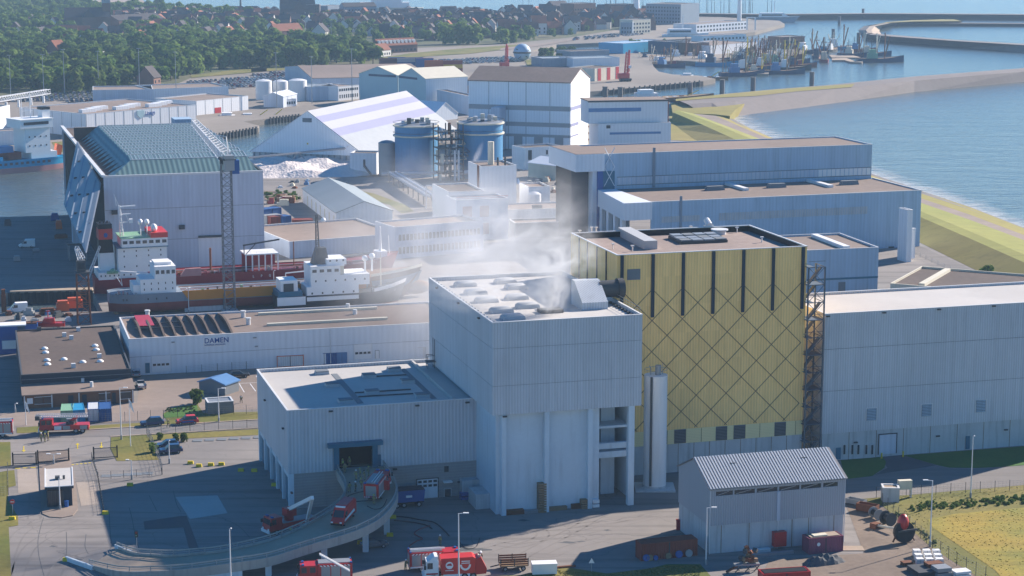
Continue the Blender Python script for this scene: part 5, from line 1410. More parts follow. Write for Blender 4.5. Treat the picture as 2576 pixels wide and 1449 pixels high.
b=B_('striped_hall','white hall with blue horizontal stripes beside the dike','building',zO(1660,425),zO(2360,412),14.0,None,Dp=18)
b.shell(0,14,'clad_white');rf=b.roof(14,'gravel_tan')
ua,za=b.F(*zO(1768,528));ub,zb_=b.F(*zO(2262,497));b.part('wall_band',MB().box(ua,ub,-.1,-.004,za,zb_),'blue_pale')
u,z=b.F(*zO(1755,452));b.part('window',MB().box(u-.9,u+.9,-.1,-.004,z-.7,z+.7),'glass')
pq=at(*zO(1615,240),24.0);u0=(pq-b.p).dot(b.ax);v0=1.0
b.part('upper_wall',MB().box(u0*0-4,b.L-1,2,17.5,14.0,23.5),'clad_white')
b.part('upper_roof',MB().box(-4.2,b.L-.8,1.8,17.7,23.5,23.9),'gravel_tan')
b.part('wall_band',MB().box(-4,b.L*.6,1.9,1.99,19.0,20.6),'blue_pale')
b.part('roof_edge',MB().box(-4.3,b.L-.7,1.7,1.79,23.2,23.95),'steel_dark')
b.part('side_stack',MB().box(b.L-.95,b.L-.3,3,5,14,24),'rust')
# rusty tower between the two halls
b=gb('conveyor_tower','narrow rusty service tower between the white halls','tower',zO(1545,625),zO(1612,615),5,16,0,'x','cream','rust')
for k in range(5):b.part('tower_beam',MB().box(-.1,b.L+.1,-.15,-.004,2+3*k,2.5+3*k),'rust')
for u in(0,b.L):b.part('post',MB().box(u-.2,u+.2,-.2,-.16,0,16),'rust')
# grey gable peeking over the roof
gb('gable_store','small store with grey pitched gable behind the yacht hall','building',zO(1860,640),zO(2110,632),14,5,5.5,'y','clad_plain','roof_slate')

# --- tent shaped store with lilac stripes
pL,pR=at(*zN(100,383),5.0),at(*zN(1215,428),5.0)
pL,pR=Vector((pL.x,pL.y,0)),Vector((pR.x,pR.y,0))
an=math.atan2(pR.y-pL.y,pR.x-pL.x);Lw=(pR-pL).length
b=B_.__new__(B_);b.ax=Vector((math.cos(an),math.sin(an),0));b.ay=Vector((-math.sin(an),math.cos(an),0));b.p=pL;b.zb=0;b.L=Lw;b.ang=an
b.root=thing('tent_store','broad tent shaped salt store with white and lilac striped roof','building',pL,an)
TS=b
ap_u,ap_z=b.F(*zN(655,-5))
Dt=108.0
b.D,b.h=Dt,5
sR=(ap_z-5)/(Lw-ap_u);sL=(ap_z-5)/ap_u
b.part('gable_wall',MB().extr([(0,5),(Lw,5),(ap_u,ap_z)],'y',0,.3),'clad_far')
b.part('gable_wall',MB().extr([(0,5),(Lw,5),(ap_u,ap_z)],'y',Dt-.3,Dt),'clad_far')
b.part('base_wall',MB().box(.5,Lw-.5,1.0,1.4,0,5),'concrete')
for k in range(20):b.part('pillar',MB().box(1+k*(Lw-2.5)/19,1.5+k*(Lw-2.5)/19,.5,.99,0,5),'steel')
b.part('roof',MB().hexa([(-.3,-.3,4.9),(ap_u,-.3,ap_z),(ap_u,Dt+.3,ap_z),(-.3,Dt+.3,4.9)],[(-.3,-.3,5.2),(ap_u,-.3,ap_z+.3),(ap_u,Dt+.3,ap_z+.3),(-.3,Dt+.3,5.2)]),'clad_pale')
def slope(f):return(ap_u+(Lw-ap_u)*f,ap_z-(ap_z-5)*f)
brk=[0,.135,.26,.41,.56,1.0]
for i in range(5):
    (u0,q0),(u1,q1)=slope(brk[i]),slope(brk[i+1])
    m=('tent_white','lilac','tent_white','lilac','steel')[i]
    b.part('roof_stripe',MB().hexa([(u0,-.3,q0),(u1,-.3,q1),(u1,Dt+.3,q1),(u0,Dt+.3,q0)],[(u0,-.3,q0+.3),(u1,-.3,q1+.3),(u1,Dt+.3,q1+.3),(u0,Dt+.3,q0+.3)]),m)
ua,za=b.F(*zN(605,97));ub,zb_=b.F(*zN(693,60));b.part('louvre',MB().box(ua,ub,-.1,-.004,za,zb_),'strip_grey')
for x,y in((270,302),(655,305),(1038,333)):
    u,z=b.F(*zN(x,y));b.part('wall_light',MB().ball((u,-.25,z),.35,8),'yellow_paint' if x==655 else 'white')
# white valley roof joining the tent on the right
gb('valley_store','white pitched roof store joining the tent store','building',zO(60,400),zO(300,375),24,3,6,'y','clad_pale','clad_pale')
# blue double gable hall
b=gb('twin_gable_hall','pale blue hall with two gables behind the tent store','building',z1(1025,985),z1(1400,1010),24,16,4.5,'y','pale_cyan','cream')
b.part('vent_band',MB().box(b.L*.25,b.L*.95,-.1,-.004,15.0,16.2),'hull_blue');rf=b.part('wall_joint',MB().box(b.L-.3,b.L,-.1,-.004,0,16),'steel')
b=gb('twin_gable_hall','pale blue gabled hall with white lit end wall beside the tent roof','building',z1(1405,1012),z1(1665,1046),28,16,5,'y','pale_cyan','cream')
b.part('vent_band',MB().box(.5,b.L*.7,-.1,-.004,15.0,16.2),'hull_blue');b.part('lit_side_face',MB().box(b.L+.002,b.L+.12,.2,b.D-.2,0,16),'clad_white')  # white overlay only on the sunlit end wall
# grey connecting wall
gb('conveyor_gallery','grey gallery running from twin gables to white hall','building',zO(100,270),zO(405,340),6,10,0,'x','clad_plain','gravel_roof')

# --- blue storage tanks
def tank(px_,py_,r,h,m,label,group,name='storage_tank',dome=1.0,ring=True):
    t=thing(name,label,'tank',at(px_,py_),0,group)
    MB().lathe([(r,0),(r,h)],n=32).build('shell',mt[m],t,smooth=True)
    MB().lathe([(r+.05,h),(r*.6,h+dome*.7),(.2,h+dome)],n=32).build('roof',mt['steel' if ring else m],t,smooth=True)
    if ring:
        for z in(h-.2,h-4.2):
            MB().lathe([(r+.05,z-.5),(r+.7,z-.45),(r+.7,z+.1),(r+.05,z+.15)],n=32).build('walkway_ring',mt['cream'],t,smooth=True)
            MB().tube([((r+.6)*math.cos(a/24*6.283),(r+.6)*math.sin(a/24*6.283),z+1.1)for a in range(25)],.08).build('railing',mt['steel_dark'],t)
        for k in range(9):
            a=k*.7;q=rnd.uniform(.2,.8)*r;MB().box(q*math.cos(a)-.8,q*math.cos(a)+.8,q*math.sin(a)-.8,q*math.sin(a)+.8,h,h+rnd.uniform(1.2,3)).build('roof_unit',mt[rnd.choice(['steel','steel_white','cream','steel_dark'])],t)
    return t
tank(1048,441,8.6,20.5,'tank_blue','blue storage tank nearest the tent store','blue storage tanks')
tank(1209,445,8.8,22.0,'tank_blue','blue storage tank with wisps of steam, before the white hall','blue storage tanks')
tank(974,440,3.4,13,'steel','slim grey tank beside the blue tank','process tanks','process_tank',ring=False)
# process tower between the tanks
pt=thing('process_tower','dense open steel process tower between the blue tanks','tower',at(1128,452),R(16))
for k in range(6):MB().box(-5,5,-4,4,3+3.2*k,3.25+3.2*k).build('platform',mt['steel_dark'],pt)
for x in(-5,0,5):
    for y in(-4,4):MB().box(x-.2,x+.2,y-.2,y+.2,0,22).build('post',mt['steel_dark'],pt)
for k in range(34):
    x,y,z=rnd.uniform(-4.5,4),rnd.uniform(-4.2,2),rnd.uniform(0,18)
    if k%2:MB().cyl((x,y,z),(x,y,z+rnd.uniform(2,6)),rnd.uniform(.25,.8),8).build('vessel',mt[rnd.choice(['steel','cream','steel_white','rust'])],pt)
    else:MB().tube([(x,y,z),(x+rnd.uniform(1,5),y,z),(x+2,y,z+rnd.uniform(1,4))],.15).build('pipe',mt[rnd.choice(['steel','cream','steel_white','steel_dark'])],pt)
for x in(1.5,3):MB().cyl((x,-4.6,0),(x,-4.6,12),.4,8).build('pipe',mt['steel_white'],pt)

# --- three white tanks and the huts beside them
tank(*z1(103,960),4.7,10.6,'tank_white','white storage tank, left of the three','white storage tanks',ring=False)
tank(*z1(264,945),4.4,9.6,'tank_white','white storage tank, middle of the three','white storage tanks',ring=False)
tank(*z1(432,968),5.2,11.4,'tank_white','white storage tank, right and largest of the three','white storage tanks',ring=False)

# --- process building near the smoke
b=gb('process_building','white process building with roof stack in the smoke','building',zO(215,1440),zO(560,1425),22,12.2,0,'x','clad_white','gravel_roof')
b2=gb('process_building','tall white process block with brown stack','building',zO(525,1290),zO(868,1275),16,16.3,0,'x','clad_white','gravel_tan')
MB().cyl((6,8,16),(6,8,24),1.1,16).build('stack',mt['cream'],b2.root,smooth=True);MB().cyl((7,3,16),(7,3,19),.35,10).build('vent_pipe',mt['steel_dark'],b2.root);MB().cyl((10,4,16),(10,4,19),.35,10).build('vent_pipe',mt['steel_dark'],b2.root)
b2.part('side_strip',MB().box(-.25,-.01,2,4,6,16.5),'rust');b2.part('window',MB().box(2,6.5,-.1,-.004,2.5,5),'strip_grey')
b=gb('process_building','white block with red framed openings behind the smoke','building',zO(290,1560),zO(785,1535),12,13,0,'x','clad_white','steel')
for k in range(2):
    for u in(.12,.45):b.part('window',MB().box(b.L*u,b.L*u+3,-.1,-.004,2+5.5*k,5.5+5.5*k),'hull_pink')
b.part('railing',MB().tube([(0,-.1,14),(b.L,-.1,14)],.08).tube([(0,-.1,13.5),(b.L,-.1,13.5)],.06),'red')
b=gb('process_building','low flat white store with brown roof before the process block','building',zO(985,1270),zO(1190,1262),12,8.5,0,'x','clad_white','gravel_tan')
t_=tank(1344,532,2.4,6.2,'tank_white','small white silo tank beside the process block','process tanks','process_tank',ring=False)
b=gb('admin_building','long low white building with brown roof and roof units in the smoke','building',zO(600,1455),zO(1430,1425),16,6.5,0,'x','clad_white','gravel_tan')
for u in(.08,.14,.52,.56,.8,.86):b.part('roof_unit',MB().box(b.L*u,b.L*u+2,1,2.5,6.1,7.6),'steel_dark',b.rf)
b=gb('dark_canopy','dark walled low block with pale roof edge beside the hall gate','building',zO(855,1520),zO(1455,1500),9,4.5,0,'x','strip_grey','gravel_tan')
# --- white long shed, small white sheds
A_,C_=at(*zN(930,1120)),at(*zN(606,872));dv=(C_-A_);dl=dv.length;dv.normalize()
b=gb('long_shed','long white shed with pale blue pitched roof beyond the ships','shed',A_,A_+Vector((dv.y,-dv.x,0))*19,dl,5.0,3.4,'y','clad_white','roof_slate',world=True)
for k in range(7):b.part('door',MB().box(-.12,-.01,3+k*(dl-6)/7,4.5+k*(dl-6)/7,.05,3.6),'cream')
b=gb('white_workshop','white workshop with windows behind the small shed','building',zO(945,870),zO(1290,845),10,9,0,'x','clad_white','gravel_roof')
wrow(b,3,b.L*.55,b.L,5.8,7.6,frac=.3);b.part('window',MB().box(b.L*.1,b.L*.2,-.1,-.004,4,8),'steel_dark')
b=gb('white_shed','cream shed with pale sloping roof beside the white workshop','shed',zO(1255,970),zO(1500,940),16,5.6,2.0,'y','cream','clad_pale')
b=gb('salt_office','small white building at the salt heap','building',zN(1065,600),zN(1320,605),9,8.5,0,'x','clad_white','gravel_roof')
b.part('window',MB().box(b.L*.5,b.L*.58,-.1,-.004,3,6),'steel_dark');b.part('conveyor',MB().bar((b.L*.55,-.6,3.5),(b.L*.85,-3,.3),.8,.5),'steel_dark')
# --- long low sheds behind the ships
b=gb('dockside_shed','long low shed with broad brown roof behind the ships','building',zN(480,1415),zN(1560,1330),36,5.0,0,'x','clad_plain','gravel_tan')
b=gb('dockside_office','long two storey grey office with window rows in the smoke','building',zN(1500,1420),zN(2350,1345),14,9.5,0,'x','clad_plain','gravel_tan')
wrow(b,22,1,b.L-1,1.4,3.4,m='glass',frac=.7);wrow(b,22,1,b.L-1,5.4,7.2,m='glass',frac=.7)
# --- salt heap
sp_=thing('salt_heap','broad heap of white salt before the tent store','salt heap',at(*zN(560,560)),R(8))
mb=MB();rows=[]
for i in range(26):
    r_=[]
    for j in range(14):
        x=-42+84*i/25;y=-26+52*j/13
        e=max(0,1-(x/42)**2-(y/26)**2)
        z=(e**.55)*4.6*(.75+.5*math.sin(x*.23+1.1*math.sin(y*.21))*math.cos(y*.27))+rnd.uniform(-.3,.3)*(e>0)
        r_.append((x,y,max(z,-.05)))
    rows.append(r_)
mb.loft(rows).build('heap',mt['salt'],sp_)
MB().tube([(-20,-6,6),(20,6,8)],.5).tube([(-6,-2,0),(0,0,7)],.2).tube([(8,2,0),(0,0,7)],.2).tube([(-20,-6,6),(-34,-2,11)],.4).build('conveyor',mt['steel'],sp_)
# --- pipe rack
pr_=thing('pipe_rack','raised bundle of grey pipes crossing the yard','pipe rack')
A_,B2_=at(*zN(1420,665)),at(*zN(1800,910))
for k in range(5):
    off=Vector((1,.25,0))*(k*1.1)
    MB().cyl(A_+off+Vector((0,0,3.4)),B2_+off+Vector((0,0,3.4)),.38,8).build('pipe',mt[('steel','steel_white','steel','clad_pale','steel')[k]],pr_)
for k in range(8):
    q=A_.lerp(B2_,(k+.5)/8);MB().box(-.3,5.2,-.2,.2,2.7,3.0).box(-.2,.2,-.2,.2,0,2.7).box(4.6,5,-.2,.2,0,2.7).build('trestle',mt['steel_dark'],pr_).location=q
MB().cyl(at(*zN(1370,668))+Vector((0,0,2.8)),at(*zN(2030,655))+Vector((0,0,2.8)),.5,8).cyl(at(*zN(2030,655))+Vector((0,0,2.8)),at(*zN(2300,660))+Vector((0,0,3.2)),.9,8).build('pipe',mt['steel_white'],pr_)
for x in(1800,1860):
    MB().tube([(0,0,0),(0,0,8),(5,1,8),(5,1,0)],.25).build('pipe_loop',mt['steel_white'],pr_).location=at(*zN(x,930))
# --- green plots around the rack
sheet('grass',Zp(zN,[(830,690),(980,690),(1060,740),(1300,790),(1600,900),(1680,960),(1560,980),(1450,900),(1250,840),(1060,800),(900,760)]),'grass',.06,'dry grass bank between long shed and pipe rack','grass','stuff')
sheet('grass',Zp(zN,[(1100,880),(1330,960),(1480,1060),(1490,1110),(1350,1110),(1340,1000),(1200,930)]),'grass',.07,'grass strip along the long shed','grass','stuff')
sheet('grass',Zp(zN,[(230,760),(480,770),(600,840),(560,870),(240,850)]),'dirt',.05,'rough scrub strip behind the ship hall','scrub','stuff')
sheet('grass',Zp(zN,[(1480,1080),(1900,1010),(2050,1080),(1960,1150),(1500,1160)]),'grass_green',.06,'dark green lawn in the smoke','grass','stuff')
sheet('grass',Zp(zN,[(280,1190),(600,1160),(1300,1120),(1330,1135),(700,1190),(300,1215)]),'grass',.06,'green verge behind the dockside shed','grass','stuff')
sheet('grass',Zp(zO,[(2340,270),(2700,330),(2700,600),(2360,580)]),'dike_grass',.06,'grass behind the striped hall','grass','stuff')
# ================= far shore =================
# --- trees: six crowns of many small leaf faces, shared by all trees
def leaf_mat(name,c1,c2):
    m=pm(name,c1,.9,.25,.5,col2=c2,rand=.38,spec=.1)
    N=m.node_tree.nodes;L=m.node_tree.links;b=N['Principled BSDF']
    tl=N.new('ShaderNodeBsdfTranslucent');L.new(b.inputs['Base Color'].links[0].from_socket,tl.inputs[0])
    mx=N.new('ShaderNodeMixShader');mx.inputs[0].default_value=.4
    L.new(b.outputs[0],mx.inputs[1]);L.new(tl.outputs[0],mx.inputs[2]);L.new(mx.outputs[0],N['Material Output'].inputs[0])
    return m
mt['leaf']=leaf_mat('leaf',(.065,.125,.022),(.115,.175,.035))
mt['leaf_light']=leaf_mat('leaf_light',(.11,.18,.032),(.15,.20,.045))
def crown_mesh(seed,r=5.0,h=8.0,n=420,mat='leaf',sz=.85,base=1.0):
    q=random.Random(seed)
    lobes=[]
    for i in range(11):
        a=q.uniform(0,6.283);d=r*q.uniform(.15,.68);z=base+h*q.uniform(.12,.85)
        rr=r*q.uniform(.32,.55)*(1.15-.5*abs((z-base)/h-.4))
        lobes.append((Vector((d*math.cos(a),d*math.sin(a),z)),rr))
    lobes.append((Vector((0,0,base+h*.6)),r*.6))
    mb=MB()
    for i in range(n):
        c,rr=lobes[i%len(lobes)]
        d=Vector((q.gauss(0,1),q.gauss(0,1),q.gauss(.25,1))).normalized()
        p=c+d*rr*q.uniform(.72,1.06)
        nrm=(d+Vector((q.uniform(-.7,.7),q.uniform(-.7,.7),q.uniform(-.3,.8)))).normalized()
        u=nrm.orthogonal().normalized();w=nrm.cross(u)
        a=q.uniform(0,6.28);u,w=u*math.cos(a)+w*math.sin(a),w*math.cos(a)-u*math.sin(a)
        s=sz*q.uniform(.6,1.35)
        mb.quad(p-u*s-w*s*.6,p+u*s*.8-w*s*.7,p+u*s+w*s*.6,p-u*s*.7+w*s*.8)
    return mb.mesh('crown',mt[mat])
def trunk_mesh(h=6.0):
    mb=MB().cyl((0,0,0),(0,0,h*.6),.34,7,.22)
    for i in range(5):
        a=i*1.26;mb.cyl((0,0,h*.4+.3*i),(1.8*math.cos(a),1.8*math.sin(a),h*.75+.5*i),.14,5,.05)
    return mb.mesh('trunk',mt['bark'])
CROWNS=[crown_mesh(k,5.0+.3*(k%3),8.5+.6*(k%4),520,'leaf')for k in range(5)]+[crown_mesh(k+20,4.6+.3*(k%2),8.0,460,'leaf_light')for k in range(3)]
TRUNK=trunk_mesh()
TREES=[]
def tree_at(p,sc,kind=None,zone=''):
    TREES.append((p,sc,rnd.randrange(8)if kind is None else kind,zone))
def rows_in(poly,dy,dx_m,jit=.5,zone='',smin=.75,smax=1.25,keep=1.0,kinds=None):
    ys=[p[1]for p in poly];y=min(ys)
    def spans(y):
        xs=[]
        for(x0,y0),(x1,y1)in zip(poly,poly[1:]+poly[:1]):
            if(y0<=y)!=(y1<=y):xs.append(x0+(x1-x0)*(y-y0)/(y1-y0))
        xs.sort();return list(zip(xs[::2],xs[1::2]))
    while y<max(ys):
        s=.984*(y+186)/HC
        for a,c in spans(y):
            x=a+rnd.uniform(0,dx_m*s)
            while x<c:
                if rnd.random()<keep:tree_at(at(x,y+rnd.uniform(-.5,.5)*dy*jit),rnd.uniform(smin,smax),rnd.choice(kinds)if kinds else None,zone)
                x+=dx_m*s*rnd.uniform(.7,1.3)
        y+=dy
W1='in the wood beside the car park'
rows_in([(-30,172),(60,160),(200,172),(290,160),(420,150),(520,140),(500,188),(480,199),(435,208),(350,222),(200,233),(-30,237)],7.0,8.5,zone=W1,smin=.9,smax=1.6)
rows_in([(300,118),(420,108),(560,112),(680,112),(860,128),(960,150),(960,166),(840,166),(700,172),(560,178),(480,192),(440,170),(380,150)],6.5,8.5,zone='in the long wood above the parked cars',smin=.9,smax=1.55)
rows_in([(-30,95),(160,98),(240,112),(330,128),(330,150),(200,160),(60,150),(-30,160)],7,9.5,zone='in the wood above the school',smin=.9,smax=1.4)
rows_in([(-30,8),(120,6),(250,20),(420,26),(600,38),(640,46),(560,56),(420,50),(300,46),(200,62),(180,88),(-30,90)],5,10.5,zone='among the houses near the church',keep=.9,smin=.9,smax=1.4)
rows_in([(290,62),(480,58),(640,62),(680,80),(660,105),(480,100),(330,108)],6,13,zone='between the gardens of the town',keep=.8)
rows_in([(640,55),(900,52),(1250,50),(1330,66),(1330,104),(1000,112),(760,100),(650,84)],6,14,zone='in the old town gardens',keep=.7,smin=.7,smax=1.1)
rows_in([(1250,45),(1640,48),(1560,70),(1420,92),(1250,104)],6,18,zone='in the town near the harbour',keep=.6,smin=.6,smax=.95)
for x,y,s in((1128,112,1.9),(1162,111,1.85),(1188,111,1.8),(955,118,1.2),(1265,110,1.3),(1330,100,1.2),(1290,108,1.1),(905,137,1.4)):tree_at(at(x,y),s,5+int(x)%3,'as a big rounded crown before the town')
rows_in([(1340,140),(1390,136),(1460,142),(1450,150),(1370,152)],5,9,zone='by the harbour sheds',smin=.5,smax=.8)
for x in(1590,1602,1616,1660,1668):tree_at(at(x,127),.8,None,'by the turquoise warehouse')
ground_mat('undergrowth',(.07,.085,.03),(.11,.10,.05),.03,0,fine=.2)
sheet('undergrowth',[(-60,-12),(200,6),(300,16),(430,28),(640,39),(900,44),(1250,40),(1640,44),(1640,60),(1430,95),(1250,112),(1000,122),(960,168),(840,168),(700,174),(560,180),(480,196),(430,218),(350,234),(200,246),(-60,250)],'undergrowth',.12,'dark green undergrowth and gardens below the far trees','undergrowth','stuff')
TREES.sort(key=lambda t:t[0].y)
kind_word=['rounded dark green','broad dark green','tall dark green','full dark green','dense dark green','light green','loose light green','soft light green']
rest=[]
for i,(p,sc,kd,zone)in enumerate(TREES):
    if i<300:
        t=thing('broadleaf_tree','%s broadleaf tree %s'%(kind_word[kd],zone),'tree',p,rnd.uniform(0,6.28),'trees '+zone)
        t.scale=(sc,sc,sc*rnd.uniform(.9,1.1))
        obj('crown',CROWNS[kd],t);obj('trunk',TRUNK,t)
    else:rest.append((p,sc,kd))
vv,ff,mi=[],[],[];nb_=0
for p,sc,kd in rest:
    me=CROWNS[kd];n=len(me.vertices);co=np.empty(n*3);me.vertices.foreach_get('co',co);co=co.reshape(-1,3)
    a=rnd.uniform(0,6.28);ca,sa=math.cos(a)*sc,math.sin(a)*sc
    vv.append(np.stack([co[:,0]*ca-co[:,1]*sa+p.x,co[:,0]*sa+co[:,1]*ca+p.y,co[:,2]*sc+p.z],1))
    ff.append(np.arange(n).reshape(-1,4)+nb_);mi.append(np.full(n//4,0 if kd<5 else 1));nb_+=n
if vv:
    V=np.concatenate(vv);Fq=np.concatenate(ff)
    me=bpy.data.meshes.new('woods');me.from_pydata(V.tolist(),[],Fq.tolist())
    me.materials.append(mt['leaf']);me.materials.append(mt['leaf_light']);me.polygons.foreach_set('material_index',np.concatenate(mi).astype(np.int32));me.update()
    obj('woods',me,None,'distant green tree crowns among the far houses','woods',None,'stuff')
print('trees',len(TREES))

# --- houses
HM=[]
def house_mesh(w,d,e,r):
    wl=MB().box(-w/2,w/2,-d/2,d/2,0,e).extr([(-d/2,e),(d/2,e),(0,e+r)],'x',-w/2,w/2)
    rf=MB()
    for s in(-1,1):rf.hexa([(-w/2-.3,s*(d/2+.4),e-.35),(w/2+.3,s*(d/2+.4),e-.35),(w/2+.3,0,e+r),(-w/2-.3,0,e+r)],[(-w/2-.3,s*(d/2+.4),e-.05),(w/2+.3,s*(d/2+.4),e-.05),(w/2+.3,0,e+r+.3),(-w/2-.3,0,e+r+.3)])
    wn=MB()
    ch=MB().box(w*.2,w*.2+.8,-.4,.4,e+r*.6,e+r+1.2)
    return wl,rf,ch,(w,d,e,r)
for(w,d,e,r)in((9,8,5.2,4.2),(12,9,5.6,4.6),(16,9,5.4,4.0),(8,9,6.2,5.0),(22,9,5.6,4.2),(10,10,8.0,4.5)):
    wl,rf,ch,dim=house_mesh(w,d,e,r)
    for wm in('facade_brick','facade_white'):
        for rm in('rooftile','rooftile_dark'):
            HM.append((wl.mesh('wall',mt[wm]),rf.mesh('roof',mt[rm]),ch.mesh('chimney',mt['facade_brick']),dim,wm,rm))
WINM=MB().box(-.55,.55,-.04,.04,0,1.3).mesh('window',mt['glass'])
HCOUNT=0
def put_house(x,y,k,rz,zone,sc=1.0,wins=False):
    global HCOUNT
    wl,rf,ch,dim,wm,rm=HM[k]
    t=thing('house','%s house with %s roof %s'%('brick' if wm=='facade_brick' else 'pale','orange tiled' if rm=='rooftile' else 'dark tiled',zone),'house',at(x,y),rz,'houses '+zone)
    t.scale=(sc,sc,sc)
    obj('wall',wl,t);r_=obj('roof',rf,t)
    if rnd.random()<.5:obj('chimney',ch,r_)
    if wins:
        n=max(2,int(dim[0]/3.2))
        for z in(1.0,3.4):
            for i in range(n):obj('window',WINM,t,loc=(-dim[0]/2+dim[0]*(i+.5)/n,-dim[1]/2-.05,z))
    HCOUNT+=1
def town(poly,dy,dx_m,zone,pr=.5,pw=.25,keep=.9,mix=(0,1,2,3,4,5),sc=(.85,1.1)):
    ys=[p[1]for p in poly];y=min(ys)
    while y<max(ys):
        s=.984*(y+186)/HC;xs=[]
        for(x0,y0),(x1,y1)in zip(poly,poly[1:]+poly[:1]):
            if(y0<=y)!=(y1<=y):xs.append(x0+(x1-x0)*(y-y0)/(y1-y0))
        xs.sort()
        for a,c in zip(xs[::2],xs[1::2]):
            x=a+rnd.uniform(0,dx_m*s)
            while x<c:
                if rnd.random()<keep and HCOUNT<300:
                    k=rnd.choice(mix)*4+(2 if rnd.random()<pw else 0)+(0 if rnd.random()<pr else 1)
                    put_house(x,y,k,R(rnd.choice([-8,12,82,100,98,5])+rnd.uniform(-6,6)),zone,rnd.uniform(*sc),y>75)
                x+=dx_m*s*rnd.uniform(.8,1.35)
        y+=dy
town([(1250,40),(1500,42),(1640,50),(1560,70),(1430,88),(1250,96)],4.6,14,'in the dense old town by the harbour',.35,.3,.95,(0,1,3,5,5),(1.0,1.35))
town([(860,44),(1250,40),(1250,96),(1180,104),(1000,100),(870,88)],5.6,15,'in the middle of the town',.4,.3,.85,(0,1,2,3))
town([(640,48),(870,44),(870,90),(800,100),(650,84)],6.5,17,'in the town beside the dark church',.38,.2,.75)
town([(330,60),(640,56),(660,84),(520,104),(330,100)],7.5,19,'with gardens left of the dark church',.38,.25,.62,(0,1,2,3))
town([(30,64),(170,64),(330,80),(300,118),(180,118),(30,90)],9,30,'hidden among the trees by the spired church',.4,.3,.5,(0,1,2))
put_house(*z0(1440,865),3*4+1,R(75),'alone at the edge of the car park',1.25,True)
put_house(*z1(650,385),0*4+3,R(80),'with white gable before the town',1.5,True)
put_house(*z1(1360,335),3*4+3,R(85),'with tall white gable before the town',1.2,True)
put_house(*z0(550,580),3*4+0,R(60),'with orange gable beside the school',1.3)
print('houses',HCOUNT)
fh=MB()
def far_house(x,y):
    w,d,e,r=rnd.choice([(10,8,5.5,4.5),(14,9,6,4.5),(9,9,7,5),(18,9,6,4)])
    M=Matrix.Translation(at(x,y))@Matrix.Rotation(R(rnd.choice([-8,12,82,100])+rnd.uniform(-8,8)),4,'Z');fh.tr(M)
    fh.mat(0 if rnd.random()<.72 else 1).box(-w/2,w/2,-d/2,d/2,0,e).extr([(-d/2,e),(d/2,e),(0,e+r)],'x',-w/2,w/2)
    fh.mat(2 if rnd.random()<.3 else 3)
    for s in(-1,1):fh.hexa([(-w/2-.3,s*(d/2+.4),e-.35),(w/2+.3,s*(d/2+.4),e-.35),(w/2+.3,0,e+r),(-w/2-.3,0,e+r)],[(-w/2-.3,s*(d/2+.4),e-.05),(w/2+.3,s*(d/2+.4),e-.05),(w/2+.3,0,e+r+.3),(-w/2-.3,0,e+r+.3)])
for k in range(330):
    x=rnd.uniform(300,1640);far_house(x,rnd.uniform(38,62 if x<900 else 78))
for k in range(60):x=rnd.uniform(10,640);far_house(x,rnd.uniform(52,120))
fh.tr(None);fh.build('distant_houses',[mt['facade_brick'],mt['facade_white'],mt['rooftile'],mt['rooftile_dark']],None,'packed roofs of the distant town before the sea','houses',None,'stuff')

# --- churches
def church(p,rz,label,stone,roofm,ts,tw_,th_,sp,L=34,Wd=14,eh=13,rh=9):
    t=thing('church',label,'church',p,rz)
    MB().box(0,L,-Wd/2,Wd/2,0,eh).build('nave',mt[stone],t);
    MB().extr([(-Wd/2-.5,eh),(Wd/2+.5,eh),(0,eh+rh)],'x',-.3,L+.3).build('roof',mt[roofm],t)
    MB().extr([(L*.35,eh),(L*.35+12,eh),(L*.35+6,eh+rh*.8)],'y',-Wd/2-7,Wd/2+7).build('transept_roof',mt[roofm],t)
    MB().box(L*.35,L*.35+12,-Wd/2-6.5,Wd/2+6.5,0,eh).build('transept',mt[stone],t)
    tx=ts
    k=MB().box(tx,tx+tw_,-tw_/2,tw_/2,0,th_).build('tower',mt[stone],t)
    MB()._add([(tx-.3,-tw_/2-.3,th_),(tx+tw_+.3,-tw_/2-.3,th_),(tx+tw_+.3,tw_/2+.3,th_),(tx-.3,tw_/2+.3,th_),(tx+tw_/2,0,th_+sp)],[(0,1,4),(1,2,4),(2,3,4),(3,0,4)]).build('spire',mt['roof_slate'],t)
    for i in range(5):MB().box(L*i/5+2,L*i/5+3.5,-Wd/2-.1,-Wd/2-.01,4,10).build('window',mt['glass'],t)
    for z in(th_-6,th_-16):MB().box(tx+tw_*.35,tx+tw_*.65,-tw_/2-.1,-tw_/2-.01,z,z+4).build('belfry_window',mt['glass'],t)
    return t
D('church_brick',(.15,.085,.065),.9,.12,.2);D('church_dark',(.07,.06,.065),.9,.12,.2)
church(at(*z0(1060,280)),R(196),'brick church with slender slate spire among the trees','church_brick','rooftile_dark',-1,7.5,25,30,42,16,12,9)
church(at(*z1(262,205)),R(10),'dark church with massive tower before the sea','church_dark','rooftile_dark',0,9.5,46,12,36,15,13,10)

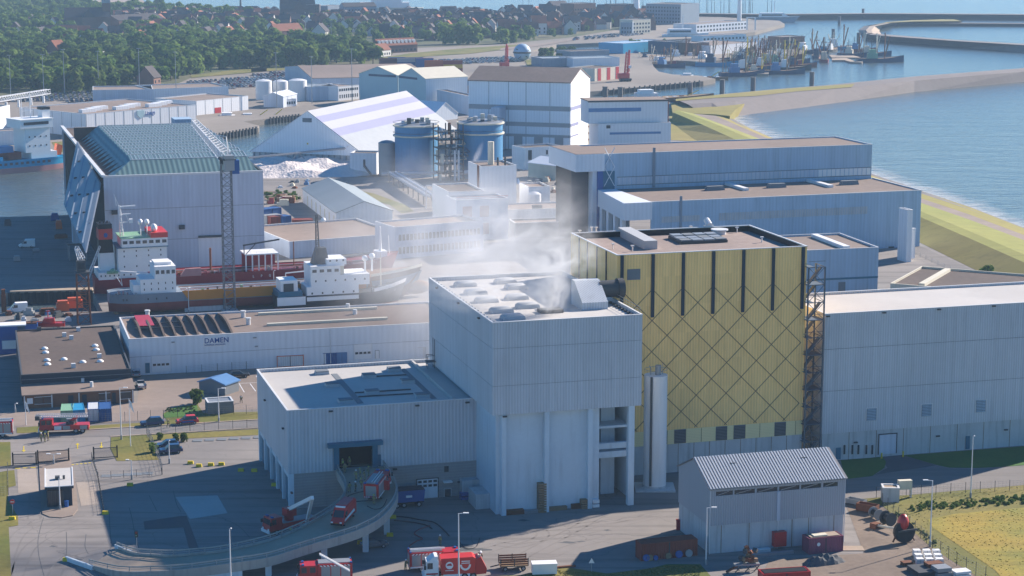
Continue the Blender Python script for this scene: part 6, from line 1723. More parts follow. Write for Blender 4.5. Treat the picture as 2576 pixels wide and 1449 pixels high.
# --- larger town and harbour buildings: (label, P0, P1, depth, height, roof height, wall, roof)
for lab,P0,P1,dep,h,rh,wl,rf_,nw in(
    ('brick school with flat roof and window band among trees',z0(395,650),z0(815,640),30,8,0,'facade_brick','gravel_roof',14),
    ('lower school wing with tan arcade front',z0(590,700),z0(965,645),16,8,0,'cream','gravel_roof',10),
    ('long flat brick building at the picture edge among trees',z0(-40,560),z0(500,530),24,8,0,'facade_brick','gravel_roof',12),
    ('white flat building with pavilion deep in the trees',z0(975,560),z0(1180,530),14,5,0,'clad_white','gravel_tan',0),
    ('brown hall roof among houses left of the dark church',z0(1150,270),z0(1590,245),24,7,5,'facade_brick','rooftile_dark',0),
    ('terrace of brick houses with white dormers before the town',z1(1215,520),z1(1585,500),10,6,5,'facade_brick','rooftile',10),
    ('white terrace row with red roofs at the town edge',z1(1190,555),z1(1330,540),10,5,4.5,'facade_white','rooftile',6),
    ('long red roofed building left of the white gable',z1(225,375),z1(480,360),12,6.5,6,'facade_brick','rooftile',6),
    ('dark apartment block beside the massive church',z1(460,205),z1(640,205),16,17,0,'church_dark','gravel_roof',8),
    ('grey apartment block on the sea front',z1(720,185),z1(860,175),16,14,0,'hull_grey','gravel_roof',6),
    ('row of grey apartments along the sea dike',z1(880,185),z1(1190,178),14,13,4,'hull_grey','rooftile_dark',10),
    ('blue grey office block by the ferry harbour',z2(1345,225),z2(1680,235),40,20,0,'hull_grey','gravel_roof',12),
    ('brick apartment block with orange front near the lighthouse',z2(650,215),z2(860,205),20,19,0,'church_brick','gravel_roof',8),
    ('dark waterfront warehouse left of the lighthouse',z2(460,200),z2(610,195),18,15,5,'church_dark','rooftile_dark',6),
    ('brick warehouse with stepped roof behind the lighthouse',z2(1030,200),z2(1230,195),18,17,0,'church_brick','gravel_roof',6),
    ('yellow cream hotel on the inner quay',z2(1215,330),z2(1390,320),16,13,0,'cream','gravel_tan',6),
    ('grey flank building beside the cream hotel',z2(1100,330),z2(1213,332),16,11,0,'hull_grey','gravel_roof',4),
    ('ferry terminal with long glass hall',z2(1830,320),z2(2320,285),26,8,0,'clad_pale','gravel_tan',16),
    ('low white terminal shed with green end',z2(1890,405),z2(2310,385),14,5,0,'clad_white','gravel_tan',12),
    ('turquoise warehouse on the inner dock',z2(1125,520),z2(1550,485),24,8,0,'hull_cyan','clad_blue',0),
    ('long fish auction hall with pale roof',z2(1960,530),z2(2420,490),40,7,0,'clad_white','gravel_tan',0),
    ('dark blue fish store beside the auction hall',z2(1650,520),z2(1790,510),30,9,0,'hull_blue','gravel_roof',0),
    ('brick end block of the fish auction hall',z2(1800,530),z2(1955,522),30,9,0,'facade_brick','gravel_tan',0),
    ('brown brick ice factory at the quay head',z3(245,478),z3(455,468),18,10,0,'facade_brick','gravel_tan',4),
    ('low blue roofed shed beside the ice factory',z3(60,470),z3(240,465),24,7,0,'clad_white','roof_slate',0),
    ('red and cream striped quay store',z2(850,785),z2(1085,760),20,8,0,'cream','gravel_roof',0),
    ('low quay store with sloping dark roof',z2(640,650),z2(1090,635),22,6,0,'clad_pale','roof_slate',0),
    ('dark roofed harbour shed beside the gas sphere',z2(350,648),z2(640,640),22,6,0,'hull_grey','roof_slate',0),
    ('grey flat shed behind the quay store',z2(620,590),z2(990,575),20,7,0,'hull_grey','gravel_roof',0),
    ('white gatehouse row along the dock road',z2(700,535),z2(900,525),8,4,0,'clad_white','gravel_tan',0)):
    b=gb('harbour_building' if P0[0]>1240 else 'town_building',lab,'building',P0,P1,dep,h,rh,'x',wl,rf_)
    if nw:
        for f in range(max(1,int(h//4))):wrow(b,nw,.5,b.L-.5,1.2+3.6*f,2.9+3.6*f,m='glass',frac=.5)
    if 'striped' in lab:
        for q in(.12,.5,.86):b.part('red_panel',MB().box(b.L*q,b.L*(q+.13),-.15,-.01,0,8),'red')
    if 'dormers' in lab:
        for q in range(10):b.part('dormer',MB().box(b.L*(q+.2)/10,b.L*(q+.7)/10,1.2,4,7.5,10),'white')
# random sized larger roofs on the waterfront skyline
# lighthouse
p=at(*z2(1250,150));t=thing('lighthouse','white tapering lighthouse rising over the old town','lighthouse',p)
MB().lathe([(4.2,0),(2.6,30),(3.2,30.2),(3.2,31)],n=18).build('tower',mt['white'],t,smooth=True)
MB().lathe([(1.7,31),(1.7,34),(2.0,34.1),(.2,37)],n=14).build('lantern',mt['steel_dark'],t);MB().lathe([(3.3,32.1),(3.3,32.3)],n=14).build('gallery',mt['white'],t)
# harbour control tower
p=at(*z2(2245,245));t=thing('control_tower','slender white harbour control tower with turquoise cabin','tower',p)
MB().lathe([(2.4,0),(1.8,26)],n=12).build('shaft',mt['white'],t,smooth=True);MB().lathe([(2,26),(6.5,29),(6.5,34),(5,36),(1,37)],n=14).build('cabin',mt['cyan'],t);MB().lathe([(6.6,30),(6.6,32.5)],n=14).build('window',mt['glass'],t)
MB().cyl((0,0,37),(0,0,54),.5,6,.15).bar((-2,0,42),(2,0,42),.3).build('mast',mt['white'],t)
# memorial column on the dike
p=at(*z0(2325,108));t=thing('monument','small dark monument on the sea dike','monument',p);MB().box(-4,4,-3,3,0,4).build('base',mt['church_dark'],t);MB().cyl((0,0,4),(0,0,19),1.4,8,.8).build('column',mt['church_dark'],t)
# loading portal
p=at(*z2(2360,290));t=thing('ferry_bridge_portal','white ferry bridge portal at the terminal','portal',p,R(10));t.scale=(.45,.45,.6)
for x in(-9,9):MB().box(x-1.2,x+1.2,-1,1,0,19).build('post',mt['white'],t)
MB().box(-10.2,10.2,-1.2,1.2,19,20.5).build('beam',mt['white'],t);MB().bar((-10,-8,0),(-30,-14,-2),3,.6).build('ramp',mt['white'],t)
# gas sphere wreck / round buoy
p=at(*z2(150,590));t=thing('mooring_buoy','huge weathered white buoy standing on the quay','buoy',p)
MB().ball((0,0,6.4),6.5,20).build('body',mt['clad_blue'],t,smooth=True);MB().lathe([(6.6,5.8),(6.9,6.1),(6.9,6.8),(6.6,7.1)],n=20).build('ring',mt['steel_dark'],t)
MB().bar((-4.5,-4.6,9.3),(4,-5,3),.6).bar((-3,-5.8,2),(4.6,-4.1,8.3),.5).build('seam',mt['steel_dark'],t)
# red cranes
def red_crane(P,h,label,rz=0):
    t=thing('harbour_crane',label,'crane',at(*P),rz)
    MB().box(-6,6,-4,4,1.2,3).build('undercarriage',mt['steel_dark'],t)
    for x in(-4.5,-1.5,1.5,4.5):MB().cyl((x,-4.3,1),(x,4.3,1),1,10).build('wheel',mt['tyre'],t)
    MB().box(-8,4,-3,3,3.2,8.5).build('machinery_house',mt['red_bright'],t)
    k=lattice(MB(),(1,0,8),(2,0,h),3.4,2.2,7,.45).build('tower',mt['red_bright'],t);MB().box(3,6,-2,2,h*.45,h*.45+3).build('cab',mt['white'],t)
    lattice(MB(),(3,0,10),(6,8,h*1.05),2.2,1.2,8,.3).build('jib',mt['red_bright'],t)
    return t
red_crane(z2(1145,785),30,'tall red mobile harbour crane on the quay',R(10)).scale=(.62,.62,.62)
t=red_crane(z1(2437,665),29,'red crane tower rising behind the white hall',R(30));t.scale=(.52,.52,.55)
# --- container stacks
CONT={}
def container(P,rz,col,label,L=12.2,z=0.0,group=None,world=None,open_top=False):
    p=world or at(*P);p=Vector((p.x,p.y,p.z+z))
    t=thing('shipping_container',label,'container',p,rz,group)
    mb=MB().box(-L/2,L/2,-1.22,1.22,.12,2.5)
    if('b',col,L)not in CONT:
        CONT['b',col,L]=mb.mesh('body',mt[col])
        f=MB()
        for x in(-L/2,L/2):
            for y in(-1.22,1.22):f.box(x-.08,x+.08,y-.08,y+.08,0,2.6)
        for y in(-1.22,1.22):
            for zz in(.08,2.52):f.box(-L/2+.08,L/2-.08,y-.07,y+.07,zz-.08,zz+.08)
        for x in(-L/2,L/2):
            for zz in(.08,2.52):f.box(x-.07,x+.07,-1.14,1.14,zz-.08,zz+.08)
        CONT['f',col,L]=f.mesh('frame',mt[col])
    obj('body',CONT['b',col,L],t);obj('frame',CONT['f',col,L],t)
    return t
D('cont_orange',(.40,.10,.03),.6,.1,.5,stripe=(.5,.1,.03));D('cont_blue',(.03,.10,.28),.6,.1,.5,stripe=(.5,.1,.03));D('cont_brown',(.20,.07,.05),.6,.12,.5,stripe=(.5,.1,.03));D('cont_grey',(.30,.32,.34),.6,.1,.5,stripe=(.5,.1,.03));D('cont_white',(.62,.63,.64),.5,.08,.5,stripe=(.5,.06,.03));D('cont_yellow',(.5,.33,.03),.6,.1,.5,stripe=(.5,.1,.03))
cnames={'cont_orange':'orange','cont_blue':'blue','cont_brown':'brown','cont_grey':'grey','cont_yellow':'yellow','container_red':'red','cont_white':'white'}
for(xa,xb_,y,tiers,cols,where)in((1300,1740,672,3,('cont_brown','cont_brown','cont_orange','cont_blue','cont_grey'),'in the long stack behind the flat warehouse'),(1745,2060,735,4,('cont_orange','cont_orange','container_red','cont_brown','cont_yellow'),'in the orange stack beside the white hall'),
                                    (1790,2060,915,3,('cont_orange','container_red','cont_orange','cont_blue'),'in the stack between gabled hall and white hall'),(1385,1560,625,2,('cont_blue','container_red','cont_blue'),'in the far blue stack')):
    x=xa
    while x<xb_:
        for row in range(2):
            for z in range(max(1,tiers-rnd.choice([0,0,1]))):
                c=rnd.choice(cols);container(z1(x,y),R(8),c,'%s shipping container %s'%(cnames[c],where),12.2,2.6*z,'containers '+where,world=at(*z1(x,y))+Vector((0,2.6*row,0)))
        x+=12.7*(.984*((y/2.576)*.6708+186)/HC)*2.576/.6708
# --- warehouses on the far quay
C_,R_,L_=at(218.7,346),at(492,264,11),at(27,329)
R_=Vector((R_.x,R_.y,0))
dirR=(R_-C_);
b=gb('cold_store','large white cold store with blue lettering behind the ship hall','building',C_,R_,abs((L_-C_).dot(Vector((-dirR.y,dirR.x,0)).normalized())),11.0,0,'x','clad_white','gravel_tan',world=True)
for k in range(12):b.part('wall_joint',MB().box(b.L*k/12-.15,b.L*k/12+.15,-.06,-.004,0,11),'steel')
u,z=b.F(*z0(1400,1112));lettering('Lineage',b,u,z,2.9,'blue',v=-.3,sx=(b.F(*z0(1512,1100))[0]-u)/10.4,bold=.02)
u,z=b.F(*z0(1358,1105));ms_=b.part('emblem',MB().extr([(u-2.2,z+1.9),(u+2.2,z+1.9),(u+2.2,z-.3),(u,z-2.1),(u-2.2,z-.3)],'y',-.3,-.02),'pale_cyan')
for k in range(9):b.part('roof_unit',MB().box(b.L*(.08+.1*k),b.L*(.08+.1*k)+8,10+4*(k%3),13+4*(k%3),10.6,12.2),'clad_white',b.rf)
for k in range(7):
    v=b.D*(k+.5)/7;b.part('wall_joint',MB().box(-.06,-.004,v-.15,v+.15,0,11),'steel')
b2=gb('cold_store','lower white cold store wing with red door','building',z0(1900,1115),z0(2400,1060),30,7.5,0,'x','clad_white','gravel_tan')
b2.win((*z0(2075,1035),*z0(2135,1100)),'red',None,'door')
for k in range(6):b2.part('wall_joint',MB().box(b2.L*k/6-.1,b2.L*k/6+.1,-.06,-.004,0,7.5),'steel')
gb('cold_store','grey roofed store behind the cold store','building',z0(1460,1000),z0(2210,970),32,8,0,'x','clad_white','gravel_tan')
gb('cold_store','grey store with brown roof left behind the cold store','building',z0(900,1010),z0(1480,1000),28,8,0,'x','clad_plain','gravel_tan')
gb('cold_store','white store block at the picture edge behind the cargo ship','building',z0(-120,1330),z0(105,1275),40,13,0,'x','clad_white','gravel_tan')
gb('cold_store','low white quay office before the cold store','building',z0(-60,1410),z0(245,1395),10,6.5,0,'x','clad_white','gravel_tan')
sheet('grass',Zp(z0,[(500,1375),(740,1355),(740,1440),(560,1480)]),'grass',.06,'grass bank beside the moored cargo ship','grass','stuff')
lk=thing('loading_gantry','white lattice loading gantry over the cold store roof','gantry',(0,0,0));lattice(MB(),at(*z0(-40,1045),12)+Vector((0,0,4)),at(*z0(470,960),12)+Vector((0,0,4)),2.2,2.2,22,.16).build('truss',mt['steel_white'],lk)
for k in range(4):MB().box(-.5,.5,-.5,.5,11,14.5).build('leg',mt['steel_white'],lk).location=at(*z0(60+120*k,1035-20*k),12).xy.to_3d()
b=gb('flat_warehouse','very long flat grey warehouse with pale roof edge','building',z1(575,905),z1(1700,880),105,9,4,'x','clad_plain','gravel_tan')
b=gb('tank_office','white office with dark windows beside the white tanks','building',z1(525,975),z1(820,965),22,8,0,'x','clad_plain','roof_slate')
b=gb('tank_office','white two storey office facing the quay by the white tanks','building',z1(822,975),z1(1022,955),20,8,0,'x','clad_white','gravel_tan');wrow(b,9,.5,b.L-.5,5.4,6.8);wrow(b,9,.5,b.L-.5,1.4,3.4,frac=.4)
b=gb('tank_shed','grey shed with pale roof before the white tanks','shed',z1(100,1035),z1(290,1040),20,6,2,'y','clad_plain','clad_pale')
b=gb('tank_shed','low white hut with window row before the white tanks','shed',z1(290,1035),z1(415,1025),8,4,0,'x','clad_white','gravel_tan');wrow(b,5,.5,b.L-.5,1.4,2.8)

# --- parked cars (small, no separate parts at this size)
def car_lod(col):
    mb=MB().mat(0).box(-2.15,2.15,-.85,.85,.35,.95).mat(1).hexa([(-1.5,-.8,.95),(1.1,-.8,.95),(1.1,.8,.95),(-1.5,.8,.95)],[(-1.1,-.68,1.45),(.55,-.68,1.45),(.55,.68,1.45),(-1.1,.68,1.45)]).mat(0).box(-1.05,.5,-.66,.66,1.451,1.5).mat(2)
    for x in(-1.35,1.35):
        for y in(-.8,.8):mb.cyl((x,y-.1,.32),(x,y+.1,.32),.32,8)
    return mb
CARC={'silver':(.42,.44,.46),'white':(.72,.72,.72),'black':(.015,.016,.018),'dark blue':(.02,.045,.12),'grey':(.12,.13,.14),'red':(.35,.02,.02),'pale blue':(.22,.34,.5)}
CARM={}
for n_,c in CARC.items():
    D('car_'+n_,c,.25,.03,spec=.6);CARM[n_]=car_lod(n_).mesh('parked_car',[mt['car_'+n_],mt['glass'],mt['tyre']])
cars=[]
def inpoly(p,poly):
    c=False
    for(x0,y0),(x1,y1)in zip(poly,poly[1:]+poly[:1]):
        if(y0>p[1])!=(y1>p[1])and p[0]<(x1-x0)*(p[1]-y0)/(y1-y0)+x0:c=not c
    return c
def lot(pts,ang,zone,keep=.9):
    poly=pxpoly(pts);a=R(ang);ca,sa=math.cos(a),math.sin(a)
    loc=[(x*ca+y*sa,-x*sa+y*ca)for x,y in poly]
    u0,u1=min(p[0]for p in loc),max(p[0]for p in loc);v0,v1=min(p[1]for p in loc),max(p[1]for p in loc)
    v=v0;r_=0
    while v<v1:
        u=u0
        while u<u1:
            q=(u*ca-v*sa,u*sa+v*ca)
            if inpoly(q,poly)and rnd.random()<keep:cars.append((q,a+R(90)+rnd.uniform(-.05,.05),zone))
            u+=2.7
        v+=6.0 if r_%2==0 else 9.5;r_+=1
lot(Zp(z0,[(-60,950),(400,930),(900,880),(1330,870),(1800,860),(1780,880),(1330,940),(900,990),(460,985),(300,990),(-60,985)]),14,'in the big lot below the wood')
lot(Zp(z0,[(1700,860),(1850,790),(2576,745),(2576,835),(2400,850),(1900,870)]),14,'in the lot beside the grass bank')
lot(Zp(z1,[(0,725),(600,665),(790,670),(700,720),(560,770),(0,805)]),14,'in the lot behind the white tanks')
lot(Zp(z1,[(930,655),(1280,640),(1290,678),(900,672)]),14,'behind the flat warehouse')
lot(Zp(z1,[(1560,600),(2440,555),(2576,570),(2576,600),(2440,600),(1700,638)]),14,'in the far lot by the red crane')
lot(Zp(z2,[(620,375),(1080,330),(1400,330),(1000,365),(640,395)]),14,'on the inner quay',.35)
cars.sort(key=lambda c:c[0][1])
cw=['silver','white','silver','dark blue','grey','black','pale blue','silver','red','pale blue','white']  # silver, white and pale blue favoured to imitate sky reflections on the cars
big={n_:[]for n_ in CARC}
for i,(q,a,zone)in enumerate(cars):
    n_=rnd.choice(cw)
    if i<300:obj('parked_car',CARM[n_],None,'%s car parked %s'%(n_,zone),'car','cars parked '+zone,None,(q[0],q[1],.0),a)
    else:big[n_].append((q,a))
allc=MB();mats_=[]
for n_,L_ in big.items():
    base=car_lod(n_);mi0=len(mats_);mats_+=[mt['car_'+n_],mt['glass'],mt['tyre']]
    V=[Vector(v)for v in base.v]
    for q,a in L_:
        M=Matrix.Translation((q[0],q[1],0))@Matrix.Rotation(a,4,'Z');k=len(allc.v)
        allc.v.extend([tuple(M@v)for v in V]);allc.f.extend([tuple(i+k for i in f)for f in base.f]);allc.m.extend([m+mi0 for m in base.m])
allc.build('parked_cars',mats_,None,'rows of distant parked cars in the harbour lots','cars',None,'stuff')
print('cars',len(cars))
# green banks
sheet('grass',Zp(z0,[(1840,735),(2250,680),(2576,660),(2576,690),(2300,715),(1850,755)]),'grass',.3,'green bank above the car lot','grass','stuff')
sheet('grass',Zp(z1,[(-20,668),(300,640),(690,630),(700,650),(300,680),(-20,700)]),'grass',.3,'green bank behind the white tanks','grass','stuff')
sheet('grass',Zp(z1,[(1250,560),(1500,520),(1900,480),(2600,430),(2600,460),(2100,520),(1700,545),(1280,590)]),'grass',.3,'grass along the dock road before the town','grass','stuff')
sheet('grass',Zp(z2,[(180,590),(330,540),(620,520),(560,570),(330,610),(200,640)]),'grass',.3,'green plot beside the huge buoy','grass','stuff')
sheet('road',Zp(z2,[(-60,470),(330,425),(620,380),(640,392),(330,445),(-60,490)]),'pavers',.35,'dock road curving before the town','road')

# --- boats
BOATS=0
def boat(P,rz,L,hullm,label,group,kind='cutter',house_m='white'):
    t=thing('fishing_boat',label,'boat',at(*P,WL),rz,group)
    bm=L*.26
    rows=[]
    for i in range(9):
        x=L*(i/8-.5);f=1-max(0,(i-4)/4)**2*.97;ff_=min(1,.75+.25*i/2)
        w=bm/2*f*ff_;zt=L*.085+L*.06*max(0,(i-4)/4)**1.5
        rows.append([(x,-w,zt),(x,-w*.85,-.8),(x,w*.85,-.8),(x,w,zt)])
    mb=MB().loft(rows);mb.quad(*rows[0]);mb.quad(*rows[-1][::-1])
    mb.build('hull',mt[hullm],t)
    MB().loft([[Vector(r[0])-Vector((0,0,.3)),Vector(r[3])-Vector((0,0,.3))]for r in rows]).build('deck',mt['wood'],t)
    hx=-L*.28 if kind!='fwd' else L*.12
    k=MB().box(hx,hx+L*.2,-bm*.3,bm*.3,L*.07,L*.19).box(hx+L*.03,hx+L*.16,-bm*.26,bm*.26,L*.19,L*.27).build('wheelhouse',mt[house_m],t)
    MB().box(hx+L*.16,hx+L*.165,-bm*.24,bm*.24,L*.21,L*.25).build('window',mt['glass'],k)
    if kind!='barge':
        c=rnd.choice(['wood','cream','rust','rust','yellow_paint','wood','hull_orange'])
        MB().cyl((L*.08,0,L*.06),(L*.08,0,L*.62),L*.012,6).bar((L*.08,-bm*.3,L*.5),(L*.08,bm*.3,L*.5),L*.014).build('mast',mt[c],t)
        for s in(-1,1):MB().bar((L*.08,s*bm*.1,L*.12),(L*.14,s*bm*.75,L*.55),L*.02).build('boom',mt[c],t)
        MB().cyl((hx+L*.08,0,L*.27),(hx+L*.08,0,L*.46),L*.008,5).build('aerial',mt['steel_dark'],t)
        MB().tube([(L*.42,0,L*.15),(L*.08,0,L*.6),(-L*.45,0,L*.1)],.09,4).build('rigging',mt['steel_dark'],t)
        MB().bar((-L*.4,-bm*.35,L*.08),(-L*.4,-bm*.35,L*.3),.35).bar((-L*.4,bm*.35,L*.08),(-L*.4,bm*.35,L*.3),.35).bar((-L*.4,-bm*.35,L*.3),(-L*.4,bm*.35,L*.3),.35).build('gallows',mt[c],t)
    return t
spots=[(z2,2275,735,14,38,'hull_blue','at the outer end of the quay nearest the harbour mouth',''),(z2,2440,705,10,26,'hull_black','beside a pontoon',''),(z2,2050,640,-18,40,'hull_cyan','pale blue and largest of the left pair',''),(z2,1960,605,-18,36,'hull_blue','left of the big pale blue cutter',''),
         (z2,1560,650,-28,32,'hull_blue','moored at the container quay corner',''),(z2,1500,625,-28,26,'hull_red','with red hull moored at the container quay',''),(z2,1380,590,-20,24,'hull_red','small and red by the turquoise warehouse',''),(z2,1700,580,4,34,'hull_red','long red hulled along the inner quay',''),(z2,1820,575,4,24,'hull_bottom','brown hulled behind the blue pair',''),
         (z3,250,715,3,36,'hull_blue','dark blue in front of the fleet',''),(z3,-60,690,4,36,'hull_blue','second of the front row',''),(z3,330,680,6,34,'hull_black','close behind the front row',''),(z3,90,665,6,36,'hull_bottom','in the middle of the fleet',''),(z3,-100,640,6,36,'hull_blue','in the middle left of the fleet',''),(z3,230,640,8,36,'hull_red','red in the packed fleet',''),
         (z3,20,615,8,36,'hull_blue','in the third row of the fleet',''),(z3,330,615,8,34,'hull_blue','at the right of the third row',''),(z3,-130,600,8,36,'hull_bottom','at the left of the third row',''),(z3,180,590,8,34,'hull_black','in the fourth row of the fleet',''),(z3,40,565,8,34,'hull_blue','in the last row of the fleet',''),(z3,-80,560,8,32,'hull_blue','at the back left of the fleet',''),
         (z3,500,515,-30,38,'hull_blue','with tall raised booms at the jetty',''),(z3,570,560,80,32,'hull_blue','end on at the jetty',''),(z3,640,595,84,34,'hull_red','red and end on at the jetty',''),(z3,800,480,4,40,'hull_cyan','moored behind the pontoons',''),(z3,950,545,-20,34,'hull_blue','beside the pontoons',''),(z3,1190,600,4,42,'hull_blue','alone at the pontoon head',''),(z3,1120,540,0,34,'hull_blue','behind the cutter at the pontoon head',''),(z2,2340,690,8,34,'hull_bottom','squeezed beside the quay end',''),(z2,2420,640,8,34,'hull_blue','in the packed left rows',''),(z2,2330,610,8,34,'hull_red','red in the packed left rows',''),(z2,2480,600,8,34,'hull_blue','behind the packed left rows',''),(z2,2400,560,8,34,'hull_black','farthest in the packed left rows',''),(z3,410,650,6,30,'hull_bottom','at the right end of the second row',''),(z3,150,620,8,34,'hull_black','between the second and third rows',''),(z3,280,570,8,34,'hull_bottom','behind the red cutter of the fleet',''),(z3,720,500,60,30,'hull_black','turned away at the jetty',''),(z3,1000,500,-8,32,'hull_bottom','behind the pontoons on the right','')]
for zf,x,y,a,L,hm,txt,_ in spots:
    boat(zf(x,y),R(a),L*.85,hm,'%s fishing cutter %s'%({'hull_blue':'dark blue','hull_black':'black','hull_cyan':'bright blue','hull_red':'red','hull_bottom':'brown'}[hm],txt),'fishing cutters in the harbour',house_m=rnd.choice(['white','white','cream','blue_pale','hull_blue','green_box']))
for zf,x,y,a,L,lab in((z2,1520,970,14,62,'long dredging barge with yellow deck gear beside the grass dike'),(z2,1850,770,-6,40,'small dredger moored at the container quay corner'),(z1,60,1160,4,34,'work barge with yellow crane at the near quay'),(z0,2330,1165,5,40,'white work boat moored at the far quay')):
    t=boat(zf(x,y),R(a),L,'hull_rust',lab,None,'barge');t['category']='barge';t.name='work_barge';t.scale=(1,.8,.4)
    for k in range(6):MB().box(L*(-.05+.07*k),L*(-.05+.07*k)+2,-2,2,3.5,5+rnd.random()*2).build('deck_gear',mt[rnd.choice(['rust','yellow_paint','steel','steel_white'])],t)
    MB().bar((L*.2,0,4),(L*.35,1,14),.6).build('crane_arm',mt['yellow_paint'],t)
# ferry
t=thing('ferry','white ferry with cream upper decks behind the town','ship',at(*z1(1280,152),0),R(4))
MB().hexa([(-32,-6,-2),(36,-6,-2),(36,6,-2),(-32,6,-2)],[(-34,-7,9),(42,-5,9),(42,5,9),(-34,7,9)]).build('hull',mt['cream'],t);MB().box(-28,26,-6.5,6.5,9,15).build('deckhouse',mt['white'],t);MB().box(-16,18,-6,6,15,20).build('bridge',mt['white'],t);MB().cyl((2,0,20),(2,0,33),.8,6,.3).build('mast',mt['steel_dark'],t);MB().box(-12,-5,-2,2,20,25).build('funnel',mt['cream'],t)
for P,L,lab in((z2(1720,385),40,'white fast ferry moored at the terminal'),(z3(180,215),46,'blue grey tender moored at the outer jetty')):
    t=thing('ferry',lab,'ship',at(*P,WL),R(6));MB().hexa([(-L/2,-4,-.5),(L*.4,-4,-.5),(L*.4,4,-.5),(-L/2,4,-.5)],[(-L/2,-5,5),(L*.55,-2,6.5),(L*.55,2,6.5),(-L/2,5,5)]).build('hull',mt['white' if 'white' in lab else 'hull_grey'],t)
    MB().hexa([(-L*.4,-4,5.6),(L*.3,-4,5.6),(L*.3,4,5.6),(-L*.4,4,5.6)],[(-L*.38,-3.5,10),(L*.15,-3.5,10),(L*.15,3.5,10),(-L*.38,3.5,10)]).build('deckhouse',mt['white'],t);MB().box(-L*.36,L*.12,-4.02,-3.9,7,8.6).build('window',mt['glass'],t);MB().cyl((-2,0,10),(-2,0,22),.4,5).build('mast',mt['white'],t)
# masts of sailing ships along the sea front
for k in range(46):
    x=rnd.uniform(420,2560)if k>6 else rnd.uniform(150,900);y=rnd.uniform(115,150)
    h=rnd.uniform(14,38);p=at(*z2(x,y))
    if x>1950:p=at(*z2(x,128),0)
    t=thing('ship_mast','thin mast of a sailing ship on the far sea front','mast',p,0,'sailing ship masts along the sea front')
    MB().cyl((0,0,0),(0,0,h),.32,5,.15).bar((-.2-h*.07,0,h*.62),(h*.07,0,h*.62),.2).build('spar',mt['steel_dark'],t)
# pontoons and jetties, piles
for pts,z,lab in((Zp(z3,[(720,580),(860,575),(930,600),(1020,605),(1010,618),(900,612),(840,595),(720,595)]),1.2,'bent pontoon among the fishing cutters'),(Zp(z3,[(-180,705),(110,700),(110,735),(-160,735)]),1.6,'stone pontoon at the front of the fleet'),(Zp(z3,[(690,545),(900,540),(1000,570),(720,570)]),1.2,'wide pontoon deck behind the cutters'),(Zp(z3,[(60,255),(190,250),(195,262),(60,268)]),2.5,'timber jetty near the ferry harbour')):
    MB().prism(pxpoly(pts,WL),WL-.5,WL+z).build('pontoon',mt['concrete_deck'],None,lab,'pontoon')
for i,(zf,x,y)in enumerate(((z3,790,240),(z3,732,375),(z3,975,415),(z3,1020,160),(z3,525,830),(z2,2080,910),(z2,2378,885),(z2,1097,990),(z2,1770,940),(z2,950,985))):
    MB().cyl((0,0,-1),(0,0,8.5),1.5,8).cyl((0,0,8.5),(0,0,9.0),1.7,8).build('mooring_pile',mt['stone_dark'],None,'dark mooring pile standing in the harbour water','pile','mooring piles in the harbour').location=at(*zf(x,y),WL)
# lamp masts in the far yards
for i,(zf,x,y,h)in enumerate(((z0,625,905,26),(z0,425,925,24),(z0,955,885,24),(z0,1350,890,26),(z0,105,935,24),(z1,755,500,24),(z1,508,480,24),(z0,2158,120,60),(z0,1705,985,28),(z1,567,1000,26),(z1,955,990,30),(z1,228,1045,30))):
    MB().cyl((0,0,0),(0,0,h),.28,6,.15).box(-1.2,1.2,-.2,.2,h,h+.3).build('light_mast',mt['steel'],None,'tall slim light mast in the far yards','light mast','light masts in the far yards').location=at(*zf(x,y))
# ================= vehicles =================
def wheel(t,x,y,r,w=.3,side=1):
    k=MB().cyl((x,y-w/2,r),(x,y+w/2,r),r,16).build('wheel',mt['tyre'],t,smooth=True)
    yo=y+side*(w/2+.005);MB().cyl((x,yo-.02,r),(x,yo+.03*side+.0,r),r*.55,12).build('rim',mt['steel'],k)
def wheels(t,xs,hw,r,w=.3):
    for x in xs:
        for s in(-1,1):wheel(t,x,s*(hw-w/2),r,w,s)
def heading(Pr,Pf,z=0.0):
    a,b_=at(*Pr,z),at(*Pf,z);return math.atan2(b_.y-a.y,b_.x-a.x)
def stripes(t,x0,x1,y,z,n=8,h=.28):
    for s in(-1,1):
        for i in range(n):
            a=x0+(x1-x0)*i/n;c=a+(x1-x0)/n*.55
            MB().hexa([(a,s*y,z),(c,s*y,z),(c,s*(y+.012),z),(a,s*(y+.012),z)],[(a+.2,s*y,z+h),(c+.2,s*y,z+h),(c+.2,s*(y+.012),z+h),(a+.2,s*(y+.012),z+h)]).build('stripe',mt['white'],t)
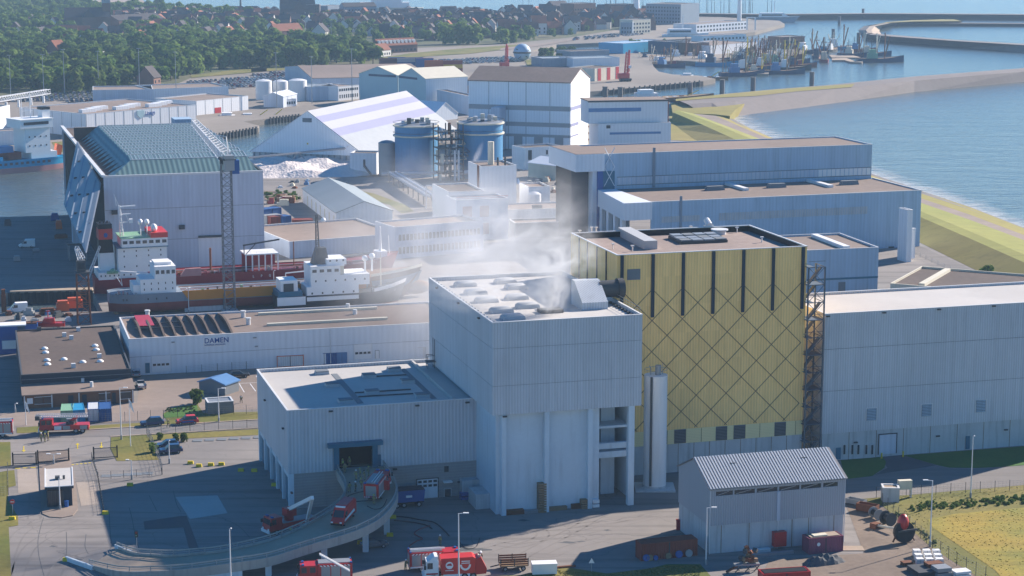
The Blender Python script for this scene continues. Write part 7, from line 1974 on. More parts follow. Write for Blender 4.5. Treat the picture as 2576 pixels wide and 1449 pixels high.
def truck_cab(t,x0,x1,w,z0,z1,m,beacon=True,crew=False):
    k=MB().hexa([(x0,-w/2,z0),(x1,-w/2,z0),(x1,w/2,z0),(x0,w/2,z0)],[(x0,-w/2,z1),(x1-.35,-w/2+.05,z1),(x1-.35,w/2-.05,z1),(x0,w/2,z1)]).build('cab',mt[m],t)
    hz=z0+(z1-z0)*.48;f=lambda z:x1-.35*(z-z0)/(z1-z0)
    MB().hexa([(f(hz)-.02,-w/2+.2,hz),(f(hz)+.03,-w/2+.2,hz),(f(hz)+.03,w/2-.2,hz),(f(hz)-.02,w/2-.2,hz)],[(f(z1-.25)-.02,-w/2+.25,z1-.25),(f(z1-.25)+.03,-w/2+.25,z1-.25),(f(z1-.25)+.03,w/2-.25,z1-.25),(f(z1-.25)-.02,w/2-.25,z1-.25)]).build('windscreen',mt['glass'],k)
    for s in(-1,1):
        MB().box(x1-1.3,x1-.5,s*(w/2)-.01,s*(w/2)+.01,hz,z1-.25).build('side_window',mt['glass'],k)
        if crew:MB().box(x0+.25,x0+1.1,s*(w/2)-.01,s*(w/2)+.01,hz,z1-.25).build('side_window',mt['glass'],k)
        MB().box(x1-.25,x1+.05,s*(w/2+.2)-.1,s*(w/2+.2)+.1,hz,hz+.6).build('mirror',mt['black'],k)
        MB().box(x1-.02,x1+.06,s*(w/2-.4)-.2,s*(w/2-.4)+.2,z0+.15,z0+.4).build('headlight',mt['white'],k)
    MB().box(x1-.05,x1+.18,-w/2,w/2,z0-.35,z0+.12).build('bumper',mt['white'],k)
    if beacon:
        for s in(-1,1):MB().box(x1-.95,x1-.6,s*.8-.3,s*.8+.3,z1,z1+.18).build('beacon',mt['blue'],k)
    return k
def fire_engine(label,p,rz,L=8.0,lad=True,name='fire_engine'):
    t=thing(name,label,'fire engine',p,rz,'fire service vehicles')
    w=2.5;h=3.15
    MB().box(-L/2,L/2-.1,-.5,.5,.5,.85).build('chassis',mt['black'],t)
    truck_cab(t,L/2-2.9,L/2,w,.85,h-.15,'red',crew=True)
    bd=MB().box(-L/2,L/2-2.95,-w/2,w/2,.7,h).build('body',mt['red'],t)
    for s in(-1,1):
        for i in range(3):
            a=-L/2+.35+i*1.5;MB().box(a,a+1.35,s*(w/2)-.015,s*(w/2)+.015,1.05,2.75).build('shutter',mt['steel'],bd)
        MB().box(-L/2+.1,L/2-.4,s*(w/2)-.02,s*(w/2)+.02,.72,.98).build('side_band',mt['white'],bd)
    MB().box(-L/2+.25,L/2-3.1,-.95,.95,h+.002,h+.12).build('roof_tray',mt['steel'],bd)
    if lad:MB().bar((-L/2+.2,-.55,h+.3),(L/2-2.6,-.55,h+.3),.1,.12).bar((-L/2+.2,-.1,h+.3),(L/2-2.6,-.1,h+.3),.1,.12).build('ladder',mt['steel_white'],bd)
    MB().box(-L/2-.03,-L/2,-.9,.9,1.1,2.8).build('rear_shutter',mt['steel'],bd)
    for i in range(6):
        for s in(-1,1):MB().box(-L/2-.05,-L/2-.03,s*(.15+.17*i),s*(.15+.17*i)+.09,.75,1.05).build('chevron',mt['white' if i%2 else 'blue'],bd)
    for s in(-1,1):MB().box(-L/2+.02,-L/2+.3,s*1.0-.2,s*1.0+.2,h,h+.18).build('beacon',mt['blue'],bd)
    stripes(bd,-L/2+.3,L/2-3.2,w/2+.016,2.78,9,.2)
    wheels(t,(L/2-1.45,-L/2+1.9),w/2,.52,.36)
    return t
zr6=lambda P,z:at(*P,z)
# 1 ladder truck on the road
t=thing('ladder_truck','red turntable ladder truck parked on the road behind the gate','fire engine',at(*zH(585,148)),heading(zH(780,138),zH(400,150)),'fire service vehicles')
L=9.6
MB().box(-L/2,L/2-.2,-.5,.5,.55,.9).build('chassis',mt['black'],t)
truck_cab(t,L/2-2.6,L/2,2.5,.85,3.0,'red',crew=True)
bd=MB().box(-L/2,L/2-2.7,-1.25,1.25,.75,1.7).build('body',mt['red'],t)
for s in(-1,1):
    for i,c in enumerate(('steel','red_bright','steel','white')):MB().box(-L/2+.3+i*1.65,-L/2+1.7+i*1.65,s*1.25-.02,s*1.25+.02,.85,1.6).build('locker',mt[c],bd)
MB().cyl((-1.2,0,1.7),(-1.2,0,2.3),.9,16).build('turntable',mt['steel_dark'],t);MB().box(-2.4,-.4,-1.0,-.3,1.75,2.6).build('operator_seat',mt['steel'],t)
ld=MB()
for s in(-.55,.55):ld.bar((-4.6,s,3.1),(L/2+.6,s,3.35),.12,.14).bar((-4.6,s,3.6),(L/2+.6,s,3.75),.08,.1)
for i in range(22):x=-4.5+i*.44;ld.bar((x,-.55,3.12+.012*i),(x,.55,3.12+.012*i),.06);ld.bar((x,-.55,3.12),(x+.44,-.55,3.62),.05)
ld.build('ladder',mt['steel_white'],t);MB().bar((-1.2,0,2.3),(-2.6,0,3.1),.5).build('lift_ram',mt['red'],t)
MB().box(L/2-.1,L/2+.7,-.9,.9,2.75,3.5).build('rescue_cage',mt['steel_dark'],t)
wheels(t,(L/2-1.3,-L/2+1.2,-L/2+2.5),1.25,.52,.36)
# 2 fire engine cut by the frame
fire_engine('red and white fire engine half out of frame on the road',at(*zH(-70,188)),heading(zH(100,180),zH(-200,192)),8.0)
# 3 aerial platform in the yard
p0,p1=at(*zI(690,985)),at(*zI(215,1085));a=math.atan2(p1.y-p0.y,p1.x-p0.x);L=9.2
t=thing('aerial_platform_truck','red aerial platform truck with folded white boom in the shaded yard','fire engine',(p0+p1)/2,a,'fire service vehicles')
MB().box(-L/2,L/2-.2,-.5,.5,.55,.9).build('chassis',mt['black'],t);truck_cab(t,L/2-2.4,L/2,2.5,.85,3.0,'red')
bd=MB().box(-L/2,L/2-2.5,-1.25,1.25,.75,1.75).build('body',mt['red'],t);MB().box(-L/2+.3,L/2-2.8,-1.1,1.1,1.752,1.85).build('deck',mt['steel'],bd)
MB().cyl((.2,0,1.8),(.2,0,2.9),.8,14).box(-.8,1.0,-.8,.8,2.6,3.9).build('turntable',mt['red'],t)
Mi=Matrix.Rotation(-a,3,'Z')
def tl(P,z):return Mi@(at(*P,z)-(p0+p1)/2)
q0=Vector((.2,0,3.6));q1=tl(zI(655,740),8.2);q2=tl(zI(600,985),1.4)
MB().bar(q0,q1,.55,.6).build('lower_boom',mt['white'],t);MB().bar(q1,q2,.45,.5).build('upper_boom',mt['white'],t)
MB().box(-.8,.8,-.5,.5,0,1.1).build('rescue_cage',mt['steel'],t).location=q2+Vector((.4,.4,-.8))
wheels(t,(L/2-1.3,-L/2+1.3,-L/2+2.6),1.25,.52,.36)
for x in(-3.6,.8):
    for s in(-1,1):MB().bar((x,s*1.2,.9),(x,s*2.3,.3),.18).box(x-.3,x+.3,s*2.3-.3,s*2.3+.3,0,.08).build('outrigger',mt['yellow_paint'],t)
# 4 van on the ramp
def van(label,p,rz,m='red',L=6.2,group=None,tilt=0.0,cat='van'):
    t=thing('van',label,cat,p,rz,group);t.rotation_euler=(0,tilt,rz)
    bd=MB().extr([(-L/2,.45),(L/2-.15,.45),(L/2,.9),(L/2-.9,1.35),(L/2-1.75,2.35),(L/2-2.0,2.65),(-L/2,2.65)],'y',-1.0,1.0).build('body',mt[m],t)
    MB().hexa([(L/2-.92,-.88,1.38),(L/2-.86,-.88,1.4),(L/2-.86,.88,1.4),(L/2-.92,.88,1.38)],[(L/2-1.74,-.8,2.3),(L/2-1.67,-.8,2.33),(L/2-1.67,.8,2.33),(L/2-1.74,.8,2.3)]).build('windscreen',mt['glass'],bd)
    for s in(-1,1):
        MB().box(L/2-2.5,L/2-1.55,s*1.0-.01,s*1.0+.01,1.45,2.15).build('side_window',mt['glass'],bd);MB().box(L/2-1.4,L/2-1.2,s*1.15-.1,s*1.15+.1,1.4,1.75).build('mirror',mt['black'],bd)
        MB().box(L/2-.12,L/2+.02,s*.75-.18,s*.75+.18,.75,.95).build('headlight',mt['white'],bd)
    MB().box(L/2-.2,L/2+.08,-.95,.95,.4,.7).build('bumper',mt['black'],bd)
    wheels(t,(L/2-1.1,-L/2+1.2),1.0,.36,.24)
    return t,bd
zv=4.75
rp,fp=at(*zI(985,895),zv+.35),at(*zI(893,1000),zv-.2)
t,bd=van('red fire service van driving down the ramp',(rp+fp)/2,math.atan2(fp.y-rp.y,fp.x-rp.x),'red_bright',6.6,'fire service vehicles',math.atan2(.45,6.6))
for s in(-1,1):MB().hexa([(-2.6,s*1.0,.9),(2.2,s*1.0,.7),(2.2,s*1.015,.7),(-2.6,s*1.015,.9)],[(-2.2,s*1.0,1.4),(2.0,s*1.0,1.0),(2.0,s*1.015,1.0),(-2.2,s*1.015,1.4)]).build('stripe',mt['white'],bd)
MB().box(-2.9,.8,-.9,.9,2.652,2.95).build('roof_box',mt['red'],bd);MB().box(1.0,1.3,-.8,.8,2.652,2.85).build('light_bar',mt['white'],bd);MB().box(3.2,3.25,-.26,.26,.72,.84).build('number_plate',mt['yellow_paint'],bd)
# 5 engine on the ramp
rp,fp=at(*zI(1195,775),5.55),at(*zI(1300,640),6.05)
t=fire_engine('fire engine seen from behind at the top of the ramp',(rp+fp)/2,math.atan2(fp.y-rp.y,fp.x-rp.x),min(8,(fp-rp).length+1));t.rotation_euler=(0,-math.atan2(.5,7),math.atan2(fp.y-rp.y,fp.x-rp.x))
MB().box(-.6,.0,-2.1,-1.27,1.0,2.6).build('open_door',mt['red'],t)
# 6 engine cut by the bottom edge
t=fire_engine('fire engine with white ladder cut off by the bottom edge',at(*zI(770,1500)),heading(zI(970,1490),zI(570,1510)),8.2,False)
lp=Matrix.Rotation(-t.rotation_euler.z,3,'Z')
q0,q1=lp@(at(*zI(990,1400),3.3)-Vector(t.location)),lp@(at(*zI(720,1250),5.2)-Vector(t.location))
lm=MB()
for s in(-.3,.3):lm.bar(q0+Vector((0,s,0)),q1+Vector((0,s,0)),.12,.2)
for i in range(14):c=q0.lerp(q1,i/13);lm.bar(c-Vector((0,.3,0)),c+Vector((0,.3,0)),.07)
lm.build('raised_ladder',mt['steel_white'],t)
# 7 engine behind the refuse truck
fire_engine('fire engine parked close behind the refuse truck',at(*zI(1765,1385)),heading(zI(1590,1395),zI(1950,1372)),8.2)
# 8 refuse truck
p=at(*zI(1945,1462));rz=heading(zI(2215,1452),zI(1655,1478));L=9.6
t=thing('refuse_truck','red refuse truck with white cab in the foreground','truck',p,rz)
MB().box(-L/2+.6,L/2-.2,-.5,.5,.55,.95).build('chassis',mt['black'],t)
k=truck_cab(t,L/2-2.2,L/2,2.5,.8,3.1,'white',False);MB().hexa([(L/2-2.1,-1.2,3.1),(L/2-.6,-1.2,3.1),(L/2-.6,1.2,3.1),(L/2-2.1,1.2,3.1)],[(L/2-2.1,-1.1,3.8),(L/2-1.6,-1.1,3.8),(L/2-1.6,1.1,3.8),(L/2-2.1,1.1,3.8)]).build('wind_deflector',mt['white'],k)
for s in(-1,1):MB().box(L/2-2.1,L/2-.3,s*1.25-.015,s*1.25+.015,1.0,1.25).build('cab_stripe',mt['red'],k)
bd=MB().extr([(-L/2+1.9,.95),(L/2-2.6,.95),(L/2-2.6,3.45),(-L/2+2.1,3.55),(-L/2+1.7,3.3)],'y',-1.25,1.25).build('body',mt['red_bright'],t)
hp=MB().extr([(-L/2+1.88,.7),(-L/2+1.68,3.2),(-L/2+.9,3.4),(-L/2,1.6),(-L/2+.1,.8)],'y',-1.2,1.2).build('hopper',mt['red'],t)
for i in range(9):MB().box(-L/2+.1+rnd.uniform(0,1.2),-L/2+.35+rnd.uniform(.1,1.3),rnd.uniform(-1.2,.9),rnd.uniform(-.9,1.2),3.3,3.4+rnd.uniform(.05,.35)).build('load_bag',mt[rnd.choice(['cream','white','wood'])],hp)
for i in range(4):MB().bar((-L/2+.4,-1.26,1.0+.5*i),(-L/2+1.6,-1.26,1.3+.5*i),.08,.12).build('hopper_rib',mt['steel_dark'],hp)
for s in(-1,1):
    y=s*1.256
    MB().cyl((.95,y,2.35),(.95,y+s*.012,2.35),.58,24).build('logo_disc',mt['white'],bd);MB().hexa([(.5,y+s*.013,2.3),(1.4,y+s*.013,2.3),(1.4,y+s*.02,2.3),(.5,y+s*.02,2.3)],[(.7,y+s*.013,2.7),(1.2,y+s*.013,2.6),(1.2,y+s*.02,2.6),(.7,y+s*.02,2.7)]).build('logo_mark',mt['red'],bd)
    MB().box(.3,1.6,min(y,y+s*.012),max(y,y+s*.012),1.5,1.6).build('logo_line',mt['white'],bd)
    for i in range(9):
        a0,a1=math.pi*(1+i/9),math.pi*(1+(i+1)/9)
        MB().hexa([(-1.5+.55*math.cos(a0),y,2.4+.65*math.sin(a0)),(-1.5+.55*math.cos(a1),y,2.4+.65*math.sin(a1)),(-1.5+.55*math.cos(a1),y+s*.012,2.4+.65*math.sin(a1)),(-1.5+.55*math.cos(a0),y+s*.012,2.4+.65*math.sin(a0))],
                  [(-1.5+.85*math.cos(a0),y,2.4+.95*math.sin(a0)),(-1.5+.85*math.cos(a1),y,2.4+.95*math.sin(a1)),(-1.5+.85*math.cos(a1),y+s*.012,2.4+.95*math.sin(a1)),(-1.5+.85*math.cos(a0),y+s*.012,2.4+.95*math.sin(a0))]).build('logo_smile',mt['white'],bd)
    for zq in(2.55,2.85):MB().box(-2.2,-.9,min(y,y+s*.012),max(y,y+s*.012),zq,zq+.14).build('logo_line',mt['white'],bd)
    MB().box(-L/2+2.6,L/2-2.9,s*1.22-.02,s*1.22+.02,.5,.95).build('side_skirt',mt['white'],t)
wheels(t,(L/2-1.4,-L/2+2.1,-L/2+3.4),1.25,.52,.36)
# cars
def car(label,P,rz,m,kind='hatch',L=4.4,group=None,stripe=None):
    t=thing('car',label,'car',at(*P),rz,group)
    hgt=1.75 if kind=='suv' else 1.48;w=.9
    bl=.95 if kind=='suv' else .85
    prof=[(-L/2,.4),(L/2,.4),(L/2,.7),(L/2-.25,bl-.05),(L/2-1.25,bl),(-L/2+.1,bl+.05),(-L/2,.8)]
    bd=MB().extr(prof,'y',-w,w).build('body',mt[m],t)
    gx0=-L/2+.25 if kind!='pickup' else-.2
    MB().hexa([(gx0,-w+.04,bl+.02),(L/2-1.2,-w+.04,bl),(L/2-1.2,w-.04,bl),(gx0,w-.04,bl+.02)],[(gx0+.45,-w+.2,hgt-.06),(L/2-2.0,-w+.2,hgt-.06),(L/2-2.0,w-.2,hgt-.06),(gx0+.45,w-.2,hgt-.06)]).build('glasshouse',mt['glass'],t)
    MB().hexa([(gx0+.42,-w+.19,hgt-.06),(L/2-1.98,-w+.19,hgt-.06),(L/2-1.98,w-.19,hgt-.06),(gx0+.42,w-.19,hgt-.06)],[(gx0+.55,-w+.25,hgt),(L/2-2.1,-w+.25,hgt),(L/2-2.1,w-.25,hgt),(gx0+.55,w-.25,hgt)]).build('roof',mt[m],t)
    if kind=='pickup':
        for s in(-1,1):MB().box(-L/2,-.25,s*w-.06,s*w+.0,bl,bl+.3).build('bed_side',mt[m],t)
    for s in(-1,1):
        MB().box(L/2-.03,L/2+.02,s*.62-.16,s*.62+.16,.6,.75).build('headlight',mt['white'],bd);MB().box(-L/2-.02,-L/2+.03,s*.65-.14,s*.65+.14,.65,.85).build('tail_light',mt['red'],bd)
        if stripe:MB().hexa([(-1.4,s*.9,.5),(1.0,s*.9,.45),(1.0,s*.912,.45),(-1.4,s*.912,.5)],[(-1.1,s*.9,.85),(1.4,s*.9,.8),(1.4,s*.912,.8),(-1.1,s*.912,.85)]).build('stripe',mt[stripe],bd)
    wheels(t,(L/2-.85,-L/2+.85),w,.34,.22)
    return t
hA=heading(zH(1470,80),zH(1290,92))
car('black estate car parked on the verge beside the road',zH(1378,86),hA,'car_dark blue','suv',4.7)
car('red and blue patrol car parked on the verge',zH(1695,70),hA,'red_bright','suv',4.5,stripe='blue')
car('dark car in the parking place, nearer of the pair',zH(1545,335),hA,'car_dark blue','suv',4.5)
car('dark car in the parking place, farther of the pair',zH(1515,283),hA,'car_dark blue','hatch',4.5)
car('silver pickup parked beside the shipyard office',zJ(1362,1035),heading(zJ(1385,1060),zJ(1330,955)),'car_silver','pickup',5.2)
car('silver car behind the pickup at the office corner',zJ(1318,925),R(100),'car_silver','hatch',4.2)
car('black car in the shade of the repair hall',zJ(2310,940),R(15),'car_black','hatch',4.4)
van('small white van on the slipway beside the ship hall',at(*zM(262,1310)),R(190),'white',5.0)
van('white van parked by the quay bollards',at(*zJ(170,315)),R(200),'white',5.0)
# blue skip trailer beside the roller door
t=thing('skip_trailer','blue covered skip trailer beside the roller door','trailer',at(*zE(70,765)),R(16))
MB().hexa([(-2.9,-1.2,1.0),(2.7,-1.2,1.0),(2.7,1.2,1.0),(-2.9,1.2,1.0)],[(-3.1,-1.25,3.0),(2.9,-1.25,3.0),(2.9,1.25,3.0),(-3.1,1.25,3.0)]).build('skip',mt['blue'],t);MB().box(-3,2.8,-1.2,1.2,3.0,3.15).build('cover',mt['navy'],t);MB().box(-3,2.8,-.5,.5,.6,1.0).build('chassis',mt['black'],t);MB().box(-.5,.6,-1.26,-1.24,1.8,2.2).build('label_plate',mt['white'],t);wheels(t,(-2,-.8,1.8),1.2,.48,.3)
# dark cars and jumble below the ramp deck
car('grey car parked under the ramp',zI(1215,1190),R(20),'car_grey','hatch',4.3)
# trailer cart
t=thing('trailer_cart','brown timber trailer cart standing in the sun','trailer',at(*zE(1095,1375)),R(8))
MB().box(-2.2,2.2,-1.2,1.2,.75,.95).build('bed',mt['wood'],t)
for z in(1.05,1.4,1.75):
    for s in(-1,1):MB().box(-2.2,2.2,s*1.18-.04,s*1.18+.04,z,z+.24).build('board',mt['rust'],t)
for x in(-2.15,0,2.15):
    for s in(-1,1):MB().box(x-.06,x+.06,s*1.24-.05,s*1.24+.05,.9,2.1).build('stake',mt['steel_dark'],t)
MB().bar((-2.2,0,.8),(-3.6,0,.5),.15).build('drawbar',mt['steel_dark'],t);wheels(t,(-1.4,1.4),1.15,.4,.28)
# ================= people (fire crew) =================
def person_mesh(pose,seed):
    # skeleton with skin radii: joints (name: pos), edges, radii
    q=random.Random(seed)
    st,ar,be=pose
    J={'pel':(0,0,.95),'spi':(0+be*.08,0,1.18),'che':(be*.18,0,1.38),'nek':(be*.24,0,1.53),'hed':(be*.29+.01,0,1.66),'top':(be*.3,0,1.78)}
    E_=[('pel','spi'),('spi','che'),('che','nek'),('nek','hed'),('hed','top')]
    Rr={'pel':.17,'spi':.16,'che':.18,'nek':.075,'hed':.105,'top':.07}
    for s,n in((-1,'l'),(1,'r')):
        f=st*s
        J.update({n+'hip':(0,s*.1,.9),n+'kne':(f*.18+.03,s*.12,.5),n+'ank':(f*.3-.03,s*.12,.1),n+'toe':(f*.3+.14,s*.13,.05)})
        E_+=[('pel',n+'hip'),(n+'hip',n+'kne'),(n+'kne',n+'ank'),(n+'ank',n+'toe')]
        Rr.update({n+'hip':.12,n+'kne':.085,n+'ank':.065,n+'toe':.055})
        a=ar if s>0 else ar*.4
        J.update({n+'sho':(be*.18,s*.2,1.42),n+'elb':(be*.2+.05+.12*a,s*.28,1.15+.05*a),n+'wri':(be*.2+.1+.3*a,s*.25,.92+.3*a),n+'han':(be*.2+.13+.36*a,s*.24,.85+.34*a)})
        E_+=[('che',n+'sho'),(n+'sho',n+'elb'),(n+'elb',n+'wri'),(n+'wri',n+'han')]
        Rr.update({n+'sho':.095,n+'elb':.07,n+'wri':.05,n+'han':.045})
        for i,dy in enumerate((-.03,-.01,.012,.032)):
            k=n+'f%d'%i;h_=J[n+'han'];J[k]=(h_[0]+.05,h_[1]+dy,h_[2]-.07+.012*(i in(1,2))*-1);E_.append((n+'han',k));Rr[k]=.011
        k=n+'th';h_=J[n+'han'];J[k]=(h_[0]+.05,h_[1]-s*.045,h_[2]-.02);E_.append((n+'wri',k));Rr[k]=.012
    ks=list(J);me=bpy.data.meshes.new('sk');me.from_pydata([J[k]for k in ks],[(ks.index(a),ks.index(b_))for a,b_ in E_],[])
    o=bpy.data.objects.new('sk',me);COL.objects.link(o)
    md=o.modifiers.new('s','SKIN');md.use_smooth_shade=True
    for k,v in zip(ks,me.skin_vertices[0].data):v.radius=(Rr[k],Rr[k]);v.use_root=(k=='pel')
    o.modifiers.new('u','SUBSURF').levels=1
    dg=bpy.context.evaluated_depsgraph_get();out=bpy.data.meshes.new_from_object(o.evaluated_get(dg));bpy.data.objects.remove(o)
    return out,J['hed']
def dress(me,jac,vest=None):
    me=me.copy();me.materials.clear()
    for k in(jac,'skin','hi_vis','black',vest or jac):me.materials.append(mt[k])
    for p in me.polygons:
        z=p.center.z;y=abs(p.center.y)
        i=0
        if z>1.5:i=1
        elif y>.19 and z<.94 and z>.7 and p.area<.0012:i=1
        elif z<.16:i=3
        elif .36<z<.44 or 1.06<z<1.13 or(1.3<z<1.36 and y<.2):i=2
        elif 1.0<z<1.46 and y<.2:i=4
        p.material_index=i
    return me
PB=[person_mesh(p,i)for i,p in enumerate(((.35,.3,.1),(.9,.2,.25),(.2,1.0,.5),(.6,.7,.0)))]
HELM={}
for c in('hi_vis','white','black'):
    HELM[c]=MB().lathe([(.155,1.68),(.165,1.70),(.145,1.76),(.10,1.83),(.02,1.86)],n=14).mesh('helmet',mt[c])
FACE=MB().ball((.095,-.035,1.665),.014,6).mesh('eye',mt['black']);FACE2=MB().ball((.095,.035,1.665),.014,6).mesh('eye',mt['black'])
NOSE=MB().hexa([(.09,-.015,1.62),(.125,-.012,1.62),(.125,.012,1.62),(.09,.015,1.62)],[(.09,-.008,1.66),(.1,-.006,1.66),(.1,.006,1.66),(.09,.008,1.66)]).mesh('nose',mt['skin'])
MOUTH=MB().box(.085,.1,-.03,.03,1.592,1.602).mesh('mouth',mt['red'])
DR={}
def person(label,P,z,pose,rz,helm='hi_vis',jac='beige_suit',vest=None,group='fire crew'):
    key=(pose,jac,vest)
    if key not in DR:DR[key]=dress(PB[pose][0],jac,vest)
    t=thing('person',label,'person',at(*P,z),R(rz),group)
    obj('body',DR[key],t)
    h_=PB[pose][1]
    if helm:obj('helmet',HELM[helm],t,loc=(h_[0]-.01,0,0))
    for m_,n_ in((FACE,'eye'),(FACE2,'eye'),(NOSE,'nose'),(MOUTH,'mouth')):obj(n_,m_,t,loc=(h_[0]-.01,0,0))
for(lab,zf,x,y,z,pose,rz,helm,jac,vest)in(
    ('firefighter in tan suit walking out of the dark doorway',zI,992,462,6.4,0,260,'hi_vis','beige_suit',None),
    ('person in bright yellow vest at the left side of the doorway',zI,930,480,6.4,0,300,'hi_vis','black','hi_vis'),
    ('firefighter with dark helmet beside the ramp wall below the doorway',zI,950,515,6.35,3,280,'black','beige_suit',None),
    ('firefighter alone left of the group on the upper ramp',zI,1052,580,6.2,0,250,'white','beige_suit',None),
    ('firefighter with green yellow vest in the middle of the ramp group',zI,1090,565,6.2,1,180,'hi_vis','beige_suit','hi_vis'),
    ('firefighter bending in the ramp group',zI,1132,582,6.2,2,200,'black','beige_suit',None),
    ('firefighter at the right of the ramp group beside the engine',zI,1165,548,6.25,3,220,'hi_vis','beige_suit',None),
    ('firefighter walking behind the engine on the ramp',zI,1100,655,6.0,1,250,'hi_vis','beige_suit',None),
    ('firefighter with white helmet standing on the ramp beside the engine',zI,1045,687,5.95,0,20,'white','black',None),
    ('firefighter bending over hose at the ramp wall',zI,990,692,5.9,2,300,'black','beige_suit',None),
    ('firefighter at the rear of the ramp engine holding hose',zI,1214,806,5.5,3,95,'hi_vis','beige_suit',None),
    ('firefighter standing beyond the engine near the refuse truck',zI,1812,1172,.03,0,270,'white','beige_suit',None),
    ('firefighter crouching at the hose coupling by the engine',zI,1535,1395,.03,2,200,'hi_vis','beige_suit',None),
    ('firefighter leaning over hose in front of the engine',zI,1498,1398,.03,2,330,'white','beige_suit',None),
    ('firefighter in the group by the ladder truck, left',zH,374,232,.03,0,250,'white','beige_suit',None),
    ('firefighter in the group by the ladder truck, middle',zH,407,238,.03,3,90,'hi_vis','beige_suit',None),
    ('firefighter in the group by the ladder truck, right',zH,438,225,.03,0,180,'hi_vis','beige_suit',None),
    ('person in dark clothes walking along the road',zH,1524,105,.03,1,330,None,'black',None),
    ('person in white shirt walking on the brick paved parking',zJ,2330,1187,.03,1,300,None,'black','white')):
    person(lab,zf(x,y),z,pose,rz,helm,jac,vest)
# ================= street furniture, fences, containers, clutter =================
def hpx(P,ytop):
    b_=at(*P);lo,hi=0.0,80.0
    for _ in range(40):
        m=(lo+hi)/2;q=b_+Vector((0,0,m))-Vector((0,0,HC));w=q.y*CT-q.z*ST;u=q.y*ST+q.z*CT
        if 724.5-FPX*u/w>ytop:lo=m
        else:hi=m
    return m
def lamp(P,ytop,label,arm=1.4,rz=0.0,double=False):
    h=hpx(P,ytop);t=thing('street_lamp',label,'lamp',at(*P),rz,'lamp posts')
    MB().cyl((0,0,0),(0,0,h),.13,8,.07).build('pole',mt['steel_white'],t);MB().cyl((0,0,0),(0,0,.9),.2,8).build('base',mt['steel'],t)
    for s in((1,-1)if double else(1,)):
        MB().bar((0,0,h-.05),(s*arm*.6,0,h+.05),.08).build('arm',mt['steel_white'],t);MB().box(min(s*arm*.5,s*arm*1.1),max(s*arm*.5,s*arm*1.1),-.15,.15,h,h+.14).build('lamp_head',mt['white'],t)
lamp(zE(568,1545),zE(548,838)[1],'tall lamp post before the refuse truck')
lamp(zH(2092,1560),zH(2065,1022)[1],'lamp post in front of the ramp foot',.3)
lamp(zF(640,1340),zF(605,787)[1],'lamp post at the left corner of the small shed')
lamp(zG(1262,1165),zG(1240,522)[1],'lamp post beside the wire fence and reel',-1.4)
lamp(zG(1655,690),zG(1640,95)[1],'lamp post beside the service road',.3)
lamp(zH(1100,215),zJ(1155,1042)[1],'lamp post beside the flagpole at the road')
lamp(zJ(2115,1370),zJ(2105,1048)[1],'lamp post before the grey hut')
lamp(zH(488,440),zH(470,345)[1],'double lamp post behind the gatehouse',1.2,0,True)
lamp(zH(545,850),zH(520,560)[1],'lamp post at the front of the gatehouse',.3)
lamp(zJ(148,1280),zJ(130,1195)[1],'small lamp post beside the shipyard office',.5)
lamp(zH(1195,575),zH(1160,400)[1],'lamp post at the yard fence',-.9)
lamp(zH(1535,430),zH(1530,225)[1],'slim lamp post beside the parked dark cars',.2)
lamp(zJ(1825,320),zJ(1820,100)[1],'lamp post on the slipway',.4);lamp(zP(1340,780),zP(1330,580)[1],'lamp post before the coaster',.4)
def flag(P,ytop,label,m):
    h=hpx(P,ytop);t=thing('flagpole',label,'flagpole',at(*P),0)
    MB().cyl((0,0,0),(0,0,h),.1,8,.05).build('pole',mt['white'],t);MB().loft([[(.08+.12*math.sin(i*.9)*i/6+i*.12,.15*math.sin(i),h-.2-.18*i),(.1+i*.16,.1*math.sin(i+1),h-1.6-.22*i)]for i in range(6)]).build('flag',mt[m],t)
flag(zH(1183,275),zJ(1230,1148)[1],'flagpole with white and red flag beside the road','white');flag(zJ(252,1400),zJ(238,1165)[1],'flagpole with white flag before the shipyard office','white')
# gatehouse
b=B_('gatehouse','small gatehouse with white roof and dark glass front','building',zH(420,642),zH(650,628),3.7,zH(408,482))
b.shell(0,3.3,'navy',sides='lbr');b.part('glass_front',MB().box(.1,b.L*.62,0,.12,0,3.0),'glass');b.part('front_wall',MB().box(b.L*.62,b.L,0,.2,0,3.3),'navy');b.part('fascia',MB().box(-.3,b.L+.3,-.5,b.D+.2,3.3,3.7),'navy')
for k in range(5):b.part('mullion',MB().box(.1+b.L*.15*k,.2+b.L*.15*k,-.06,-.002,0,3.0),'steel_dark')
b.part('roof',MB().box(-.1,b.L+.1,-.3,b.D,3.701,3.75),'membrane');b.part('coping',MB().box(-.3,b.L+.3,-.5,-.3,3.701,3.85),'trim');b.part('coping',MB().box(-.3,-.1,-.3,b.D+.2,3.701,3.85),'trim');b.part('coping',MB().box(b.L+.1,b.L+.3,-.3,b.D+.2,3.701,3.85),'trim')
u,v=b.T(*zH(520,572),3.75);b.part('roof_unit',MB().box(u-.4,u+.4,v-.5,v+.5,3.75,4.3),'steel_dark');b.part('roof_unit',MB().cyl((u+1.1,v-.1,3.75),(u+1.1,v-.1,4.4),.2,8),'steel_dark')
obj('waste_bin',MB().cyl((0,0,0),(0,0,1.1),.35,12).cyl((0,0,1.1),(0,0,1.2),.4,12).mesh('waste_bin',mt['blue']),None,'blue waste bin at the gatehouse door','bin',None,None,at(*zH(603,828)))
raised('traffic_island',Zp(zH,[(345,320),(620,310),(690,640),(705,850),(660,905),(560,925),(450,918),(385,890),(375,840)]),'pavers',.13,'paved island carrying the gatehouse','island')
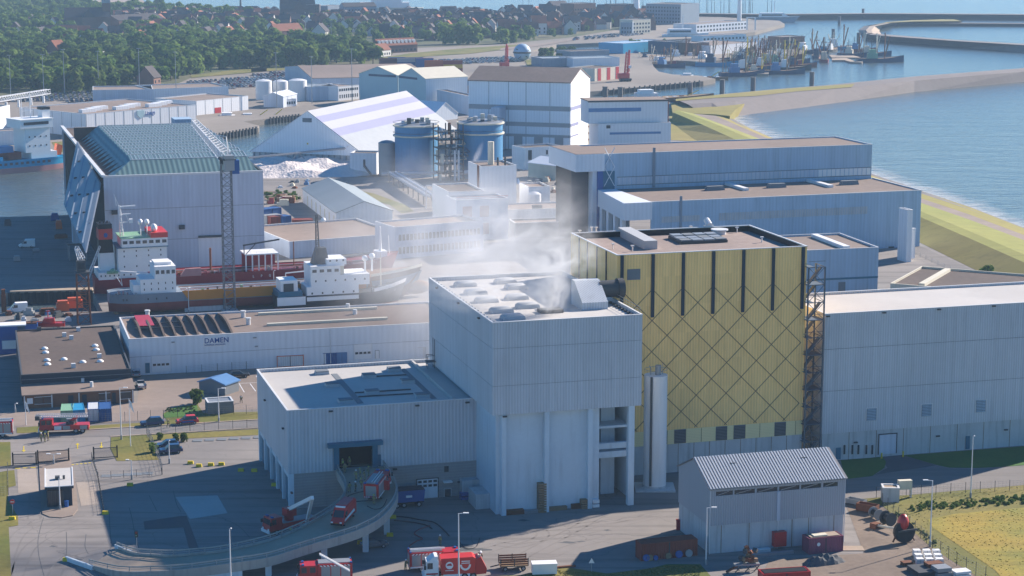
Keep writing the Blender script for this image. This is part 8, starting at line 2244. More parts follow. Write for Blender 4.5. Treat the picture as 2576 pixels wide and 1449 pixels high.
# sliding gates and boom
def gate(P0,P1,h,label,solid=False):
    a,c=at(*P0),at(*P1);an=math.atan2(c.y-a.y,c.x-a.x);L=(c-a).length;t=thing('sliding_gate',label,'gate',a,an,'site gates')
    MB().box(0,L,-.06,.06,h-.12,h).build('top_rail',mt['steel_dark'],t);MB().box(0,L,-.06,.06,.15,.3).build('bottom_rail',mt['steel_dark'],t)
    for i in range(int(L/.16)):MB().box(i*.16,i*.16+.04,-.02,.02,.3,h-.12).build('bar',mt['black'],t)
    for x in(0,L):MB().box(x-.12,x+.12,-.12,.12,0,h+.3).build('post',mt['black'],t)
gate(zH(345,428),zH(625,408),2.2,'dark sliding gate behind the gatehouse');gate(zH(118,445),zH(330,438),2.1,'dark gate across the entry lane');gate(zH(850,392),zH(1062,378),2.1,'dark gate across the right lane')
for i,(x,y,f)in enumerate(((215,300,-1),(703,272,1),(918,265,-1))):
    q=[at(*zH(x,y+d*26))for d in(-1,1)];p0,p1=(q[1],q[0])if f>0 else(q[0],q[1]);d=(p1-p0).normalized();n=Vector((-d.y,d.x,0))
    z=Vector((0,0,.03));tip=p1
    MB().quad(p0-n*.09+z,p0+n*.09+z,tip-d*1.2+n*.09+z,tip-d*1.2-n*.09+z).quad(tip-d*1.3-n*.4+z,tip-d*1.3+n*.4+z,tip+z).build('lane_arrow',mt['yellow_paint'],None,'yellow lane arrow painted on the %s lane'%('left entry','middle exit','right')[i],'arrow','lane arrows','structure')
for k in range(5):
    c=at(*zH(660+38*k,441-4*k));MB().box(-.22,.22,-.2,.2,.02,.03).build('lane_block_marking',mt['yellow_paint'],None,'yellow painted block in the stop line right of the gatehouse','marking','stop line blocks','structure').location=c
for k in range(3):
    c=at(*zH(160+70*k,475-4*k));MB().box(-.5,.5,-.2,.2,.021,.03).build('lane_block_marking',mt['yellow_paint'],None,'yellow painted block in the stop line left of the gatehouse','marking','stop line blocks','structure').location=c
# fences
def fence(pts,h,label,m='steel_dark',step=2.5,wires=5):
    P=[at(*p)for p in pts];t=thing('wire_fence',label,'fence',P[0])
    o=P[0]
    for a,c in zip(P,P[1:]):
        n=max(1,int((c-a).length/step))
        for i in range(n+1):MB().box(-.04,.04,-.04,.04,0,h).build('post',mt[m],t).location=a.lerp(c,i/n)-o
        w=MB()
        for k in range(wires):w.bar(a-o+Vector((0,0,h*(k+.5)/wires)),c-o+Vector((0,0,h*(k+.5)/wires)),.018)
        for i in range(n*4):q=a.lerp(c,i/(n*4))-o;w.bar(q,q+Vector((0,0,h*.95)),.012)
        g=w.build('wire_mesh',mt['steel'],t);g['kind']='stuff'
fence([zG(800,765),zG(1285,1185),zG(1520,1350),zG(1800,1490)],2.2,'wire fence along the dirt yard and the field');fence([zG(740,690),zG(2174,615)],2.0,'wire fence along the service road')
fence([zJ(830,1385),zJ(1580,1345),zJ(2260,1300),zJ(2500,1290)],2.0,'wire fence along the shipyard verge');fence([zH(1330,165),zH(1440,420),zH(1470,530)],2.2,'wire fence beside the parked dark cars');fence([zH(1330,165),zH(2365,105)],1.8,'wire fence along the strip above the parking place')
fence([zH(830,385),zH(885,560),zH(940,880)],1.2,'low dark guard fence beside the exit lane','black',1.6,3);fence([zH(890,575),zH(1465,535)],1.4,'low fence along the striped kerb','steel_dark',2,3);fence([zJ(1800,905),zJ(2100,880),zJ(2520,850)],1.8,'wire fence before the repair hall');fence([(2300,640),(2527,748),(2620,795)],1.5,'fence along the dike road','steel',5,3)
fence([zH(0,720),zH(75,715),zH(70,500)],1.8,'fence at the left edge of the site')
# striped kerb blocks
for k in range(5):c=at(*zH(962+95*k,543-6*k));MB().box(-.9,.9,-.8,.8,.01,.05).build('kerb_marking',mt['strip_grey'],None,kind='structure').location=c
for k in range(6):c=at(*zH(1790+110*k,225-6*k));MB().box(-.9,.9,-.8,.8,.06,.1).build('kerb_marking',mt['strip_grey'],None,kind='structure').location=c
# signs and posts
t=thing('no_entry_sign','red no entry sign on a pole beside the grass strip','sign',at(*zH(116,890)));MB().cyl((0,0,0),(0,0,2.6),.05,8).build('pole',mt['steel'],t);k=MB().cyl((0,-.06,2.2),(0,-.03,2.2),.42,20).build('disc',mt['red_bright'],t);MB().box(-.3,.3,-.075,-.062,2.13,2.27).build('bar',mt['white'],k)
t=thing('warning_sign','small triangular warning sign on the grass strip','sign',at(*zE(1850,1402)));MB().cyl((0,0,0),(0,0,1.6),.05,8).build('pole',mt['steel'],t);MB().extr([(-.45,1.4),(.45,1.4),(0,2.2)],'y',-.06,-.03).build('plate',mt['white'],t)
t=thing('traffic_light','small dark traffic light at the foot of the ramp','traffic light',at(*zH(1240,1205)));MB().cyl((0,0,0),(0,0,2),.06,8).build('pole',mt['steel'],t);k=MB().box(-.22,.22,-.2,.2,2.0,3.0).build('housing',mt['black'],t);MB().cyl((0,-.22,2.75),(0,-.2,2.75),.12,10).build('lamp',mt['red'],k);MB().cyl((0,-.22,2.3),(0,-.2,2.3),.12,10).build('lamp',mt['green_box'],k)
# hoses
def hose(pts,m,label,r=.07):
    P=[at(*p)+Vector((0,0,.09))for p in pts];D_=dense(P,len(P)*5);MB().tube(D_,r,6).build('fire_hose',mt[m],None,label,'hose','fire hoses',smooth=True)
D('hose_red',(.22,.05,.05),.8);D('hose_dark',(.03,.02,.025),.8)
hose(Zp(zE,[(-60,870),(60,880),(200,905),(330,930),(420,1000),(475,1062)]),'hose_dark','dark fire hose running out from under the ramp',.1);hose(Zp(zE,[(-60,910),(100,925),(250,955),(310,992)]),'hose_dark','shorter dark hose beside the ramp columns',.1)
hose(Zp(zE,[(290,960),(180,1000),(140,1040),(215,1085),(160,1110),(90,1160),(78,1230),(130,1282)]),'hose_red','red hose leading to the fire engine',.09);hose(Zp(zE,[(560,1090),(600,1150),(660,1185),(740,1160),(770,1080)]),'hose_dark','curved wet hose track beside the engine',.05)
for pts,lab in(([(1180,680),(1060,700),(975,735),(1000,780),(1110,775),(1200,770)],'hose looped across the ramp deck'),([(1330,760),(1290,830),(1220,850),(1150,820)],'hose at the rear of the ramp engine')):
    P=[at(*zI(x,y),5.8)+Vector((0,0,.1))for x,y in pts];MB().tube(dense(P,30),.07,6).build('fire_hose',mt['hose_dark'],None,lab,'hose','fire hoses')
# containers around the site
def box_c(zf,A,B2,dep,h,col,label,group=None,name='shipping_container',top=None):
    a,c=at(*zf(*A)),at(*zf(*B2));an=math.atan2(c.y-a.y,c.x-a.x);L=(c-a).length
    t=thing(name,label,'container',a,an,group)
    MB().box(.03,L-.03,.03,dep-.03,.1,h-.06).build('body',mt[col],t)
    f=MB()
    for x in(0,L):
        for y in(0,dep):f.box(x-.07,x+.07,y-.07,y+.07,0,h)
    for y in(0,dep):f.box(.07,L-.07,y-.06,y+.06,h-.14,h).box(.07,L-.07,y-.06,y+.06,0,.14)
    for x in(0,L):f.box(x-.06,x+.06,.07,dep-.07,h-.14,h).box(x-.06,x+.06,.07,dep-.07,0,.14)
    f.build('frame',mt[top or col],t);MB().box(L*.49,L*.51,-.03,.02,.15,h-.15).build('door_seam',mt['steel_dark'],t)
    return t,L
g='containers on the shipyard fence line'
box_c(zJ,(592,1385),(705,1380),6.06,2.6,'green_box','pale green container on the fence line',g);box_c(zJ,(712,1380),(822,1373),6.06,2.6,'cyan','bright blue container beside the green one',g);box_c(zJ,(852,1370),(958,1365),6.06,2.6,'cont_white','white roofed container on the fence line',g,top='blue');box_c(zJ,(962,1368),(1078,1362),6.06,2.6,'cont_blue','dark blue container at the end of the fence line',g)
g='containers along the repair hall'
box_c(zA,(210,228),(440,218),2.44,2.6,'cont_white','white container with orange frame at the repair hall',g,top='orange');box_c(zA,(512,205),(730,198),2.44,2.6,'cont_blue','blue container at the repair hall',g);box_c(zA,(735,196),(820,192),2.44,2.6,'blue_pale','short blue container beside the longer one',g);box_c(zA,(1282,160),(1510,150),2.44,2.7,'cont_white','white container at the right end of the repair hall',g)
t,L=box_c(zF,(15,1305),(552,1250),2.44,2.75,'container_red','long rust red container with tyres leaning on it')
for x,c,r in((.03,'blue',.55),(.1,'wood',.5),(.43,'wood',.5),(.62,'blue',.6),(.8,'steel',.6),(.2,'blue',.4)):MB().lathe([(r*.55,-.1),(r,-.12),(r,.12),(r*.55,.1)],n=16).build('leaning_ring',mt[c],t).matrix_local=Matrix.Translation((L*x+.4,-.25,r))@Matrix.Rotation(R(82),4,'X')
t,L=box_c(zF,(1640,1240),(1965,1208),2.44,2.6,'purple','short purple container at the shed wall');MB().box(.4,L-.4,.2,2.2,2.61,2.7).build('lid_sheet',mt['concrete_deck'],t);MB().box(1.0,3.4,.4,1.5,2.71,2.85).build('lid_sheet',mt['cream'],t);MB().cyl((L*.28,-.05,1.5),(L*.28,-.02,1.5),.3,16).build('logo_disc',mt['white'],t)
t,L=box_c(zF,(1195,1530),(1650,1500),2.4,1.6,'red','open red skip cut off by the bottom edge',name='skip');MB().box(.3,L-.3,.3,2.1,1.55,1.62).build('hollow_shade',mt['black'],t)  # black plate painted as the shade in the hollow of the skip
for i,(A,B2,c,lab)in enumerate((((232,1020),(400,1000),'cont_blue','blue container behind the ship hall'),((262,1085),(410,1070),'cont_grey','grey container behind the ship hall'),((300,1095),(420,1085),'container_red','red container behind the ship hall, half hidden'),((410,1090),(495,1080),'cont_blue','small blue container behind the ship hall'),((512,1125),(705,1120),'container_red','big red skip container beside the long shed'))):box_c(zN,A,B2,4,2.8,c,lab,'containers behind the ship hall')
for i in range(10):
    x,y=250+rnd.uniform(0,240),850+rnd.uniform(0,60);c=rnd.choice(['rust','wood','steel','cream','hull_red']);w=rnd.uniform(1,3)
    MB().box(-w,w,-w*.4,w*.4,0,rnd.uniform(.8,1.8)).box(-w*.5,w*.9,-w*.3,w*.3,1.0,2.2).build('scrap_pile',mt[c],None,'scrap pile of steel parts behind the ship hall','scrap','scrap behind the ship hall').location=at(*zN(x,y))
# quay items near the basin
for zf,x,y,s,c,lab in((zJ,607,300,(3.2,2.2,2.8),'orange','orange tool container on the quay, nearer'),(zJ,720,270,(4.2,2.2,2.8),'orange','orange tool container on the quay, farther'),(zJ,460,330,(4,1.6,1.6),'rust','rusty cable winch on the quay'),(zM,530,1050,(2.5,2,2.6),'blue','dark blue hut at the slipway edge'),(zM,570,1130,(2,2,3),'orange','orange lift frame beside the ship hall'),(zM,590,1220,(4,2,1.4),'rust','brown steel stack beside the ship hall'),(zM,75,1095,(2.2,2,2.2),'steel_dark','dark mooring winch at the quay edge'),(zM,350,1350,(2,1.4,1.0),'steel','grey pallet truck on the slipway'),(zM,165,1440,(2,1.6,1.6),'steel','grey machine on the slipway'),(zJ,40,310,(1.2,1.2,6),'rust','rusty pile at the basin corner'),
                          (zJ,1810,260,(1.8,1.6,3),'blue','blue cabinet under the tanker'),(zJ,2140,230,(2.2,1.6,3),'blue','blue cabinet at the crane foot'),(zJ,2370,240,(1.6,1.4,3),'white','white cabinet under the tanker'),(zJ,2010,300,(12,1.2,1.4),'concrete','long concrete block behind the repair hall'),(zJ,2130,285,(4,2.4,1.2),'cream','cream work float behind the repair hall')):
    t=thing('quay_equipment',lab,'equipment',at(*zf(x,y)),R(16));a,c2,h=s
    MB().box(-a/2,a/2,-c2/2,c2/2,.15,h*.75).build('body',mt[c],t);MB().box(-a/2*.8,a/2*.8,-c2/2*.8,c2/2*.8,h*.75,h).build('top',mt[c],t);MB().box(-a/2,a/2,-c2/2*.7,c2/2*.7,0,.15).build('skid',mt['steel_dark'],t)
# boats ashore
def small_boat(P,rz,L,m,label,cab=True):
    t=thing('small_boat',label,'boat',at(*P),rz)
    rows=[]
    for i in range(9):
        x=L*(i/8-.5);f=1-max(0,(i-3)/5)**2.2;w=L*.16*max(.03,f);zt=1.5+.45*max(0,(i-4)/4)
        rows.append([(x,-w,zt),(x,-w*.75,.55),(x,0,.35),(x,w*.75,.55),(x,w,zt)])
    MB().loft(rows).quad(*rows[0]).build('hull',mt[m],t);MB().loft([[Vector(r[0])-Vector((0,0,.15)),Vector(r[4])-Vector((0,0,.15))]for r in rows]).build('deck',mt[m],t)
    if cab:
        k=MB().hexa([(-L*.22,-.9,1.4),(L*.18,-.9,1.4),(L*.18,.9,1.4),(-L*.22,.9,1.4)],[(-L*.2,-.8,2.7),(L*.08,-.8,2.7),(L*.08,.8,2.7),(-L*.2,.8,2.7)]).build('cabin',mt[m],t);MB().box(-L*.15,L*.06,-.93,-.82,1.9,2.4).build('window',mt['glass'],k);MB().cyl((-.2,0,2.7),(-.2,0,4.6),.12,8).box(-.6,.2,-.3,.3,4.2,4.5).build('mast',mt[m],k)
    for x in(-L*.3,L*.2):MB().box(x-.15,x+.15,-1,1,0,.5).build('cradle',mt['wood'],t)
small_boat(zJ(2200,858),R(16),7.4,'orange','orange rescue boat on cradle at the repair hall');small_boat(zJ(460,468),R(190),8.4,'red_bright','red work boat on the slip behind the office')
for k in range(3):MB().ball((0,0,.55),.55,10).build('fender_ball',mt['white'],None,'white round fender beside the orange boat','fender','white fenders').location=at(*zJ(2365+28*k,845))
t=thing('barge_box','long dark blue barge box with brown load behind the office','barge',at(*zJ(125,500)),R(10));MB().box(-6,6,-1.4,1.4,.3,2.0).build('hull',mt['blue'],t);MB().box(-5.8,5.8,-1.2,1.2,2.0,2.3).build('load',mt['rust'],t);wheels(t,(-4,4),1.3,.4,.3)
# quay wall with fenders at the dock basin
qa,qb=at(25,737),at(232,732)
t=thing('dock_wall','pale capped dark dock wall with fender piles','wall',qa,math.atan2(qb.y-qa.y,qb.x-qa.x));L=(qb-qa).length
MB().box(0,L,-.4,3,.001,.5).build('cap',mt['concrete_deck'],t);MB().box(0,L,-.3,-.02,-3.6,0).build('sheeting',mt['sheet_pile'],t)
for k in range(11):MB().box(L*k/10-.5,L*k/10+.5,-.9,-.31,-3.6,.2).build('fender_pile',mt['black'],t)
# sheet pile walls of the far quay
for a,c,n,lab in(((530,341),(648,321),14,'dark timber pile wall of the quay behind the ship hall'),((676,298),(755,289),10,'dark pile wall of the quay left of the tent store'),((1513,228),(1768,204),20,'dark fender wall of the container quay'),((140,399),(190,388),6,'dark quay wall under the grass bank')):
    p,q=at(*a),at(*c);t=thing('quay_wall',lab,'wall',p,math.atan2(q.y-p.y,q.x-p.x));L=(q-p).length
    MB().box(0,L,-.5,-.02,-3.6,-.1).build('sheeting',mt['sheet_pile'],t)
    for k in range(n):MB().box(L*k/n,L*k/n+.7,-1.2,-.51,-3.6,.8).build('fender_pile',mt['trim_dark'],t)
# --- clutter around the bunker hall base
def pile(zf,x,y,s,c,lab,name='pallet_stack',cat='pallets',n=6):
    t=thing(name,lab,cat,at(*zf(x,y)),R(16));a,d,h=s
    for k in range(n):MB().box(-a/2,a/2,-d/2,d/2,h*k/n,h*(k+.75)/n).build('layer',mt[c],t)
pile(zE,1368,822,(1.4,1.2,5.2),'wood','tall stack of brown pallets at the bunker wall',n=12);pile(zE,1105,842,(3.2,1.2,.8),'rust','low pile of beams at the bunker wall','beam_pile','beams',3);pile(zE,1275,828,(3,1,.5),'steel','flat pile of grey sheets at the bunker wall','sheet_pile_stack','sheets',3);pile(zE,1515,803,(3.4,1,.7),'wood','pile of pale timber right of the pallet stack','timber_pile','timber',3);pile(zE,1705,785,(2,1.2,.9),'rust','small brown crate pile beside a pillar','crate_pile','crates',3);pile(zE,1780,785,(1.4,1.2,1.7),'wood','crate stack beside a pillar','crate_pile','crates',4);pile(zE,1885,772,(1.2,1.1,1.5),'white','white liquid tote beside a pillar','liquid_tote','tote',2);pile(zE,640,695,(2.2,1.4,1.3),'blue','blue waste container at the hall wall','waste_container','waste container',2);pile(zE,770,780,(1.2,.8,.7),'orange','orange cone heap in the shade','cone_heap','cones',2)
t=thing('storage_box','white insulated box on the grass strip','box',at(*zE(1392,1420)),R(6));MB().box(-1.9,1.9,-.9,.9,.2,1.7).build('body',mt['white'],t);MB().box(-1.95,1.95,-.95,.95,1.7,1.85).build('lid',mt['white'],t);MB().box(-1.7,1.7,-.7,.7,0,.2).build('skid',mt['wood'],t)
pile(zE,1560,1365,(4.5,.4,.4),'rust','rusty beam lying beside the white box','steel_beam','beam',1)
# --- dirt yard: hut, rusty skips, reels, totes, machinery
b=gb('fence_hut','small grey hut with tan roof at the fence corner','hut',zG(800,735),zG(962,738),2.6,2.5,0,'x','concrete','concrete_deck',par=.03)
t=thing('hatch_panel','cream panel box on legs beside the fence hut','panel',at(*zG(1012,690)),R(8));MB().box(-1.2,1.2,-.5,.5,1.6,3.2).build('panel',mt['cream'],t)
for x in(-1.1,1.1):MB().box(x-.08,x+.08,-.4,.4,0,1.6).build('leg',mt['trim'],t)
for zf,x,y,a,s,lab in((zG,545,755,-40,(3.4,1.5,1.0),'grey open skip at the dirt yard edge'),(zG,655,825,-35,(3.6,1.6,1.4),'rusty open skip at the dirt yard edge')):
    t=thing('skip',lab,'skip',at(*zf(x,y)),R(a));w,d,h=s
    for q in(MB().box(-w/2,w/2,-d/2,-d/2+.1,.2,h),MB().box(-w/2,w/2,d/2-.1,d/2,.2,h),MB().box(-w/2,-w/2+.1,-d/2+.101,d/2-.101,.2,h),MB().box(w/2-.1,w/2,-d/2+.101,d/2-.101,.2,h),MB().box(-w/2+.1,w/2-.1,-d/2+.1,d/2-.1,.2,.3)):q.build('side_plate',mt['rust' if 'rusty' in lab else 'steel'],t)
    MB().box(-w*.4,w*.4,-d*.3,d*.3,0,.2).build('skid',mt['steel_dark'],t)
def reel(P,r,w,a,m,lab):
    t=thing('cable_reel',lab,'reel',at(*P),R(a))
    for s in(-1,1):MB().cyl((0,s*w/2-.08,r),(0,s*w/2+.08,r),r,20).build('flange',mt[m],t)
    MB().cyl((0,-w/2,r),(0,w/2,r),r*.6,16).build('drum',mt['black'],t)
reel(zG(735,890),.9,1.8,20,'steel','grey cable reel beside the rusty skip');reel(zG(852,955),1.15,1.6,30,'steel_dark','dark cable reel beside the grey one')
t=thing('mooring_anchor','big dark wheel frame with red buoy beside the fence','machine',at(*zG(1005,1125)),R(15));MB().lathe([(1.1,-.35),(1.75,-.4),(1.75,.4),(1.1,.35)],n=20).build('wheel',mt['black'],t).matrix_local=Matrix.Translation((0,0,1.8))@Matrix.Rotation(R(80),4,'X')
MB().ball((0,.4,3.2),.95,14,1.5).build('buoy',mt['red'],t,smooth=True);MB().bar((-1.9,0,.2),(-.6,.3,2.6),.2).build('brace',mt['rust'],t);MB().bar((1.9,0,.2),(.6,.3,2.6),.2).build('brace',mt['rust'],t);MB().bar((-1.4,-.9,2.2),(1.9,-.9,2.4),.25).build('yoke',mt['steel_dark'],t)
p0,p1=at(*zG(730,985)),at(*zG(925,1040));t=thing('drawbar_frame','pale tubular drawbar lying on the dirt','frame',p0,math.atan2(p1.y-p0.y,p1.x-p0.x));MB().cyl((0,0,.5),((p1-p0).length,0,.9),.22,10).build('tube',mt['cream'],t);MB().box(-.6,.6,-.7,.7,0,.9).build('hitch',mt['rust'],t)
for i in range(3):
    for j in range(3):
        c=at(*zG(1130+95*i-20*j+35*j,1345-42*(2-j)))
        t=thing('liquid_tote','white liquid tote in the block on the dirt yard','tote',c,R(4),'white liquid totes');MB().box(-.55,.55,-.5,.5,.15,1.15).build('tank',mt['white'],t);MB().box(-.6,.6,-.55,.55,0,.15).build('pallet',mt['wood'],t)
        cage=MB()
        for x in(-.58,0,.58):cage.box(x-.02,x+.02,-.58,-.55,.15,1.18)
        for z in(.45,.8,1.15):cage.box(-.58,.58,-.59,-.56,z,z+.03)
        cage.build('cage',mt['steel'],t)
pile(zG,1295,1395,(2.6,1.6,1.5),'rust','rusty red box before the liquid totes','scrap_box','box',2);pile(zG,1180,1420,(3,4,.9),'steel_dark','grey flatbed frame before the totes','flatbed','trailer',2);pile(zG,1370,1440,(2.4,2.2,1.6),'steel','grey generator box at the bottom edge','generator','generator',2);pile(zG,1560,1445,(2.6,1.8,1.0),'white','pale crate at the bottom edge beside the fence','crate','crate',2);pile(zG,1035,1345,(1.6,1.2,.7),'rust','small rust heap left of the totes','scrap_heap','scrap',2)
# rusty machine before the shed
t=thing('rusty_winch','rusty winch machine on a trestle before the shed','machine',at(*zF(1045,1400)),R(10))
for i in range(16):
    a=i*.55;r_=rnd.uniform(.2,1.5);MB().box(-.35,.35,-.3,.3,-.25,.3).build('gear',mt[rnd.choice(['rust','rust','steel_dark','wood'])],t).matrix_local=Matrix.Translation((r_*math.cos(a),.4*math.sin(a),1.2+rnd.uniform(0,2.4)))@Matrix.Rotation(a,4,'Z')@Matrix.Rotation(a*.7,4,'X')
MB().box(-2.2,1.8,-.5,.5,1.0,1.25).build('bed',mt['steel'],t)
for x in(-1.6,0,1.4):MB().bar((x-.5,-.4,0),(x+.4,-.4,1.0),.12).bar((x+.4,.4,0),(x-.4,.4,1.0),.12).build('trestle_leg',mt['steel_dark'],t)
MB().bar((-3.6,-.6,.2),(-1.6,-.2,1.1),.3).build('arm',mt['rust'],t)
pile(zF,1290,1245,(7,.6,.5),'steel','bundle of grey pipes along the shed wall','pipe_bundle','pipes',2);pile(zF,1160,1215,(3.5,.8,.6),'steel_white','short pipe bundle along the shed wall','pipe_bundle','pipes',2)
t=thing('sand_heap','dark gravel heap before the purple container','heap',at(*zF(1780,1320)),R(20));rows=[]
for i in range(13):
    r_=[]
    for j in range(9):
        x,y=-3.6+7.2*i/12,-1.6+3.2*j/8;e=max(0,1-(x/3.6)**2-(y/1.6)**2);r_.append((x,y,e**.7*1.25*(1+.25*math.sin(x*3+y*2))+(-.02 if e==0 else 0)))
    rows.append(r_)
MB().loft(rows).build('heap',mt['asphalt_dark'],t)
MB().box(-2.6,2.6,-1.2,1.2,.03,.12).build('timber_mat',mt['concrete_deck'],None,'pale timber mat at the shed corner','mat').location=at(*zF(2010,1185))
# hydrants / red cabinet at the shed left side
MB().box(-.4,.4,-.3,.3,0,1.6).box(-.45,.45,-.35,.35,1.6,1.75).build('hose_cabinet',mt['red'],None,'red hose cabinet at the left side of the shed','cabinet').location=at(*zF(375,1000))
# bushes
def bush(P,s,label,kind=5):
    t=thing('bush',label,'bush',at(*P),rnd.uniform(0,6),'bushes');t.scale=(s,s,s);obj('foliage',CROWNS[kind],t);obj('stem',TRUNK,t).scale=(.6,.6,.25)
bush(zJ(1900,1200),.34,'olive green bush beside the yard hut',5);bush(zL(2065,1400),.5,'green bush beside the dike road',4);bush(zH(1590,235),.18,'low hedge bush behind the dark cars',6);bush(zH(1660,232),.18,'low hedge bush right behind the dark cars',6);bush(zH(1450,215),.16,'low hedge bush left behind the dark cars',5);bush(zH(1390,330),.2,'small bush at the left fence beside dark cars',5)
def scrub(name,spots,label):
    vv,ff,mi=[],[],[];n0=0
    for p,sc,kd in spots:
        me=CROWNS[kd];n=len(me.vertices);co=np.empty(n*3);me.vertices.foreach_get('co',co);co=co.reshape(-1,3)
        vv.append(co*sc*np.array([1,1,.75])+np.array([p.x,p.y,-.8*sc]));ff.append(np.arange(n).reshape(-1,4)+n0);mi.append(np.full(n//4,0 if kd<5 else 1));n0+=n
    me=bpy.data.meshes.new(name);me.from_pydata(np.concatenate(vv).tolist(),[],np.concatenate(ff).tolist())
    me.materials.append(mt['leaf']);me.materials.append(mt['leaf_light']);me.polygons.foreach_set('material_index',np.concatenate(mi).astype(np.int32));me.update()
    obj(name,me,None,label,'scrub',None,'stuff')
scrub('undergrowth',[(at(*zG(1080+x,800-.07*x+rnd.uniform(-48,26))),rnd.uniform(.03,.10),rnd.choice([1,5,5,6,7]))for x in[rnd.uniform(0,1150)for _ in range(150)]],'low tangled scrub band behind the hay field')
scrub('undergrowth',[(at(*zG(900+x,800+.85*x+rnd.uniform(-30,30))),rnd.uniform(.03,.07),rnd.choice([5,6,7]))for x in[rnd.uniform(0,420)for _ in range(50)]],'weeds along the wire fence')
scrub('undergrowth',[(at(*zN(240+x,800+rnd.uniform(-25,60))),rnd.uniform(.08,.2),rnd.choice([1,2,5]))for x in[rnd.uniform(0,340)for _ in range(40)]],'rough scrub behind the ship hall')
scrub('undergrowth',[(at(*zJ(1600+x,1270-.03*x+rnd.uniform(-40,20))),rnd.uniform(.03,.07),rnd.choice([5,6,7]))for x in[rnd.uniform(0,300)for _ in range(40)]],'weeds on the patch beside the hut')
# clutter on the works yard between process block and yacht hall, and on the quay
eq=[('steel','grey'),('rust','rusty'),('cream','cream'),('steel_white','white'),('blue_pale','blue'),('steel_dark','dark')]
for k in range(46):
    if k<22:P=zO(rnd.uniform(880,1460),rnd.uniform(960,1120));wh='on the open yard before the yacht hall'
    elif k<34:P=zN(rnd.uniform(380,1050),rnd.uniform(640,740));wh='on the ground before the salt heap'
    else:P=zJ(rnd.uniform(30,700),rnd.uniform(330,400));wh='on the quay behind the office'
    m_,w_=rnd.choice(eq);a,c2,h=rnd.uniform(.8,3.2),rnd.uniform(.8,1.8),rnd.uniform(.6,2.0)
    t=thing('yard_equipment','small %s machine part standing %s'%(w_,wh),'equipment',at(*P),rnd.uniform(0,3),'yard equipment '+wh)
    MB().box(-a/2,a/2,-c2/2,c2/2,0,h*.6).build('base',mt[m_],t);MB().box(-a/3,a/4,-c2/3,c2/3,h*.6,h).build('top',mt[m_],t)
# grass tufts over the field and verges
def tufts(name,polys,n,hmin,hmax,m,label):
    mb=MB()
    for P in polys:
        poly=pxpoly(P);xs=[p[0]for p in poly];ys=[p[1]for p in poly];k=0
        while k<n:
            x,y=rnd.uniform(min(xs),max(xs)),rnd.uniform(min(ys),max(ys));k+=1
            if not inpoly((x,y),poly):continue
            h=rnd.uniform(hmin,hmax);a=rnd.uniform(0,3.14);dx,dy=math.cos(a)*h*.7,math.sin(a)*h*.7
            mb.quad((x-dx,y-dy,.06),(x+dx,y+dy,.06),(x+dx*1.4+rnd.uniform(-.1,.1),y+dy*1.4,h),(x-dx*1.2,y-dy*1.2,h*.9))
    mb.build(name,mt[m],None,label,'grass',None,'stuff')
tufts('hay_tufts',[Zp(zG,[(1290,905),(1500,860),(2400,770),(2400,1600),(2100,1600),(1900,1420),(1320,1000)])],3200,.05,.16,'hay','loose hay tufts on the mown field')
tufts('grass_tufts',[Zp(zG,[(520,720),(2400,560),(2400,740),(1500,830),(1240,890),(1290,1000),(1900,1500),(1740,1470),(1290,1185),(800,775)]),Zp(zE,[(1200,1449),(1480,1385),(2000,1430),(2560,1350),(2900,1340),(2900,1449)])],3000,.06,.18,'grass','rough grass tufts beside the fence and shed')
# tar seams in the concrete yard
def seam(pts,label):
    P=dense([at(*p)+Vector((0,0,.012))for p in pts],len(pts)*4);w=MB()
    for a,c in zip(P,P[1:]):
        d=(c-a).normalized();n=Vector((-d.y,d.x,0))*.05;w.quad(a-n,c-n,c+n,a+n)
    w.build('tar_seam',mt['asphalt_dark'],None,kind='structure')
for P in([(395,920),(370,1000),(345,1120),(350,1250),(380,1380),(400,1449)],[(160,1060),(420,1060),(640,1030),(900,1010),(1060,1000)],[(990,890),(1000,1080),(1015,1170),(990,1210)],[(1170,830),(1200,950),(1230,1120),(1260,1200)],[(600,1050),(605,1180),(595,1290)],[(1070,880),(1400,875),(1700,885),(1950,910),(2150,990),(2260,1100)],[(1350,720),(1390,800),(1420,860)],[(1570,680),(1600,800),(1640,870)],[(780,1070),(770,1180),(800,1250)]):seam(Zp(zH,P),'')
# tyre tracks and stains on the sunlit yard
ground_mat('yard_dark',(.185,.168,.157),(.215,.195,.18),.3,.2)
def track(zf,pts,w=.32,gap=2.0):
    P=dense([at(*zf(*p))+Vector((0,0,.006))for p in pts],len(pts)*6)
    for off in(0,gap):
        k=MB();prev=None
        for a,c in zip(P,P[1:]):
            d=(c-a).normalized();n=Vector((-d.y,d.x,0));q=(a+n*off,a+n*(off+w))
            if prev:k.quad(prev[0],q[0],q[1],prev[1])
            prev=q
        k.build('tyre_track',mt['yard_dark'],None,kind='structure')
for P in([(700,1080),(1000,1040),(1500,1000),(2000,940),(2600,850)],[(780,1250),(1100,1150),(1500,1090),(1800,1040),(2300,930),(2700,840)],[(1200,1290),(1400,1180),(1750,1000),(2000,860),(2300,780)],[(900,1150),(1150,1170),(1350,1120),(1450,1050),(1420,990)],[(1250,1260),(1500,1260),(1700,1180),(2100,1080)]):track(zE,P)
for P in([(120,1449),(150,1250),(260,1050),(500,960),(800,900)],[(220,1449),(330,1200),(560,1050),(820,950)],[(560,1449),(640,1330),(900,1250),(1100,1210)],[(740,820),(780,700),(770,560),(720,430)],[(200,440),(230,600),(260,760),(240,950)]):track(zH,P)
for P in([(450,620),(900,590),(1400,520),(2174,440)],[(450,660),(1000,620),(1500,560),(2174,490)],[(560,800),(700,960),(750,1200),(500,1400)],[(640,800),(820,1000),(900,1250),(760,1420)]):track(zG,P,.28,1.8)
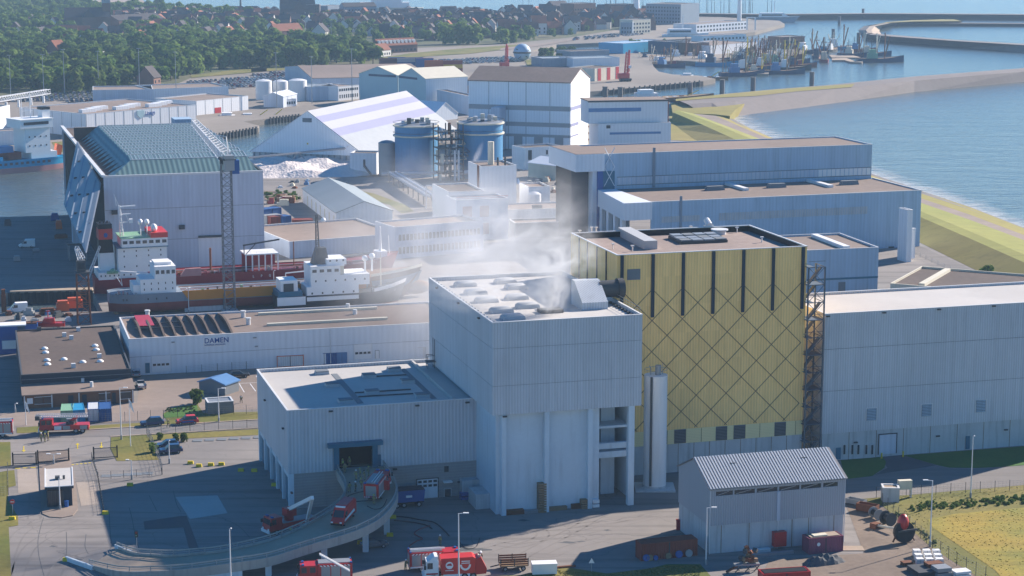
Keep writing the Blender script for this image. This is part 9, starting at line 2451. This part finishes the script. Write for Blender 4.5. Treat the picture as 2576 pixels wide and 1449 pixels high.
def stain(zf,x,y,a,c2):
    c=at(*zf(x,y));k=MB();pts=[(c.x+a*(1+.4*math.sin(i*2.3+x))*math.cos(i/14*6.283),c.y+c2*(1+.4*math.cos(i*1.7+y))*math.sin(i/14*6.283))for i in range(14)]
    k.sheet(pts,.009).build('oil_stain',mt['asphalt_dark'],None,kind='structure')
for zf,x,y,a,c2 in((zE,1625,1118,1.3,.5),(zE,1745,1108,.8,.3),(zE,700,1185,2.6,.9),(zE,620,1150,1.6,.8),(zE,1190,905,.9,.5),(zH,700,1300,.7,.5),(zH,480,1180,.5,.4),(zE,2000,1000,.6,.4),(zG,900,330,1.8,2.2),(zG,1120,440,.8,1.6)):stain(zf,x,y,a,c2)
# ================= air =================
def vol_mat(name,dens,col,noise_sc=None,thr=.42,stretch=(1,1,1),aniso=.2,soft=1.0):
    m=bpy.data.materials.new(name);m.use_nodes=True;N=m.node_tree.nodes;L=m.node_tree.links
    N.remove(N['Principled BSDF']);pv=N.new('ShaderNodeVolumePrincipled');L.new(pv.outputs[0],N['Material Output'].inputs['Volume'])
    pv.inputs['Color'].default_value=(*col,1);pv.inputs['Anisotropy'].default_value=aniso;pv.inputs['Density'].default_value=dens
    if noise_sc:
        tc=N.new('ShaderNodeTexCoord');ln=N.new('ShaderNodeVectorMath');ln.operation='LENGTH';L.new(tc.outputs['Object'],ln.inputs[0])
        fo=N.new('ShaderNodeMapRange');fo.inputs[1].default_value=1.0;fo.inputs[2].default_value=1.0-soft;fo.interpolation_type='SMOOTHSTEP';L.new(ln.outputs['Value'],fo.inputs[0])
        mp=N.new('ShaderNodeMapping');mp.inputs['Scale'].default_value=stretch;L.new(tc.outputs['Object'],mp.inputs[0])
        nz=N.new('ShaderNodeTexNoise');nz.inputs['Scale'].default_value=noise_sc;nz.inputs['Detail'].default_value=7;nz.inputs['Roughness'].default_value=.62;nz.inputs['Distortion'].default_value=1.2;L.new(mp.outputs[0],nz.inputs[0])
        rm=N.new('ShaderNodeMapRange');rm.inputs[1].default_value=thr;rm.inputs[2].default_value=thr+.28;L.new(nz.outputs[0],rm.inputs[0])
        a=N.new('ShaderNodeMath');a.operation='MULTIPLY';L.new(fo.outputs[0],a.inputs[0]);L.new(rm.outputs[0],a.inputs[1])
        b_=N.new('ShaderNodeMath');b_.operation='MULTIPLY';b_.inputs[1].default_value=dens;L.new(a.outputs[0],b_.inputs[0]);L.new(b_.outputs[0],pv.inputs['Density'])
    return m
def puff(name,c,rad,m,label,rot=(0,0,0)):
    o=MB().ball((0,0,0),1.0,20).build(name,m,None,label,'smoke',None,'stuff',smooth=True)
    o.location=c;o.scale=rad;o.rotation_euler=rot
    return o
src=at(*zB(1200,440),33.2)
puff('smoke',src+Vector((.2,.3,3.2)),(3.6,3.2,6.0),vol_mat('smoke_dense',1.1,(.93,.94,.96),2.0,.40),'thick white smoke rising from the roof hatch',(0,R(10),0))
puff('smoke',src+Vector((1.0,2.5,8.5)),(10,9,8),vol_mat('smoke_mid',.40,(.93,.94,.96),2.4,.44),'white smoke cloud above the hall roof',(R(15),R(-15),0))
puff('smoke',src+Vector((-9,14,11)),(22,20,13),vol_mat('smoke_drift',.13,(.93,.94,.97),2.6,.44),'drifting grey white smoke behind the hall roof',(R(10),R(-20),0))
puff('smoke',src+Vector((-11,5,2.4)),(16,15,4.2),vol_mat('smoke_low',.20,(.94,.95,.97),2.6,.44),'thin smoke veil creeping over the flat roof')
puff('smoke',Vector((-14,465,17)),(40,95,27),vol_mat('smoke_veil',.021,(.93,.95,.98),2.4,.36,(1,1,.8)),'broad pale smoke veil drifting over the shipyard',(R(6),0,R(12)))
puff('smoke',at(1065,445)+Vector((0,-6,6)),(26,16,9),vol_mat('smoke_mist',.03,(.95,.96,.98),2.0,.38),'low white mist before the blue tanks')
puff('smoke',at(1200,420,12)+Vector((0,0,4)),(1.6,1.6,7),vol_mat('steam',.35,(.97,.97,.98),1.6,.36,(1,1,2)),'thin white steam wisp at the process stack',(0,R(24),0))
hz=MB().box(-6100,6100,-220,9700,-6.0,101.0).build('haze',bpy.data.materials.new('haze_air'),None,'faint blue sea haze over the whole harbour','haze',None,'stuff')
hz.data.materials.clear();hz.data.materials.append(vol_mat('haze',HAZE,(.50,.74,1.0),aniso=.0))
